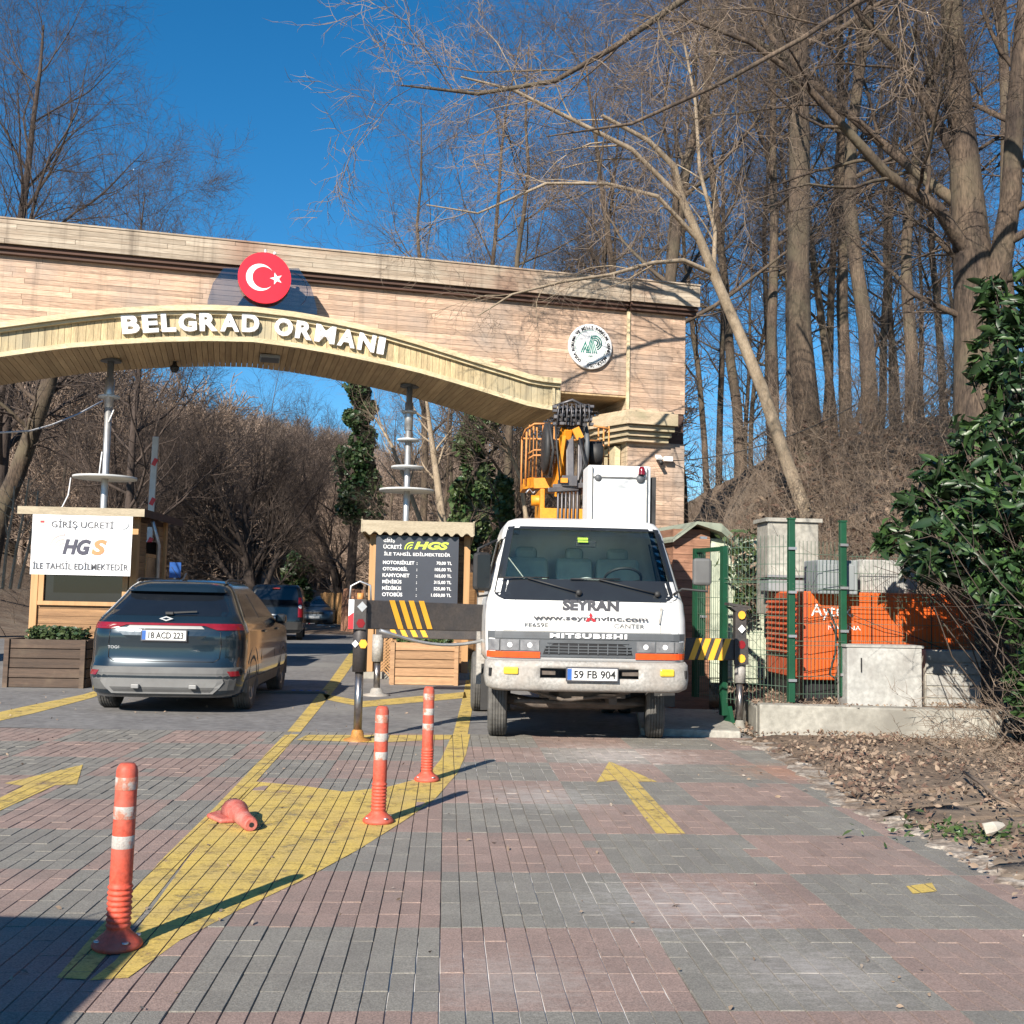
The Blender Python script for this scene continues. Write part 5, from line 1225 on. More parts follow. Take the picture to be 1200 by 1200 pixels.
    for i in range(len(xs2)-1):
        (x0, z0_), (x1, z1_) = xs2[i], xs2[i+1]; n = 14 if abs(x1-x0) > .3 else 2
        pts = [(x0+(x1-x0)*k/n, H.fy(x0+(x1-x0)*k/n, z0_+(z1_-z0_)*k/n)-.001, z0_+(z1_-z0_)*k/n) for k in range(n+1)]; b.tube(pts, .005, 4)
    b.build('tailgate_gap', 'ink', t)
    b = MB(); b.bar((0.02, .20, 1.225), (.34, .24, 1.245), .02, .02); b.box((.02, .2, 1.222), (.09, .05, .03)); b.build('rear_wiper', 'black', t)
    MB().prism([(0.9, 1.64), (1.15, 1.65), (1.08, 1.73)], -.012, .012, 'YZ').build('antenna_fin', 'black_gloss', t)
    # front end
    b = MB(); H.patch(b, [(1.18, -.72, .72), (1.3, -.70, .70), (1.44, -.62, .62)], .004, .01, 14, 1); b.build('windscreen', 'carglass', t)
    for s in (-1, 1): b = MB(); H.patch(b, [(.76, *sorted((s*.5, s*.86))), (.86, *sorted((s*.5, s*.86)))], .01, .01, 8, 1); b.build('headlight', 'lens', t)
    b = MB(); H.patch(b, [(.35, -.5, .5), (.7, -.55, .55)], .008, .01, 10, 1); b.build('grille', 'black', t)
    return t
cy = R(3.8); q = P(187, 833, 13.25)
SUV = suv('dark blue SUV with full-width red tail light, driving away in the left lane', (q[0], q[1]-.0, 0), cy)
# antenna rod on the roof? the tall thin one sits left of centre
MB().tube([(-.06, 1.0, 1.64), (-.14, .86, 1.80)], .005, 4).build('antenna', 'black', SUV)

# ------------------------------------------------------------------ van ahead
def van(label, loc, rz, paint='cardark'):
    t = thing('van', label, 'van', loc, rz)
    K = [(.25, .82, .10, 4.2, .15, .3, .04, .1), (.35, .87, .03, 4.3, .15, .3, .04, .1), (.6, .89, .0, 4.3, .14, .3, .04, .1), (.85, .89, .04, 4.2, .14, .3, .04, .1), (1.0, .885, .06, 4.0, .14, .3, .04, .1), (1.08, .88, .07, 3.5, .14, .2, .04, .1), (1.3, .86, .12, 3.2, .14, .2, .04, .1),
         (1.6, .79, .22, 2.8, .14, .2, .04, .1), (1.72, .74, .28, 2.6, .14, .2, .04, .1), (1.78, .66, .4, 2.3, .14, .2, .04, .1), (1.80, .5, .6, 2.1, .14, .2, .04, .1)]
    H = Hull(K); b = MB(); H.mesh(b, [.25, .3, .35, .45, .6, .72, .85, .93, 1.0, 1.04, 1.08, 1.2, 1.3, 1.4, 1.5, 1.6, 1.66, 1.72, 1.75, 1.78, 1.8], ns=20); body = b.build('body', paint, t)
    cut_arches(body, [(.78, .8, .32, .38, .5), (-.78, .8, .32, .38, .5), (.78, 3.4, .32, .38, .5), (-.78, 3.4, .32, .38, .5)])
    for s in (-1, 1):
        for y in (.8, 3.4): wheel(t, s*.77, y, .32, .2, s, .62, 5, 'rubber_dark')
        b = MB(); H.spatch(b, [(1.12, .35, 3.0), (1.3, .4, 2.9), (1.58, .5, 2.6)], s); b.build('side_window', 'carglass', t)
        b = MB(); H.patch(b, [(z, *sorted((s*.72, s*(H.at(z)[0]-.02)))) for z in (.75, .95, 1.1, 1.25, 1.38)], .008, .01, 5); tl = b.build('tail_light', 'red_lens', t)
        MB().lathe([(0, -.02), (.06, -.015), (.065, 0)], (s*.78, H.fy(.78, 1.08), 1.08), 'Y', 14).build('round_lamp', 'white', tl)
        MB().box((s*.95, 2.9, 1.15), (.16, .1, .18)).build('mirror', 'black', t, bevel=.03)
    b = MB(); H.patch(b, [(1.12, -.68, .68), (1.3, -.69, .69), (1.5, -.66, .66), (1.6, -.6, .6)], .005, .01, 12); b.build('rear_window', 'carglass', t)
    MB().box((0, .22, 1.67), (.24, .05, .04)).build('brake_light', 'red_lens', t)
    b = MB(); H.patch(b, [(.35, -.84, .84), (.45, -.85, .85), (.6, -.84, .84)], .02, .02, 14); b.build('bumper', 'black', t)
    b = MB(); H.patch(b, [(.80, -.3, .3), (.84, -.3, .3)], .01, .01, 6); b.build('trim_strip', 'metal', t)
    plate(t, -.0, .0, .72, .50, '34 TK 512'[:0] or '—', tw=.1, h=.11) if False else MB().box((0, .0, .70), (.5, .02, .11)).build('number_plate', 'plate', t)
    MB().box((-.35, .12, 1.22), (.16, .004, .08)).build('window_sticker', 'white', t)
    return t
q = P(321, 751, 35.2); van('dark van with tall tail lights queuing behind the booth line, right of the SUV', (q[0]-.0, 35.2, 0), R(9))
# oncoming silver car far away
def sedan(label, loc, rz):
    t = thing('parked_car', label, 'car', loc, rz)
    K = [(.2, .80, .08, 4.1, .2, .2, .08, .1), (.35, .86, .0, 4.2, .22, .2, .09, .1), (.6, .87, .02, 4.2, .22, .2, .09, .1), (.78, .86, .08, 4.1, .22, .2, .09, .1), (.84, .85, .6, 4.0, .2, .2, .06, .1), (.90, .83, 1.05, 3.9, .2, .2, .05, .1), (1.0, .80, 1.2, 3.8, .2, .2, .05, .1), (1.3, .66, 1.75, 3.2, .16, .2, .04, .1), (1.40, .58, 1.95, 2.9, .16, .2, .04, .1), (1.44, .4, 2.1, 2.7, .16, .2, .04, .1)]
    H = Hull(K); b = MB(); H.mesh(b, [.2, .28, .35, .48, .6, .7, .78, .81, .84, .87, .9, .95, 1.0, 1.1, 1.2, 1.3, 1.36, 1.4, 1.42, 1.44]); b.build('body', 'cargrey', t)
    b = MB(); H.patch(b, [(.93, -.72, .72), (1.1, -.68, .68), (1.3, -.58, .58)], .006, .01, 10); b.build('windscreen', 'carglass', t)
    for s in (-1, 1):
        b = MB(); H.patch(b, [(.62, *sorted((s*.5, s*.8))), (.72, *sorted((s*.5, s*.8)))], .01, .01, 6); b.build('headlight', 'lens', t)
        wheel(t, s*.76, .75, .31, .2, s, .62, 5, 'rubber_dark'); wheel(t, s*.76, 3.3, .31, .2, s, .62, 5, 'rubber_dark'); MB().box((s*.88, 1.5, .95), (.16, .1, .1)).build('mirror', 'black', t, bevel=.02)
    b = MB(); H.patch(b, [(.6, -.42, .42), (.72, -.42, .42)], .01, .01, 8); H.patch(b, [(.25, -.6, .6), (.36, -.6, .6)], .01, .01, 8); b.build('grille', 'black', t)
    MB().box((0, -.01, .47), (.5, .02, .11)).build('number_plate', 'plate', t)
    return t
q = P(368, 731, 50.0); sedan('silver blue car seen head-on beyond the van', (q[0], 50, 0), R(-6))
van('dark green vehicle cut off by the left edge of the picture beside the left booth', (P(-6, 740, 24)[0]-.35, 24, 0), R(12), 'green_dark') if False else None
# car behind the camera whose shadow falls into the picture
SH = copy_tree(SUV, 'dark SUV parked left of the viewpoint, seen only by its shadow', (-3.2, 3.12, 0), R(180))
# traffic posts
def bollard(mat, lab, loc, hgt=.75, tilt=(0, 0), group='orange flexible posts along the hatched island'):
    t = thing('flexible_post', lab, 'bollard', loc, 0, group); s = hgt/.75
    prof = [(.095, .0), (.103, .010), (.100, .020), (.080, .040), (.058, .058), (.046, .075)]
    for k in range(8): z = .085+k*.022; prof += [(.048, z), (.052, z+.006), (.048, z+.013), (.044, z+.018)]
    prof += [(.046, .27), (.044, .72), (.040, .735), (.030, .75), (.0, .752)]
    MB().lathe([(a_, z*s) for a_, z in prof], n=24).build('post', mat, t)
    for z in (.645, .525, .405): MB().lathe([(.0455, z*s), (.0462, z*s+.002), (.0458, (z+.052)*s-.002), (.045, (z+.052)*s)], n=24).build('reflective_band', 'reflector', t)
    for k in range(4): g = R(40+90*k); MB().lathe([(.014, .030), (.014, .036), (0, .036)], (.085*math.cos(g), .085*math.sin(g), .004), n=8).build('bolt', 'metal', t)
    t.rotation_euler = (tilt[0], tilt[1], 0); return t
bollard('bollard', 'orange post nearest the camera, tip of the car shadow at its foot', G(137, 1112)+np.array([0, 0, .008]), tilt=(0, R(.6)))
bollard('bollard', 'middle orange post on the right edge of the hatched island', G(443, 965)+np.array([0, 0, .008]), tilt=(0, R(.5)))
bollard('bollard', 'farthest of the three orange posts, just left of the crane truck', G(500, 916)+np.array([0, 0, .008]))
bollard('red_paint', 'small red post far down the road in front of the silver car', G(362, 732), .8, group='distant red posts'); bollard('red_paint', 'small red post far down the road beside the outrigger leg', G(411, 741), .8, group='distant red posts')
# knocked-over post lying on the hatching
q = G(283, 968); t = thing('fallen_post', 'crushed red post stump lying on the yellow hatching', 'bollard', q+np.array([0, 0, .05]), 0)
d = G(300, 985)-G(258, 955); d /= np.linalg.norm(d)
def fp_(s, w_, z=0): return (d[0]*s-d[1]*w_, d[1]*s+d[0]*w_, z)
MB().tube([fp_(-.24, .01, .0), fp_(-.14, .01, .02), fp_(-.02, 0, .012), fp_(.12, 0, .0), fp_(.20, 0, -.002), fp_(.22, 0, -.002)], [.085, .07, .055, .048, .046, .036], 14).build('stump', 'bollard_old', t)
MB().lathe([(.0, 0), (.016, 0)], (0, 0, 0), 'X', 10)
ho = MB().lathe([(.0, 0), (.016, 0)], (0, 0, 0), 'X', 10).build('hole', 'ink', t); ho.location = fp_(.222, 0, -.002); ho.rotation_euler = (0, 0, math.atan2(d[1], d[0]))
MB().prism([fp_(-.05, .05)[:2], fp_(-.2, .09)[:2], fp_(-.36, .05)[:2], fp_(-.38, -.06)[:2], fp_(-.3, -.15)[:2], fp_(-.08, -.12)[:2]], -.042, -.012, 'XY').prism([fp_(-.16, .05)[:2], fp_(-.30, .06)[:2], fp_(-.32, -.03)[:2], fp_(-.2, -.06)[:2]], -.012, .045, 'XY').build('torn_base', 'bollard_old', t, bevel=.012)
# speed bump with blue dots
q = G(348, 812); sb = thing('speed_bump', 'low rubber speed bump strip on the asphalt right of the SUV', 'speed bump', q, R(4))
MB().prism([(-.7, 0), (-.66, .035), (.0, .04), (.42, .035), (.46, 0)], -.12, .12).build('strip', 'cladding', sb, bevel=.01)
for k in range(4): MB().lathe([(0, .008), (.03, .006), (.035, 0)], (-.05+k*.12, -.03, .04), n=8).build('reflector', 'plate_blue', sb)

# ------------------------------------------------------------------ RIGHT SIDE: enclosure, generator
wa, wb = G(890, 866), G(1075, 872)
wall = thing('low_wall', 'low pale concrete retaining wall under the green fence', 'wall', (wa[0], wa[1], 0), math.atan2(wb[1]-wa[1], wb[0]-wa[0]))
WLn = 3.2; MB().box((WLn/2, .12, .17), (WLn, .24, .42)).build('wall_face', 'concrete', wall, bevel=.02)
MB().box((.1, 1.3, .15), (.22, 2.2, .36)).build('wall_return', 'concrete', wall, bevel=.02)
MB().box((1.7, 1.6, .16), (3.2, 2.8, .34)).build('fill', 'litter', wall)
MB().box((-.75, 1.2, .03), (1.1, 2.4, .10)).build('slab', 'concrete', wall, bevel=.02)
pz = .38
def post(px, pyb, pyt, D, label, w_=.075):
    q = P(px, pyb, D); z0 = q[2]; z1 = P(px, pyt, D)[2]; o = thing('fence_post', label, 'post', (q[0], D, z0), R(8), 'green fence posts')
    MB().box((0, 0, (z1-z0)/2), (w_, w_*.8, z1-z0)).build('post', 'green_paint', o, bevel=.004); MB().box((0, 0, z1-z0+.01), (w_+.01, w_, .02)).build('cap', 'green_paint', o)
    for k in range(4): MB().box((0, -.04, .25+.5*k), (w_+.02, .03, .03)).build('clamp', 'metal', o)
    return np.array([q[0], D, z0]), z1
pA, zA = post(927, 823, 609, 12.55, 'green fence post in front of the louvred end of the generator')
pB, zB = post(988, 816, 612, 12.75, 'green fence post in front of the orange generator side')
def mesh_panel(a_, b_, z0, z1, label, step=.05, hz=.2):
    a_ = np.array(a_[:2]); b_ = np.array(b_[:2]); L = np.linalg.norm(b_-a_); t = thing('mesh_fence', label, 'fence', (a_[0], a_[1], 0), math.atan2(b_[1]-a_[1], b_[0]-a_[0]))
    v_ = MB(); n = int(L/step)
    for i in range(n+1): v_.bar((i*L/n, 0, z0), (i*L/n, 0, z1), .0044)
    v_.build('vertical_wires', 'wire', t); h_ = MB(); z = z0+.05
    while z < z1: h_.bar((0, -.004, z), (L, -.004, z), .006); z += hz
    for z in (z1-.55, z0+.6): h_.bar((0, -.03, z), (L, -.03, z), .006); h_.bar((0, -.03, z+.05), (L, -.03, z+.05), .006)
    h_.build('horizontal_wires', 'wire', t); return t
mesh_panel(pA, pB, .42, 2.22, 'green wire fence panel between the two tall green posts')
mesh_panel((pB[0], 13.0), (pB[0]+1.75, 13.12), .42, 2.1, 'wire fence panel running right from the green posts into the laurel')
# gate at left
g1 = P(815, 795, 13.9); g2 = P(848, 800, 13.2)
gt = thing('mesh_gate', 'half-open green framed gate behind the truck mirror', 'gate', (g2[0], g2[1], 0), math.atan2(g1[1]-g2[1], g1[0]-g2[0]))
Lg = float(np.hypot(*(g1-g2)[:2])); zt_ = P(848, 640, 13.2)[2]
b = MB(); b.bar((0, 0, .15), (0, 0, zt_), .075); b.bar((Lg, 0, .3), (Lg, 0, zt_), .07); b.bar((0, 0, zt_-.03), (Lg, 0, zt_-.03), .05); b.build('gate_frame', 'green_paint', gt)
b = MB()
for i in range(1, 14): b.bar((Lg*i/14, 0, .3), (Lg*i/14, 0, zt_), .005)
for k in range(9): b.bar((0, 0, .35+k*.2), (Lg, 0, .35+k*.2), .006)
b.build('wires', 'wire', gt)
MB().box((-.02, -.06, .12), (.16, .05, .24), ry=.4).build('gate_foot', 'green_paint', gt)
post(822, 792, 645, 13.95, 'green gate post right behind the truck door mirror', .07)
mesh_panel(g2, pA, .3, P(880, 628, 12.9)[2], 'wire fence panel between the gate and the first tall post')
# generator
gp = P(940, 795, 13.2); GZ0, GZ1 = P(950, 797, 13.2)[2], P(950, 693, 13.2)[2]
gen = thing('generator', 'large orange generator cabinet behind the wire fence', 'generator', (gp[0], gp[1], GZ0), R(4))
GL, GH, GD = 2.15, GZ1-GZ0, 1.35
MB().box((GL/2, GD/2, GH/2), (GL, GD, GH)).build('body', 'gen_orange', gen, bevel=.02)
MB().box((-.005, GD/2, GH/2), (.02, GD-.04, GH-.04)).build('end_panel', 'gen_red', gen)
MB().box((-.02, GD/2, GH*.58), (.02, GD-.3, GH*.68)).build('louvre_opening', 'ink', gen)
for k in range(10): MB().box((-.045, GD/2, GH*.29+k*GH*.064), (.05, GD-.28, .035), ry=.6).build('louvre', 'gen_red', gen)
MB().box((.03, -.012, GH/2), (.07, .02, GH-.02)).build('corner_post', 'gen_red', gen)
MB().box((.86, -.006, GH/2+.02), (.008, .012, GH-.1)).box((1.6, -.006, GH/2+.02), (.008, .012, GH-.1)).build('door_gap', 'ink', gen)
MB().box((1.25, -.015, GH*.36), (.13, .03, .13)).build('latch_box', 'black', gen, bevel=.02)
text('lettering', 'Aytek', gen, (.36, -.006, GH*.68), 'white', width=.50, height=.19, bold=.0)
text('lettering', 'MAKİNA', gen, (.52, -.006, GH*.57), 'white', width=.40, height=.07, bold=.0)
MB().box((GL/2, GD/2, -.15), (GL-.1, GD-.2, .3)).build('skid_base', 'ink', gen)
# boxes on top
def box_on(px0, px1, py0, py1, D, dep, mat, name, label, cat, z0=None):
    a_, c_ = P(px0, py1, D), P(px1, py0, D); t = thing(name, label, cat, ((a_[0]+c_[0])/2, D, a_[2] if z0 is None else z0), R(4))
    h = c_[2]-t.location.z; MB().box((0, dep/2, h/2), (c_[0]-a_[0], dep, h)).build('casing', mat, t, bevel=.015); return t, c_[0]-a_[0], h
t, w_, h = box_on(958, 1006, 657, 697, 13.0, .5, 'grey_box', 'grey_control_box', 'blue-grey control box hung over the generator top edge', 'box', GZ1-.03)
MB().box((0, -.012, h/2), (w_-.1, .02, h-.1)).build('door', 'grey_box', t, bevel=.01)
t, w_, h = box_on(1007, 1075, 657, 697, 13.4, .8, 'white_block', 'air_duct_box', 'pale metal duct box on top of the generator', 'box', GZ1)
MB().box((.3, -.012, h/2), (w_-.6, .02, h-.1)).build('panel', 'grey_box', t)
t, w_, h = box_on(900, 958, 678, 700, 14.1, .4, 'grey_box', 'roof_unit', 'low blue-grey roof unit at the louvred end of the generator', 'box', GZ1)
MB().box((0, .2, h+.02), (w_+.06, .5, .03)).build('lid', 'metal', t)
tag(MB().tube([tuple(P(970, 713, 12.95)), tuple(P(980, 735, 12.9)), tuple(P(979, 765, 12.9)), tuple(P(972, 790, 12.9)), tuple(P(985, 800, 12.9))], .013, 6).build('exhaust_hose', 'black'), 'black hose hanging in front of the orange generator', 'hose')
# whitewashed block in front of generator
t, w_, h = box_on(992, 1082, 760, 832, 12.6, .32, 'white_block', 'white_block', 'whitewashed concrete block in front of the generator', 'block')
MB().box((0, .16, h+.015), (w_+.03, .34, .03)).build('coping', 'white_block', t); MB().box((-.28, -.008, h*.72), (.01, .02, .16)).build('crack', 'ink', t)
t, w_, h = box_on(1084, 1150, 763, 832, 13.0, .5, 'concrete', 'rough_block', 'rougher grey block behind wire right of the whitewashed block', 'block')
for k in range(5): MB().box((0, -.004, h*(k+.5)/5), (w_*.98, .02, h/5-.02)).build('course', 'white_block', t)
# concrete column and pale kiosk behind
t, w_, h = box_on(899, 960, 612, 720, 14.6, .5, 'concrete', 'concrete_pier', 'tall pale concrete pier behind the louvred end of the generator', 'pier')
MB().box((0, .25, h+.02), (w_+.08, .58, .05)).build('cap', 'concrete', t)
t, w_, h = box_on(822, 898, 632, 800, 15.6, 1.4, 'pale_green', 'transformer_cabinet', 'pale green electrical cabinet behind the half-open gate', 'cabinet')
for x in (-.24, .24): MB().box((x, -.015, h*.5), (.44, .03, h-.15)).build('door', 'pale_green', t, bevel=.01)
MB().box((.05, -.035, h*.60), (.09, .01, .12)).build('warning_label', 'lime', t); MB().box((.05, -.04, h*.5), (.04, .03, .14)).build('handle', 'grey_trim', t)
# hut with sheet roof beside pillar
q = P(790, 700, 15.4); hut = thing('hut', 'small boarded hut with grey-green sheet roof right of the pillar', 'hut', (q[0], q[1], 0), R(12))
hz0 = P(820, 625, 15.4)[2]; z = 0
while z < hz0:
    for (cx, cy, dx, dy) in ((.25, 0, .55, .03), (0, .7, .03, 1.4)):
        mb = MB(); mb.ct = rnd.uniform(-.15, .12); mb.box((cx, cy, z+.06), (dx, dy, .114)); mb.build('plank', 'brickwood', hut)
    z += .12
MB().box((.26, .7, hz0/2), (.5, 1.36, hz0-.02)).build('core', 'dark_wood', hut)
b = MB(); zr = hz0
b.add([(-.08, -.15, zr-.10), (.26, -.2, zr+.16), (.62, -.2, zr+.14), (1.0, -.15, zr-.16), (-.08, 1.6, zr-.10), (.26, 1.6, zr+.16), (.62, 1.6, zr+.14), (1.0, 1.6, zr-.16),
       (-.08, -.15, zr-.14), (.26, -.2, zr+.12), (.62, -.2, zr+.02), (1.0, -.15, zr-.26), (-.08, 1.6, zr-.14), (.26, 1.6, zr+.12), (.62, 1.6, zr+.02), (1.0, 1.6, zr-.26)],
      [(0, 1, 5, 4), (1, 2, 6, 5), (2, 3, 7, 6), (8, 12, 13, 9), (9, 13, 14, 10), (10, 14, 15, 11), (0, 8, 9, 1), (1, 9, 10, 2), (2, 10, 11, 3), (3, 11, 15, 7), (0, 4, 12, 8)])
b.build('sheet_roof', 'hut_roof', hut)
# raised barrier arm beyond the left booth
q = P(174, 690, 23.5); br_ = thing('barrier', 'raised striped road barrier beyond the left booth', 'barrier', (q[0], 23.5, 0), 0)
MB().box((0, 0, .5), (.3, .3, 1.0)).build('barrier_post', 'grey_box', br_, bevel=.02); zt_ = P(176, 513, 23.5)[2]
MB().box((.03, -.18, (zt_+.9)/2), (.13, .05, zt_-.9), ry=R(1)).build('arm', 'disc', br_, bevel=.01)
for k in range(4): MB().box((.04+k*.012, -.21, 1.7+k*.85), (.09, .012, .16), ry=R(25)).build('red_stripe', 'red_paint', br_)
# small blue road sign behind the SUV roof
q = P(205, 672, 30); t = thing('road_sign', 'small blue sign behind the roof of the SUV', 'sign', (q[0], 30, 0), R(20)); z1 = P(205, 659, 30)[2]; z0 = P(205, 677, 30)[2]
MB().box((0, 0, z0/2), (.05, .05, z0)).build('pole', 'metal', t); MB().box((0, -.03, (z0+z1)/2), (.30, .02, z1-z0)).build('plate', 'plate_blue', t)
# wooden fences far along the road
def board_fence(a_, b_, H_, mat, label, nb=None):
    a_ = np.array(a_[:2]); b_ = np.array(b_[:2]); L = np.linalg.norm(b_-a_); t = thing('board_fence', label, 'fence', (a_[0], a_[1], 0), math.atan2(b_[1]-a_[1], b_[0]-a_[0])); n = nb or int(L/.2)
    for i in range(n): mb = MB(); mb.ct = rnd.uniform(-.2, .15); mb.box(((i+.5)*L/n, rnd.gauss(0, .01), H_/2+rnd.gauss(0, .02)), (L/n-.02, .03, H_)); mb.build('board', mat, t)
    MB().box((L/2, .04, H_*.75), (L, .05, .08)).box((L/2, .04, H_*.25), (L, .05, .08)).build('rail', mat, t)
    return t
board_fence(P(375, 720, 52), P(401, 720, 50), P(388, 695, 51)[2], 'booth_post', 'short pale board fence beyond the parked silver car')
board_fence(P(400, 730, 44), P(426, 730, 43), P(410, 690, 44)[2], 'brickwood', 'reddish board fence behind the outrigger leg')
board_fence(P(540, 700, 26), P(572, 700, 26.5), P(555, 672, 26)[2], 'booth_wood', 'brown board fence between centre booth and truck mirror')
for i in range(9):
    q = G(376+i*3.2, 737+rnd.uniform(-2, 2)); s_ = rnd.uniform(.18, .32); b = MB(); b.lathe([(0, 0), (s_, .02), (s_*.9, s_*.5), (s_*.4, s_*.75), (0, s_*.7)], n=7)
    o = b.build('stone', 'stone'); o.location = tuple(q); o.rotation_euler = (0, 0, rnd.random()*6); tag(o, ['largest', 'leftmost', 'second from the left', 'third from the left', 'middle', 'third from the right', 'second from the right', 'rightmost', 'topmost'][i]+' pale stone of the small heap before the distant fence', 'stone', 'stones heaped by the distant fence')
# white stones on the verge
for (px, py, s_, lab) in ((1092, 838, .12, 'pale stone lying against the right end of the low wall'), (1165, 970, .06, 'pale broken stone in the leaf litter at right')):
    q = G(px, py, .12); b = MB(); vs = [(rnd.gauss(0, 1), rnd.gauss(0, 1), rnd.gauss(0, 1)) for _ in range(14)]; vs = [tuple(Vector(v).normalized()*s_*rnd.uniform(.8, 1.2)) for v in vs]
    bm = bmesh.new(); [bm.verts.new(v) for v in vs]; bmesh.ops.convex_hull(bm, input=bm.verts); me = bpy.data.meshes.new('stone'); bm.to_mesh(me); bm.free(); me.materials.append(MAT['stone'])
    o = link('stone', me); o.location = (q[0], q[1], q[2]+.0); o.scale = (1.2, .8, .8); tag(o, lab, 'stone')

# ------------------------------------------------------------------ TREES
class Poly:
    """collects branch polylines and meshes them as tapered tubes, all at once"""
    def __init__(s): s.L = {}
    def add(s, pts, rad, n): s.L.setdefault((len(pts), n), []).append((pts, rad))
    def mesh(s, name, mats_, mi=None):
        V, Fc = [], []; off = 0
        for (np_, n), items in s.L.items():
            Pn = np.array([i[0] for i in items], float); Rn = np.array([i[1] for i in items], float); B = len(items)
            T = np.empty_like(Pn); T[:, 1:-1] = Pn[:, 2:]-Pn[:, :-2]; T[:, 0] = Pn[:, 1]-Pn[:, 0]; T[:, -1] = Pn[:, -1]-Pn[:, -2]
            T /= np.linalg.norm(T, axis=2, keepdims=True)+1e-9
            main = Pn[:, -1]-Pn[:, 0]; main /= np.linalg.norm(main, axis=1, keepdims=True)+1e-9
            ref = np.where(np.abs(main[:, 2:3]) > .8, np.array([[1., 0, 0]]), np.array([[0, 0, 1.]]))[:, None, :]
            Aa = np.cross(T, np.broadcast_to(ref, T.shape)); Aa /= np.linalg.norm(Aa, axis=2, keepdims=True)+1e-9; Bb = np.cross(Aa, T)
            g = 2*np.pi*np.arange(n)/n
            ring = Pn[:, :, None, :]+Rn[:, :, None, None]*(Aa[:, :, None, :]*np.cos(g)[None, None, :, None]+Bb[:, :, None, :]*np.sin(g)[None, None, :, None])
            V.append(ring.reshape(-1, 3))
            i = np.arange(np_-1)[:, None]; k = np.arange(n)[None, :]
            q = np.stack([i*n+k, i*n+(k+1) % n, (i+1)*n+(k+1) % n, (i+1)*n+k], -1).reshape(-1, 4)
            Fc.append((q[None]+(np.arange(B)*np_*n)[:, None, None]).reshape(-1, 4)+off); off += B*np_*n
        if not V: return None
        return fast_mesh(name, np.concatenate(V), np.concatenate(Fc), mats_)
def fast_mesh(name, V, Fq, mats_, smooth=True, k=4, mi=None):
    me = bpy.data.meshes.new(name); me.vertices.add(len(V)); me.vertices.foreach_set('co', V.astype(np.float32).ravel())
    me.loops.add(Fq.size); me.loops.foreach_set('vertex_index', Fq.astype(np.int32).ravel()); me.polygons.add(len(Fq))
    me.polygons.foreach_set('loop_start', np.arange(0, Fq.size, k, dtype=np.int32)); me.polygons.foreach_set('loop_total', np.full(len(Fq), k, np.int32))
    if smooth: me.polygons.foreach_set('use_smooth', np.ones(len(Fq), bool))
    for m_ in (mats_ if isinstance(mats_, (list, tuple)) else [mats_]): me.materials.append(MAT[m_])
    if mi is not None: me.polygons.foreach_set('material_index', mi.astype(np.int32))
    me.update(calc_edges=True); return me
def vn(v):
    l = math.sqrt(v[0]*v[0]+v[1]*v[1]+v[2]*v[2])+1e-9; return (v[0]/l, v[1]/l, v[2]/l)
def walk(st, d, L, n, wander, upb, r_):
    pts = [st]; p = st; d = vn(d); s = L/n
    for i in range(n):
        d = vn((d[0]+r_.gauss(0, wander), d[1]+r_.gauss(0, wander), d[2]+r_.gauss(0, wander)+upb)); p = (p[0]+d[0]*s, p[1]+d[1]*s, p[2]+d[2]*s); pts.append(p)
    return pts
def side_dir(d, ang, r_):
    a = vn((r_.gauss(0, 1), r_.gauss(0, 1), r_.gauss(0, 1))); dt = a[0]*d[0]+a[1]*d[1]+a[2]*d[2]; a = vn((a[0]-dt*d[0], a[1]-dt*d[1], a[2]-dt*d[2])); c, s = math.cos(ang), math.sin(ang)
    return (d[0]*c+a[0]*s, d[1]*c+a[1]*s, d[2]*c+a[2]*s)
def sprout(pts, rads, lv, spec, out, r_, level=1):
    """spec[lv] = (count, t0, length, length falloff, angle, up bias, wander, segments, sides, radius ratio)"""
    if lv >= len(spec): return
    n, t0, L, fall, ang, upb, wan, seg, sides, rr = spec[lv]; m_ = len(pts)-1
    for i in range(n):
        t = t0+(1-t0)*(i+r_.random())/n; f = t*m_; k = min(int(f), m_-1); u_ = f-k
        p = tuple(pts[k][j]*(1-u_)+pts[k+1][j]*u_ for j in range(3)); d = vn(tuple(pts[k+1][j]-pts[k][j] for j in range(3)))
        r0 = (rads[k]*(1-u_)+rads[k+1]*u_)*rr; LL = L*(1-fall*t)*r_.uniform(.65, 1.25)
        q = walk(p, side_dir(d, ang*r_.uniform(.7, 1.3), r_), LL, seg, wan, upb, r_); r0 = max(r0, .0035)
        rs = [r0*(1-.78*j/seg) for j in range(seg+1)]; out.append((q, rs, sides, level)); sprout(q, rs, lv+1, spec, out, r_, level+1)
def make_tree(name, label, trunkpts, trunkr, spec, mats_=('bark', 'twig'), seed=1, loc=(0, 0, 0), rz=0, group=None, split=1, extra=None, cat='tree'):
    r_ = random.Random(seed); out = []
    t = thing(name, label, cat, loc, rz, group); tr = Poly(); cr = Poly()
    tr.add(trunkpts, trunkr, 12); sprout(trunkpts, trunkr, 0, spec, out, r_)
    for (pts, rad, sp) in (extra or []):
        tr.add(pts, rad, 9); sprout(pts, rad, 0, sp, out, r_)
    for (q, rs, sides, lvl) in out: (tr if lvl <= split else cr).add(q, rs, sides)
    link('trunk', tr.mesh('trunk', mats_[0]), t); cm = cr.mesh('crown', mats_[1])
    if cm: link('crown', cm, t)
    return t
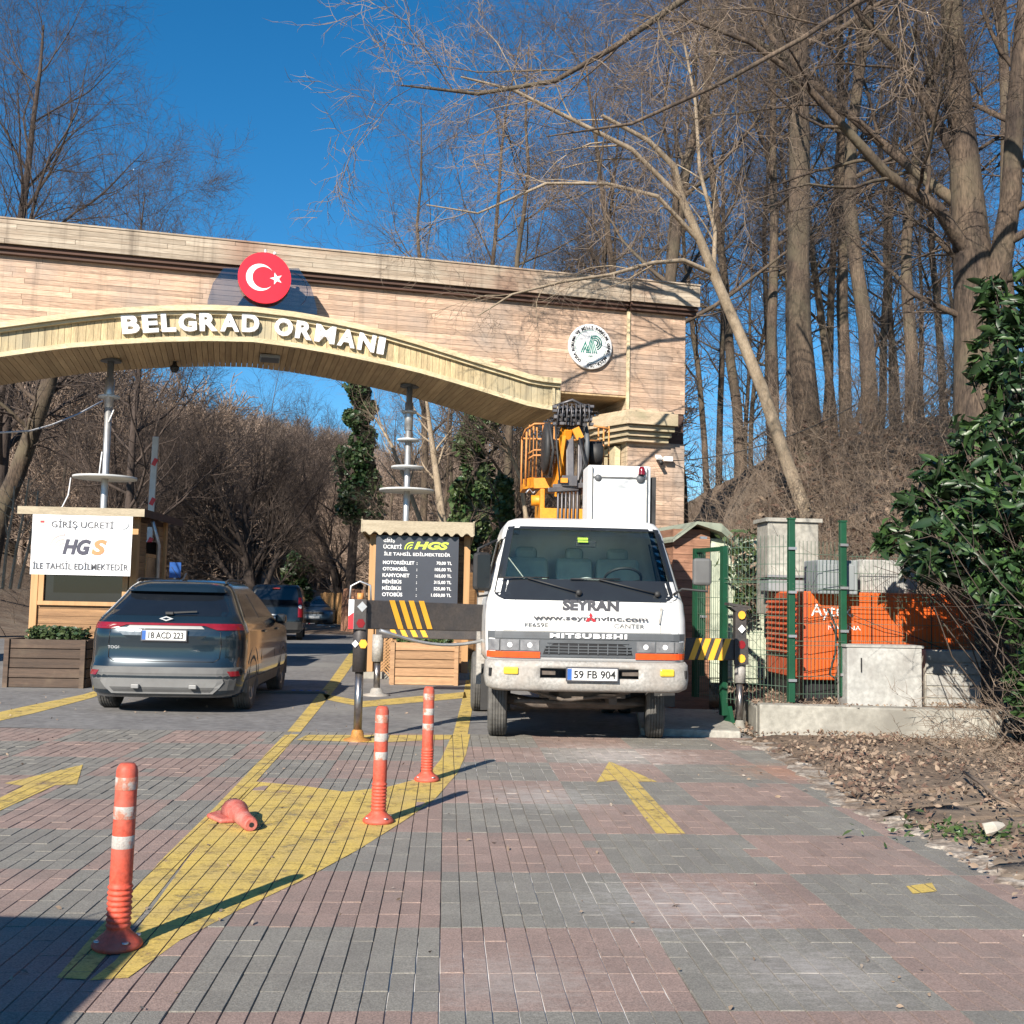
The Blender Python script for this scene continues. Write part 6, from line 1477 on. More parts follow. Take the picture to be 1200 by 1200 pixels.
# forest tree variants: tall straight trunks, ascending limbs, fine twigs
def forest(seed, Ht, r0, t0, spread, dens=1., mats_=('bark', 'twig')):
    r_ = random.Random(seed); tp_ = walk((0, 0, -.6), (r_.gauss(0, .03), r_.gauss(0, .03), 1), Ht, 14, .06, .04, r_); tr_ = [r0*(1.25 if i == 0 else 1)*(1-.9*(i/14)**1.1) for i in range(15)]
    spec = [(int(24*dens), t0, spread, .45, R(52), .05, .13, 8, 6, .42), (int(11*dens), .12, spread*.42, .35, R(45), .04, .17, 5, 4, .5), (6, .1, spread*.2, .3, R(42), .03, .2, 4, 3, .6), (3, .1, spread*.11, .2, R(38), .02, .22, 3, 3, .7)]
    return tp_, tr_, spec
protos = []
lab0 = 'tall bare grey-brown tree on the wooded bank'
protos_args = [(11, 19, .16, .28, 5.0, 1.), (12, 22, .20, .30, 5.5, 1.), (13, 17, .11, .25, 3.8, .9), (14, 24, .29, .35, 6.0, 1.05)]
# (px at base, depth, proto, label)
RT = [(955, 23.0, 3, 'thickest tall trunk, standing right of the leaning pale tree', 1.0), (1022, 25.5, 1, 'tall mossy trunk second right of the thickest trunk', 1.0), (1068, 28, 1, 'grey-green lichened trunk left of the big branching tree', .9),
      (803, 27, 1, 'tall trunk directly behind the right pillar', 1.05), (908, 27, 0, 'slim trunk left of the thickest trunk', .95), (868, 31, 0, 'slim trunk between pillar and leaning pale tree', 1.0),
      (744, 33, 1, 'tall trunk rising behind the arch just left of the pillar', .95), (664, 34, 3, 'stout forked trunk rising behind the arch above the badge', .72), (700, 40, 2, 'thin trunk behind the arch between two stouter ones', 1.2),
      (1110, 33, 2, 'thin trunk seen left of the dark branching tree', 1.2), (985, 34, 2, 'thin trunk behind and between the two thickest trunks', 1.3), (1185, 24, 0, 'slim trunk at the right edge above the laurel', 1.1),
      (840, 42, 2, 'thin distant trunk right of the pillar', 1.3), (930, 44, 0, 'distant trunk behind the slim ones at right centre', 1.1), (1050, 46, 0, 'distant trunk right of the mossy trunk', 1.1), (1140, 48, 2, 'distant thin trunk near the right edge', 1.3), (620, 46, 2, 'thin distant trunk behind the middle of the arch', 1.2), (775, 48, 0, 'distant trunk behind the pillar top', 1.1),
      (880, 55, 1, 'far trunk between slim ones behind the leaning tree', .8), (1000, 60, 1, 'far trunk low between the mossy and thickest ones', .8), (570, 52, 2, 'distant thin tree above the arch right of centre', 1.0)]
ORD = 'first second third fourth fifth sixth seventh eighth ninth tenth eleventh twelfth thirteenth fourteenth fifteenth sixteenth seventeenth eighteenth nineteenth twentieth twenty-first twenty-second twenty-third twenty-fourth twenty-fifth twenty-sixth'.split()
for i_ in range(13):
    px_ = 835+i_*31+rnd.uniform(-6, 6); d_ = rnd.uniform(28, 62)
    RT.append((px_, d_, rnd.choice((0, 2, 2)), 'slim background trunk on the wooded bank, '+ORD[i_]+' counting right from the pillar', rnd.uniform(.8, 1.3)))
RT += [(505, 36, 0, 'slender bare tree above the arch, leftmost of those right of the lettering', 1.0), (560, 34, 2, 'slender bare tree above the arch between the lettering end and the round badge', 1.25), (592, 30, 0, 'bare tree with upright limbs just above the arch left of the round badge', .95)]
for i_ in range(9): RT.append((610+i_*22+rnd.uniform(-8, 8), rnd.uniform(38, 60), rnd.choice((0, 2)), 'slim background tree behind the arch, '+ORD[i_]+' counting right from the lettering', rnd.uniform(.8, 1.15)))
first = {}
for i, (px, D, k, lab, s_) in enumerate(RT):
    x = P(px, 500, D)[0]; z = float(TZ(x, D)); loc = (x, D, z)
    lab = lab+(' on the wooded bank' if len(lab.split()) < 12 else '')
    if k not in first:
        tp_, tr_, spec = forest(*protos_args[k]); tt = make_tree('bare_tree', lab, tp_, tr_, spec, seed=protos_args[k][0], loc=loc, rz=rnd.random()*6, group='bare trees of the wooded bank'); tt.scale = (s_,)*3; first[k] = tt
    else: copy_tree(first[k], lab, loc, rnd.random()*6.28, s_, 'bare trees of the wooded bank', tilt=(R(rnd.gauss(0, 2)), R(rnd.gauss(0, 2))))
# big branching dark tree at right edge
D = 15.5; sp = [(11, .15, 2.6, .3, R(50), .03, .15, 7, 6, .4), (8, .12, 1.2, .3, R(45), .0, .18, 5, 4, .5), (7, .1, .6, .3, R(42), 0, .2, 4, 3, .55), (4, .1, .32, .2, R(40), 0, .22, 3, 3, .6)]
pt = lambda L: [tuple(P(x, y, d)) for x, y, d in L]
trk = pt([(1150, 760, D), (1150, 600, D), (1148, 480, D), (1146, 400, D), (1142, 330, D), (1135, 250, D), (1128, 160, D), (1118, 60, D), (1110, -60, D), (1100, -200, D)])
ex1 = (pt([(1140, 400, D), (1170, 320, D-.2), (1185, 230, D-.4), (1190, 120, D-.5), (1200, 0, D-.6), (1215, -120, D-.6)]), [.2, .17, .14, .12, .09, .06], sp)
ex2 = (pt([(1142, 310, D), (1100, 245, D-.3), (1040, 205, D-.6), (990, 150, D-.9), (935, 90, D-1.1), (880, 50, D-1.3), (800, 20, D-1.5)]), [.12, .09, .075, .06, .045, .035, .015], sp)
ex3 = (pt([(1140, 250, D), (1090, 215, D+.3), (1030, 165, D+.6), (950, 95, D+.8), (905, 45, D+1), (860, -30, D+1)]), [.10, .08, .065, .055, .04, .025], sp)
ex4 = (pt([(1130, 200, D), (1085, 120, D), (1050, 60, D-.2), (1010, 20, D-.4), (970, -40, D-.5)]), [.09, .07, .055, .04, .025], sp)
ex5 = (pt([(1000, 470, 17), (990, 440, 17), (1010, 370, 16.7), (1003, 300, 16.3), (975, 260, 16), (905, 215, 15.6), (850, 190, 15.2)]), [.05, .07, .07, .06, .05, .04, .02], sp)
make_tree('branching_tree', 'large dark tree with many spreading limbs rising above the laurel at right', trk, [.44, .40, .36, .33, .29, .24, .19, .16, .12, .08], [(9, .35, 2.6, .3, R(50), .03, .15, 7, 6, .17)]+sp[1:], ('bark_brown', 'twig'), 21, extra=[ex1, ex2, ex3, ex4])
# leaning pale tree whose limbs reach left in front of the arch
D = 20.6; sp2 = [(9, .12, 1.9, .35, R(42), -.02, .12, 7, 5, .42), (6, .12, .9, .3, R(42), -.03, .16, 5, 4, .5), (6, .1, .45, .3, R(40), -.02, .2, 4, 3, .6), (3, .1, .22, .2, R(40), 0, .2, 3, 3, .7)]
sp2b = [(10, .25, 1.5, .3, R(42), -.04, .12, 6, 4, .45), (6, .12, .7, .3, R(42), -.04, .16, 5, 3, .55), (4, .1, .34, .3, R(40), -.02, .2, 3, 3, .65)]
trk = pt([(946, 606, D), (940, 590, D), (918, 530, D), (893, 455, D-.2), (866, 390, D-.4), (838, 325, D-.6), (822, 285, D-.8), (800, 235, D-1.1), (790, 195, D-1.3), (760, 165, D-1.6), (705, 135, D-2)])
e1 = (pt([(838, 322, D-.6), (800, 305, D-1), (765, 308, D-1.5), (715, 322, D-2.2), (660, 330, D-2.8), (600, 345, D-3.3), (560, 370, D-3.6)]), [.055, .045, .038, .03, .024, .018, .01], sp2b)
e2 = (pt([(836, 325, D-.6), (838, 270, D-.6), (820, 200, D-.8), (815, 120, D-1), (800, 40, D-1.2)]), [.05, .04, .035, .03, .02], sp2)
e3 = (pt([(800, 235, D-1.1), (740, 175, D-1.6), (690, 150, D-2.0), (600, 105, D-2.6), (540, 90, D-3)]), [.05, .045, .04, .03, .015], sp2)
e4 = (pt([(822, 285, D-.8), (770, 230, D-1.3), (710, 215, D-1.8), (640, 215, D-2.3), (560, 250, D-2.6), (500, 240, D-2.8)]), [.05, .04, .032, .026, .018, .01], sp2)
make_tree('leaning_tree', 'slender pale tree leaning left, its limbs reaching in front of the arch', trk, [.14, .14, .125, .115, .105, .095, .085, .07, .06, .045, .03], [(2, .9, 2.0, .3, R(40), .02, .12, 6, 5, .5)]+sp2[1:], ('bark_pale', 'twig_grey'), 31, extra=[e1, e2, e3, e4])
# long branches crossing at the top (from a tree right of frame)
e5 = (pt([(1260, -60, 12), (1100, -40, 11.5), (1000, 5, 11), (940, 45, 10.8), (840, 100, 10.5), (740, 145, 10.2), (640, 160, 10)]), [.05, .04, .03, .026, .022, .016, .006], sp2)
e6 = (pt([(1050, -140, 12.5), (900, -60, 12), (800, 0, 11.6), (720, 55, 11.3), (650, 95, 11), (560, 110, 10.8), (470, 100, 10.6)]), [.06, .05, .04, .032, .026, .02, .008], sp2)
make_tree('overhanging_tree', 'tree outside the right edge whose thin branches cross the top of the picture', pt([(1500, 760, 13), (1480, 500, 13), (1420, 250, 12.8), (1340, 60, 12.4), (1262, -60, 12), (1150, -180, 12)]), [.3, .26, .2, .14, .09, .05], [(4, .6, 2, .3, R(40), .02, .12, 6, 5, .5)]+sp2[1:], ('bark', 'twig_grey'), 33, extra=[e5, e6])
# left trees behind the arch
def spread_tree(seed, Ht, r0, spread, dens=1.): 
    r_ = random.Random(seed); tp_ = walk((0, 0, -.4), (r_.gauss(0, .05), r_.gauss(0, .05), 1), Ht*.8, 12, .05, .02, r_); tr_ = [r0*(1-.9*(i/12)) for i in range(13)]
    spec = [(int(24*dens), .18, spread, .4, R(48), .06, .10, 9, 6, .45), (12, .12, spread*.42, .35, R(40), .05, .13, 6, 4, .5), (8, .1, spread*.2, .3, R(38), .03, .17, 4, 3, .55), (6, .1, spread*.10, .2, R(35), .02, .2, 3, 3, .6)]
    return tp_, tr_, spec
def zat(px, py, D): return P(px, py, D)
LTs = [(12, 33, 61, 25, .30, 7.6, 'big bare tree filling the sky at the upper left, trunk behind the arch'), (152, 30, 62, 17.5, .15, 4.8, 'smaller bare tree right of the big one above the arch at left')]
for (px, D, seed, Ht, r0, spd, lab) in LTs:
    x = P(px, 260, D)[0]; tp_, tr_, spec = spread_tree(seed, Ht, r0, spd); make_tree('bare_tree', lab, tp_, tr_, spec, ('bark_dark', 'twig_dark'), seed, (x, D, float(TZ(x, D))), rz=1.0)
sl = first[2]
for (px, D, s_, lab) in ((-60, 40, 1.0, 'bare tree at the left edge behind the big one'), (70, 44, .85, 'bare tree behind the big one at upper left'), (325, 78, 1.05, 'low bare tree whose top shows above the arch near the emblem'), (470, 40, .68, 'low bare tree topping the arch right of the lettering'), (540, 44, .9, 'bare tree above the arch left of the forked trunk')):
    x = P(px, 500, D)[0]; copy_tree(sl, lab, (x, D, float(TZ(x, D))), rnd.random()*6, s_, 'bare trees behind the arch')
# leaning trunk at far left, under the arch
trk = pt([(-18, 690, 26), (0, 600, 26), (20, 555, 26), (40, 500, 26), (57, 450, 26), (66, 400, 26), (80, 330, 26), (92, 270, 26)])
spl = [(12, .3, 3.0, .3, R(55), .02, .14, 7, 5, .35), (8, .1, 1.3, .3, R(45), 0, .17, 5, 4, .5), (6, .1, .6, .3, R(42), 0, .2, 4, 3, .6)]
make_tree('leaning_tree', 'brown trunk leaning right behind the left booth', trk, [.24, .22, .20, .19, .18, .16, .12, .08], spl, ('bark_brown', 'twig_dark'), 41)
for k, L in enumerate(([(12, 690, 24), (20, 640, 24), (30, 590, 24.2), (34, 560, 24.4)], [(22, 690, 24.5), (34, 640, 24.5), (42, 600, 24.7), (45, 575, 25)], [(3, 690, 23.5), (8, 640, 23.5), (15, 600, 23.7), (17, 570, 24)])):
    make_tree('sapling', ['thin pale sapling left of the left booth, middle of three', 'thin pale sapling left of the left booth, nearest the banner', 'thin pale sapling at the left edge beside the booth'][k], pt(L), [.035, .03, .022, .015], [(6, .3, .9, .3, R(45), .05, .12, 5, 4, .5), (5, .2, .4, .3, R(40), 0, .15, 3, 3, .6)], ('bark_pale', 'twig_grey'), 50+k)
# spreading trees under the arch
for (px, D, seed, Ht, r0, spd, lab, lean) in ((300, 40, 71, 7.5, .34, 6.0, 'dark spreading tree with low wide limbs in the middle of the view under the arch', (0, R(-8))), (402, 52, 72, 10.5, .22, 4.5, 'dark tree leaning left just left of the ivy-covered tree', (0, R(-14))), (230, 44, 73, 8, .22, 5.0, 'spreading tree behind the left booth roof under the arch', (0, R(-5))), (105, 38, 74, 8.5, .22, 5.2, 'dark bare tree behind the white banner', (0, R(4)))):
    x = P(px, 700, D)[0]; tp_, tr_, spec = spread_tree(seed, Ht, r0, spd, .9); o = make_tree('spreading_tree', lab, tp_, tr_, spec, ('bark_dark', 'twig_dark'), seed, (x, D, float(TZ(x, D)))); o.rotation_euler = (0, lean[1], 0)
k = 0
for (px, D, s_, rzz, lab) in ((455, 36, .42, 1, 'slim bare tree behind the disc pole left side'), (515, 34, .55, 2.5, 'grey bare tree between the disc pole and the ivy tree'), (600, 38, .5, 3.2, 'bare tree behind the basket of the crane'), (340, 58, .5, 4, 'bare tree at the foot of the hill under the arch')):
    x = P(px, 700, D)[0]; copy_tree(first[0], lab, (x, D, float(TZ(x, D))), rzz, s_, 'bare trees behind the arch')
for (L, r0, lab) in (([(498, 625, 27), (478, 570, 27), (458, 520, 27), (440, 490, 27)], .06, 'thin pale tree crossing the ivy tree left of the disc pole'), ([(617, 610, 24), (610, 560, 24), (595, 525, 24), (578, 500, 24)], .05, 'thin pale stem left of the crane basket'), ([(520, 620, 30), (512, 560, 30), (505, 510, 30), (500, 470, 30)], .12, 'grey trunk right of the disc pole')):
    make_tree('slender_tree', lab, pt(L), [r0, r0*.8, r0*.6, r0*.35], [(7, .2, 1.6, .3, R(40), .05, .12, 6, 4, .5), (6, .2, .8, .3, R(40), .03, .15, 4, 3, .6), (5, .2, .35, .3, R(40), .03, .15, 3, 3, .6)], ('bark_pale', 'twig_grey'), int(L[0][0]))

# leaves: numpy clouds of small folded leaves
def leaf_cloud(centers, size, rg, droop=.0, elong=1.8, var=.35, face=None, fancy=False):
    n = len(centers); d = rg.normal(size=(n, 3)); d[:, 2] = d[:, 2]*.6-droop; d /= np.linalg.norm(d, axis=1, keepdims=True)
    nr = rg.normal(size=(n, 3))+np.array([-.2, -.5, .6]); nr -= (nr*d).sum(1, keepdims=True)*d; nr /= np.linalg.norm(nr, axis=1, keepdims=True); sd_ = np.cross(d, nr)
    s = size*(1+var*rg.normal(size=(n, 1))).clip(.4, 2); l = s*.5*elong; w_ = s*.5*.75
    c = centers; up_ = nr*s*.12
    if fancy:
        cv = nr*s*.16; v = np.stack([c-d*l, c-d*l*.55+sd_*w_*.62+up_, c-d*l*.05+sd_*w_*.8+up_*1.5, c+d*l*.5+sd_*w_*.5+up_-cv*.3, c+d*l*1.1-cv*1.5, c+d*l*.5-sd_*w_*.5+up_-cv*.3, c-d*l*.05-sd_*w_*.8+up_*1.5, c-d*l*.55-sd_*w_*.62+up_, c-d*l*.1, c+d*l*.5-cv*.5], 1)
        f = np.array([[0, 1, 2, 8], [8, 2, 3, 9], [9, 3, 4, 5], [8, 9, 5, 6], [0, 8, 6, 7]])
        return v.reshape(-1, 3), (f[None]+(np.arange(n)*10)[:, None, None]).reshape(-1, 4)
    v = np.stack([c-d*l, c-d*l*.2+sd_*w_+up_, c+d*l*.35+sd_*w_*.8+up_, c+d*l-up_*.5, c+d*l*.35-sd_*w_*.8+up_, c-d*l*.2-sd_*w_+up_, c], 1)
    f = np.array([[0, 1, 2, 6], [6, 2, 3, 4], [6, 4, 5, 0]])
    return v.reshape(-1, 3), (f[None]+(np.arange(n)*7)[:, None, None]).reshape(-1, 4)
def cloud_obj(name, centers, size, mats_, parent, seed=1, kind=None, **k):
    rg = np.random.default_rng(seed); V, Fq = leaf_cloud(centers, size, rg, **k); n = len(centers)
    kf = len(Fq)//n; mi = np.repeat((rg.random(n) < .3).astype(int), kf) if len(mats_) > 1 else None
    return link(name, fast_mesh(name, V, Fq, mats_, smooth=False, mi=mi), parent, kind)
def ivy_tree(px, D, ytop, wpx, label, seed, n=5000, lean=0, mats_=('ivy', 'ivy2'), size=.16, ybot=None):
    x = P(px, 600, D)[0]; z0 = float(TZ(x, D)); zt_ = P(px, ytop, D)[2]; z00 = max(z0+.3, P(px, ybot, D)[2]) if ybot else z0+1; r_ = random.Random(seed)
    tp_ = [(lean*(i/9)**1.3+r_.gauss(0, .06), 0, (zt_-z0)*i/9-.3) for i in range(10)]; tr_ = [.25*(1-.08*i) for i in range(10)]
    t = make_tree('ivy_tree', label, tp_, tr_, [(10, .2, wpx/F*D*.9, .2, R(55), .03, .15, 6, 5, .3), (7, .2, .9, .3, R(45), .02, .16, 4, 4, .5), (6, .1, .5, .3, R(40), 0, .2, 3, 3, .6)], ('bark_dark', 'twig_grey'), seed, (x, D, z0))
    rg = np.random.default_rng(seed); blobs = []
    for i in range(26):
        zz_ = z00-z0+(zt_-z00)*rg.random(); tt = (zz_)/(zt_-z0); rad = wpx/F*D*.5*(1-.45*tt)*rg.uniform(.5, 1.1); a = rg.random()*6.28
        blobs.append((lean*tt**1.3+math.cos(a)*rad*.5, math.sin(a)*rad*.5, zz_, rad*rg.uniform(.4, .75)))
    bl_ = np.array(blobs); pick = rg.integers(0, len(bl_), n); dirs = rg.normal(size=(n, 3)); dirs /= np.linalg.norm(dirs, axis=1, keepdims=True); rr = bl_[pick, 3:4]*(rg.random((n, 1))**.4); c = bl_[pick, :3]+dirs*rr*np.array([1, 1, 1.3])
    cloud_obj('ivy', c, size, mats_, t, seed, 'stuff', droop=.4, elong=1.3); return t
ivy_tree(415, 45, 452, 95, 'dark green ivy-covered tree left of the disc pole under the arch', 81, 15000, ybot=610)
ivy_tree(556, 33, 488, 88, 'lighter ivy-covered tree between the disc pole and the crane basket', 82, 12000, ybot=640, mats_=('ivy2', 'ivy'))
ivy_tree(352, 54, 655, 56, 'dark evergreen bush beyond the van', 83, 3500, size=.2, ybot=700)
ivy_tree(590, 27, 565, 50, 'ivy thicket behind the truck mirror', 84, 4500, mats_=('ivy2', 'ivy'), size=.11, ybot=690)
# planter plants
for (pl_, lab, n, seed) in ((plL, 'low green plants growing in the shaded planter', 900, 3), (plM, 'thin green plants growing in the light planter', 420, 4)):
    t, W_, H_, D_ = pl_; rg = np.random.default_rng(seed); c = np.stack([rg.uniform(.1 if seed == 4 else W_*.2, W_-.1, n), rg.uniform(.1, .6, n), H_+rg.random(n)**1.5*(.17 if seed == 3 else .07)], 1)
    g = thing('planter_plants', lab, 'plants', t.location, t.rotation_euler[2]); cloud_obj('leaves', c, .05, ('ivy2', 'ivy'), g, seed, 'stuff', elong=1.6)

# laurel at right
lau = thing('laurel_shrub', 'large glossy evergreen laurel shrub overhanging the fence at the right edge', 'shrub', (4.3, 9.6, .2), 0)
rg = np.random.default_rng(5); lo_ = np.array([4.3, 9.6, .2])
BL_ = [(1195, 400, 9.6, 40, 60), (1165, 440, 9.8, 34, 60), (1215, 470, 9.3, 60, 60), (1150, 520, 9.6, 55, 40), (1110, 560, 9.9, 46, 30), (1068, 600, 10.2, 34, 34), (1180, 590, 9.2, 70, 60), (1125, 640, 9.4, 70, 50), (1080, 650, 9.9, 36, 32), (1042, 636, 10.4, 18, 16),
       (1190, 690, 8.9, 42, 55), (1225, 760, 8.8, 50, 70), (1140, 600, 9.9, 60, 50), (1195, 810, 9.0, 22, 30), (1160, 690, 9.3, 34, 26), (1230, 600, 8.8, 50, 90), (1110, 672, 9.6, 36, 20), (1160, 355, 10.2, 22, 40), (1205, 345, 9.6, 20, 40), (1260, 850, 8.6, 40, 50)]
cs = []
for (px, py, d, rx, ry) in BL_:
    d += 1.9; c = P(px, py, d); a_, b_ = rx/F*d, ry/F*d; n = int(105*(a_*b_)/.1)+60; dr = rg.normal(size=(n, 3)); dr /= np.linalg.norm(dr, axis=1, keepdims=True); rr = rg.random((n, 1))**.45; cs.append(c+dr*rr*np.array([a_, a_*.9, b_]))
cs = np.concatenate(cs)
# clump: pull towards twig ends
hub = cs[rg.integers(0, len(cs), 520)]
idx = np.array([np.argmin(((hub-c)**2).sum(1)) for c in cs]); cs = hub[idx]+(cs-hub[idx])*.55
order = np.argsort(((cs-CAM)**2).sum(1)); near = [i for i in order if proj(cs[i])[0] < 1195][:300]; rest_ = np.setdiff1d(np.arange(len(cs)), near)
cloud_obj('foliage', cs[rest_]-lo_, .095, ('laurel', 'laurel2'), lau, 6, 'stuff', droop=.35, elong=1.9, fancy=True, var=.5)
lmes = []
for k in range(6):
    V, Fq = leaf_cloud(np.zeros((1, 3)), .10, np.random.default_rng(100+k), droop=.4, elong=1.9, var=.1, fancy=True); lmes.append(fast_mesh('leaf', V, Fq, 'laurel' if k % 3 else 'laurel2', smooth=False))
for j, i in enumerate(near):
    o = bpy.data.objects.new('leaf', lmes[j % 6]); COL.objects.link(o); o.parent = lau; o.location = tuple(cs[i]-lo_); o.rotation_euler = (rnd.gauss(0, .45), rnd.gauss(0, .45), rnd.random()*6.28); o.scale = (rnd.uniform(.6, 1.3), rnd.uniform(.6, 1.3), 1)
po = Poly(); base = np.array([6.2, 11.6, .0])
for h_ in hub[::2]:
    s0 = base+rg.normal(0, .35, 3)*np.array([1, .6, .1]); mid = (s0+h_)/2+rg.normal(0, .15, 3)+np.array([.15, 0, -.1]); pts = [tuple(s0-lo_), tuple(s0*.6+mid*.4-lo_), tuple(mid-lo_), tuple(mid*.4+h_*.6-lo_), tuple(h_-lo_)]; po.add(pts, [.014, .011, .009, .006, .004], 4)
link('stems', po.mesh('stems', 'twig'), lau, 'stuff')
MB().tube([(1.9, 2.3, -.2), (1.8, 2.3, 1.0), (1.9, 2.2, 2.2), (1.8, 2.2, 3.2)], [.12, .10, .08, .05], 10).build('trunk', 'bark_dark', lau)

# brambles and dry undergrowth on the bank
def brambles(name, label_, n, region, lens, mat, seed, r0=.007, upb=-.06, d0=None):
    r_ = random.Random(seed); po = Poly(); out = []
    for i in range(n):
        x, y = region(r_); z = float(TZ(x, y)); L = r_.uniform(*lens); d = d0(r_) if d0 else (r_.gauss(0, .5), r_.gauss(0, .5)-.2, 1)
        q = walk((x, y, z), d, L, 8, .10, upb, r_); rs = [r0*(1-.7*j/8) for j in range(9)]; po.add(q, rs, 3); sprout(q, rs, 0, [(4, .2, L*.4, .3, R(45), upb, .12, 5, 3, .6), (3, .2, L*.2, .3, R(45), 0, .12, 3, 3, .7)], out, r_)
    for (q, rs, s_, _) in out: po.add(q, rs, 3)
    o = link(name, po.mesh(name, mat), None, 'stuff', label_); o['category'] = 'undergrowth'; return o
brambles('brambles', 'tangle of arching dry stems covering the bank behind the generator', 1700, lambda r_: (r_.uniform(3.2, 13), r_.uniform(15.5, 24)), (1.2, 3.2), 'twig_grey', 1, .0075)
brambles('dry_undergrowth', 'reddish brown scrub along the top of the bank', 900, lambda r_: (r_.uniform(3.6, 22), r_.uniform(21, 36)), (.8, 2.1), 'twig', 2, .009, -.02)
brambles('roadside_scrub', 'brown scrub beyond the booths at the foot of the hill', 900, lambda r_: (r_.uniform(-22, 3), r_.uniform(52, 66) if r_.random() < .6 else r_.uniform(30, 52)) if r_.random() < .8 else (r_.uniform(-4, 3.5), r_.uniform(24, 44)), (1.2, 3.2), 'twig', 3, .014, 0.0) if False else None
def rs_(r_):
    while True:
        x, y = r_.uniform(-34, 4), r_.uniform(24, 66); xe = np.interp(y, [22, 40, 62, 90], [1.0, -2.2, -7, -14]); xl = np.interp(y, [22, 30, 60, 90], [-15, -15.5, -15, -22])
        if x > xe or x < xl: return x, y
brambles('roadside_scrub', 'brown scrub beside the road beyond the booths', 800, rs_, (1.2, 3.4), 'twig', 3, .012, 0.0)
brambles('bare_brush', 'dark tangle of bare stems at the foot of the laurel on the right verge', 190, lambda r_: (r_.uniform(4.5, 6.8), r_.uniform(8.2, 12.0)), (.4, 1.3), 'twig_grey', 4, .0042, -.08, lambda r_: (r_.gauss(-.5, .5), r_.gauss(-.2, .4), .8))
brambles('dark_brush', 'dark thicket standing behind the laurel shrub', 260, lambda r_: (r_.uniform(5.6, 8.5), r_.uniform(9.5, 13.5)), (1.5, 3.6), 'twig_dark', 5, .012, -.01)
# rust coloured dead leaves on the scrub and ivy over the cabinet
rg = np.random.default_rng(9)
n = 9000; x = rg.uniform(3.2, 11, n); y = rg.uniform(16.5, 23, n); z = TZ(x, y)+rg.random(n)**1.3*1.1; keep = (np.sin(x*2.1)*np.sin(y*1.7)+rg.normal(0, .4, n)) > .0
o = cloud_obj('dead_leaves', np.stack([x, y, z], 1)[keep], .075, ('rustleaf', 'dryleaf'), None, 9, 'stuff'); o['label'] = 'rust coloured dead leaves hanging in the scrub on the bank'; o['category'] = 'leaves'
iv = thing('ivy_curtain', 'ivy trailing over the pale green cabinet behind the gate', 'ivy', tuple(P(880, 640, 15.3)), 0); q0 = P(880, 640, 15.3); c = []
for i in range(520):
    t_ = rg.random(); px = 870+rg.normal(0, 14)*(1-t_*.6)+t_*6; py = 622+t_*95+rg.normal(0, 4); c.append(P(px, py, 15.3+rg.normal(0, .1))-q0)
cloud_obj('leaves', np.array(c), .055, ('ivy2', 'dryleaf'), iv, 10, 'stuff', droop=.6)
# leaf litter lying on the verge, the wall fill and the paver edge
n = 34000; x = rg.uniform(2.6, 8, n); y = rg.uniform(3.5, 14.8, n); ee = np.array([G(a_, b_)[:2] for a_, b_ in EDGE]); exx = np.interp(y, ee[::-1, 1], ee[::-1, 0]); d = x-exx
keep = (d > rg.exponential(.12, n)-.45) & (rg.random(n) < np.where(d < 0, .12, np.clip(.45+.5*np.sin(x*3.1+y)*np.sin(y*2.3-x)+.2*np.sin(x*9)*np.sin(y*8), .16, 1))); z = np.where(d > 0, .03+.06*(1-np.exp(-np.maximum(d, 0)*2.5))+np.maximum(0, TZ(x, y)+.03), .012); inside = (y > np.interp(x, [wa[0], wb[0]], [wa[1], wb[1]])) & (x > 2.8); z = np.where(inside, np.maximum(z, .345), z)
o = cloud_obj('leaf_litter', np.stack([x, y, z+.012+rg.random(n)*.02], 1)[keep], .027, ('dryleaf', 'rustleaf'), None, 11, 'stuff', elong=1.6); o['label'] = 'dry brown leaves scattered over the verge and inside the fence'; o['category'] = 'leaf litter'
n = 420; x = rg.uniform(-7, 4.5, n); y = rg.uniform(3.6, 16, n); o = cloud_obj('debris', np.stack([x, y, .012+rg.random(n)*.004], 1), .018, ('dryleaf', 'edge_concrete'), None, 14, 'stuff', elong=1.4); o['label'] = 'tiny leaf scraps and grit scattered over the paving'; o['category'] = 'debris'
q = G(1150, 985); c = np.stack([q[0]+rg.normal(0, .3, 220), q[1]+rg.normal(0, .15, 220), .03+rg.random(220)*.05], 1); o = cloud_obj('weeds', c, .028, ('ivy2', 'laurel2'), None, 12, 'stuff'); o['label'] = 'small green weeds growing at the paving edge'; o['category'] = 'weeds'
# sticks on the verge
for (a_, b_, lab) in (((1085, 870), (1125, 885), 'pale dry stick lying on the verge below the wall end'), ((1150, 880), (1195, 860), 'pale broken branch at the foot of the laurel'), ((1130, 905), (1190, 945), 'bare branch lying on the verge at the right edge')):
    p0, p1 = G(*a_, .14), G(*b_, .2); tag(MB().tube([tuple(p0), tuple((p0*2+p1)/3+rg.normal(0, .03, 3)), tuple((p0+2*p1)/3+rg.normal(0, .03, 3)), tuple(p1)], [.014, .013, .01, .006], 6).build('stick', 'twig_grey'), lab, 'stick')

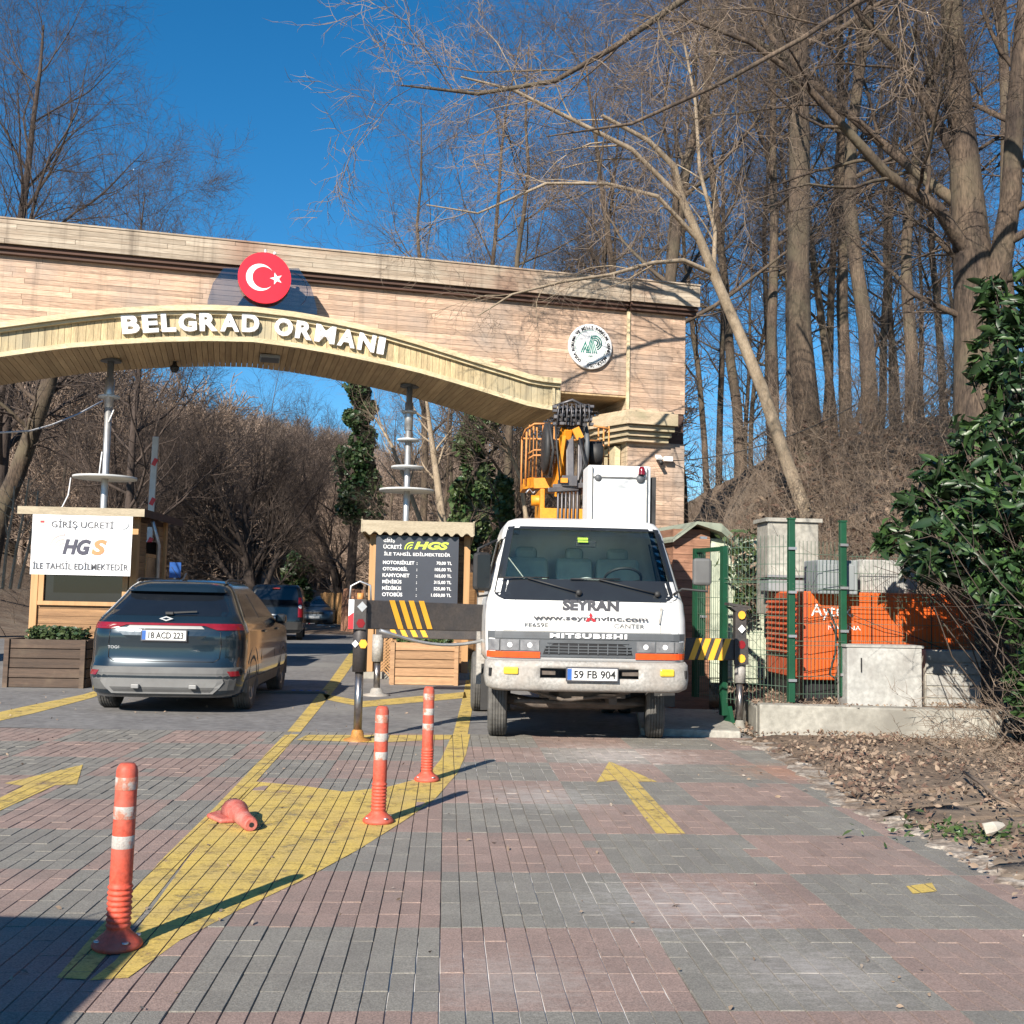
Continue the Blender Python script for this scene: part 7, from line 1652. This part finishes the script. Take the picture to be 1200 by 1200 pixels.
# distant wooded hillside: instanced bare trees, one mass
src = Poly(); r_ = random.Random(77)
tp_ = walk((0, 0, -.5), (0, 0, 1), 8.5, 8, .05, .03, r_); tr_ = [.16*(1-.1*i) for i in range(9)]; src.add(tp_, tr_, 5); out = []
sprout(tp_, tr_, 0, [(15, .15, 3.8, .45, R(50), .08, .12, 5, 3, .5), (9, .1, 1.6, .3, R(40), .06, .15, 3, 3, .55), (6, .1, .8, .3, R(40), .04, .15, 2, 3, .7)], out, r_)
for (q, rs, s_, _) in out: src.add(q, [max(a_, .018) for a_ in rs], s_)
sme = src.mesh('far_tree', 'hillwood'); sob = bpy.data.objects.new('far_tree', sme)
pts = []; rg = np.random.default_rng(21)
for i in range(7000):
    y = 50+200*rg.random()**1.1; x = rg.uniform(-1.15, .62)*y*1.05
    xe = np.interp(y, [48, 62, 90], [-3, -6, -13]); xl = np.interp(y, [48, 60, 90], [-14, -15, -22])
    if y < 92 and xl-1 < x < xe+1.5: continue
    if x > 6 or (x > -8 and rg.random() < .5): continue
    pts.append((x, y, float(TZ(x, y))))
pm = bpy.data.meshes.new('hillside_wood'); pm.from_pydata(pts, [], []); hw = link('hillside_wood', pm, None, 'stuff', 'brown leafless wood covering the hill beyond the arch'); hw['category'] = 'wood'
ng = bpy.data.node_groups.new('scatter', 'GeometryNodeTree'); ng.interface.new_socket('Geometry', in_out='INPUT', socket_type='NodeSocketGeometry'); ng.interface.new_socket('Geometry', in_out='OUTPUT', socket_type='NodeSocketGeometry')
N = ng.nodes; gi = N.new('NodeGroupInput'); go = N.new('NodeGroupOutput'); ip = N.new('GeometryNodeInstanceOnPoints'); oi = N.new('GeometryNodeObjectInfo'); oi.inputs['Object'].default_value = sob
rv = N.new('FunctionNodeRandomValue'); rv.data_type = 'FLOAT_VECTOR'; rv.inputs[0].default_value = (-.06, -.06, 0); rv.inputs[1].default_value = (.06, .06, 6.28)
rs2 = N.new('FunctionNodeRandomValue'); rs2.data_type = 'FLOAT'; rs2.inputs[2].default_value = .7; rs2.inputs[3].default_value = 1.25
lk = ng.links; lk.new(gi.outputs[0], ip.inputs['Points']); lk.new(oi.outputs['Geometry'], ip.inputs['Instance']); lk.new(rv.outputs[0], ip.inputs['Rotation'])
lk.new([o_ for o_ in rs2.outputs if o_.type == 'VALUE' and o_.enabled][0], ip.inputs['Scale']); lk.new(ip.outputs[0], go.inputs[0])
md = hw.modifiers.new('scatter', 'NODES'); md.node_group = ng
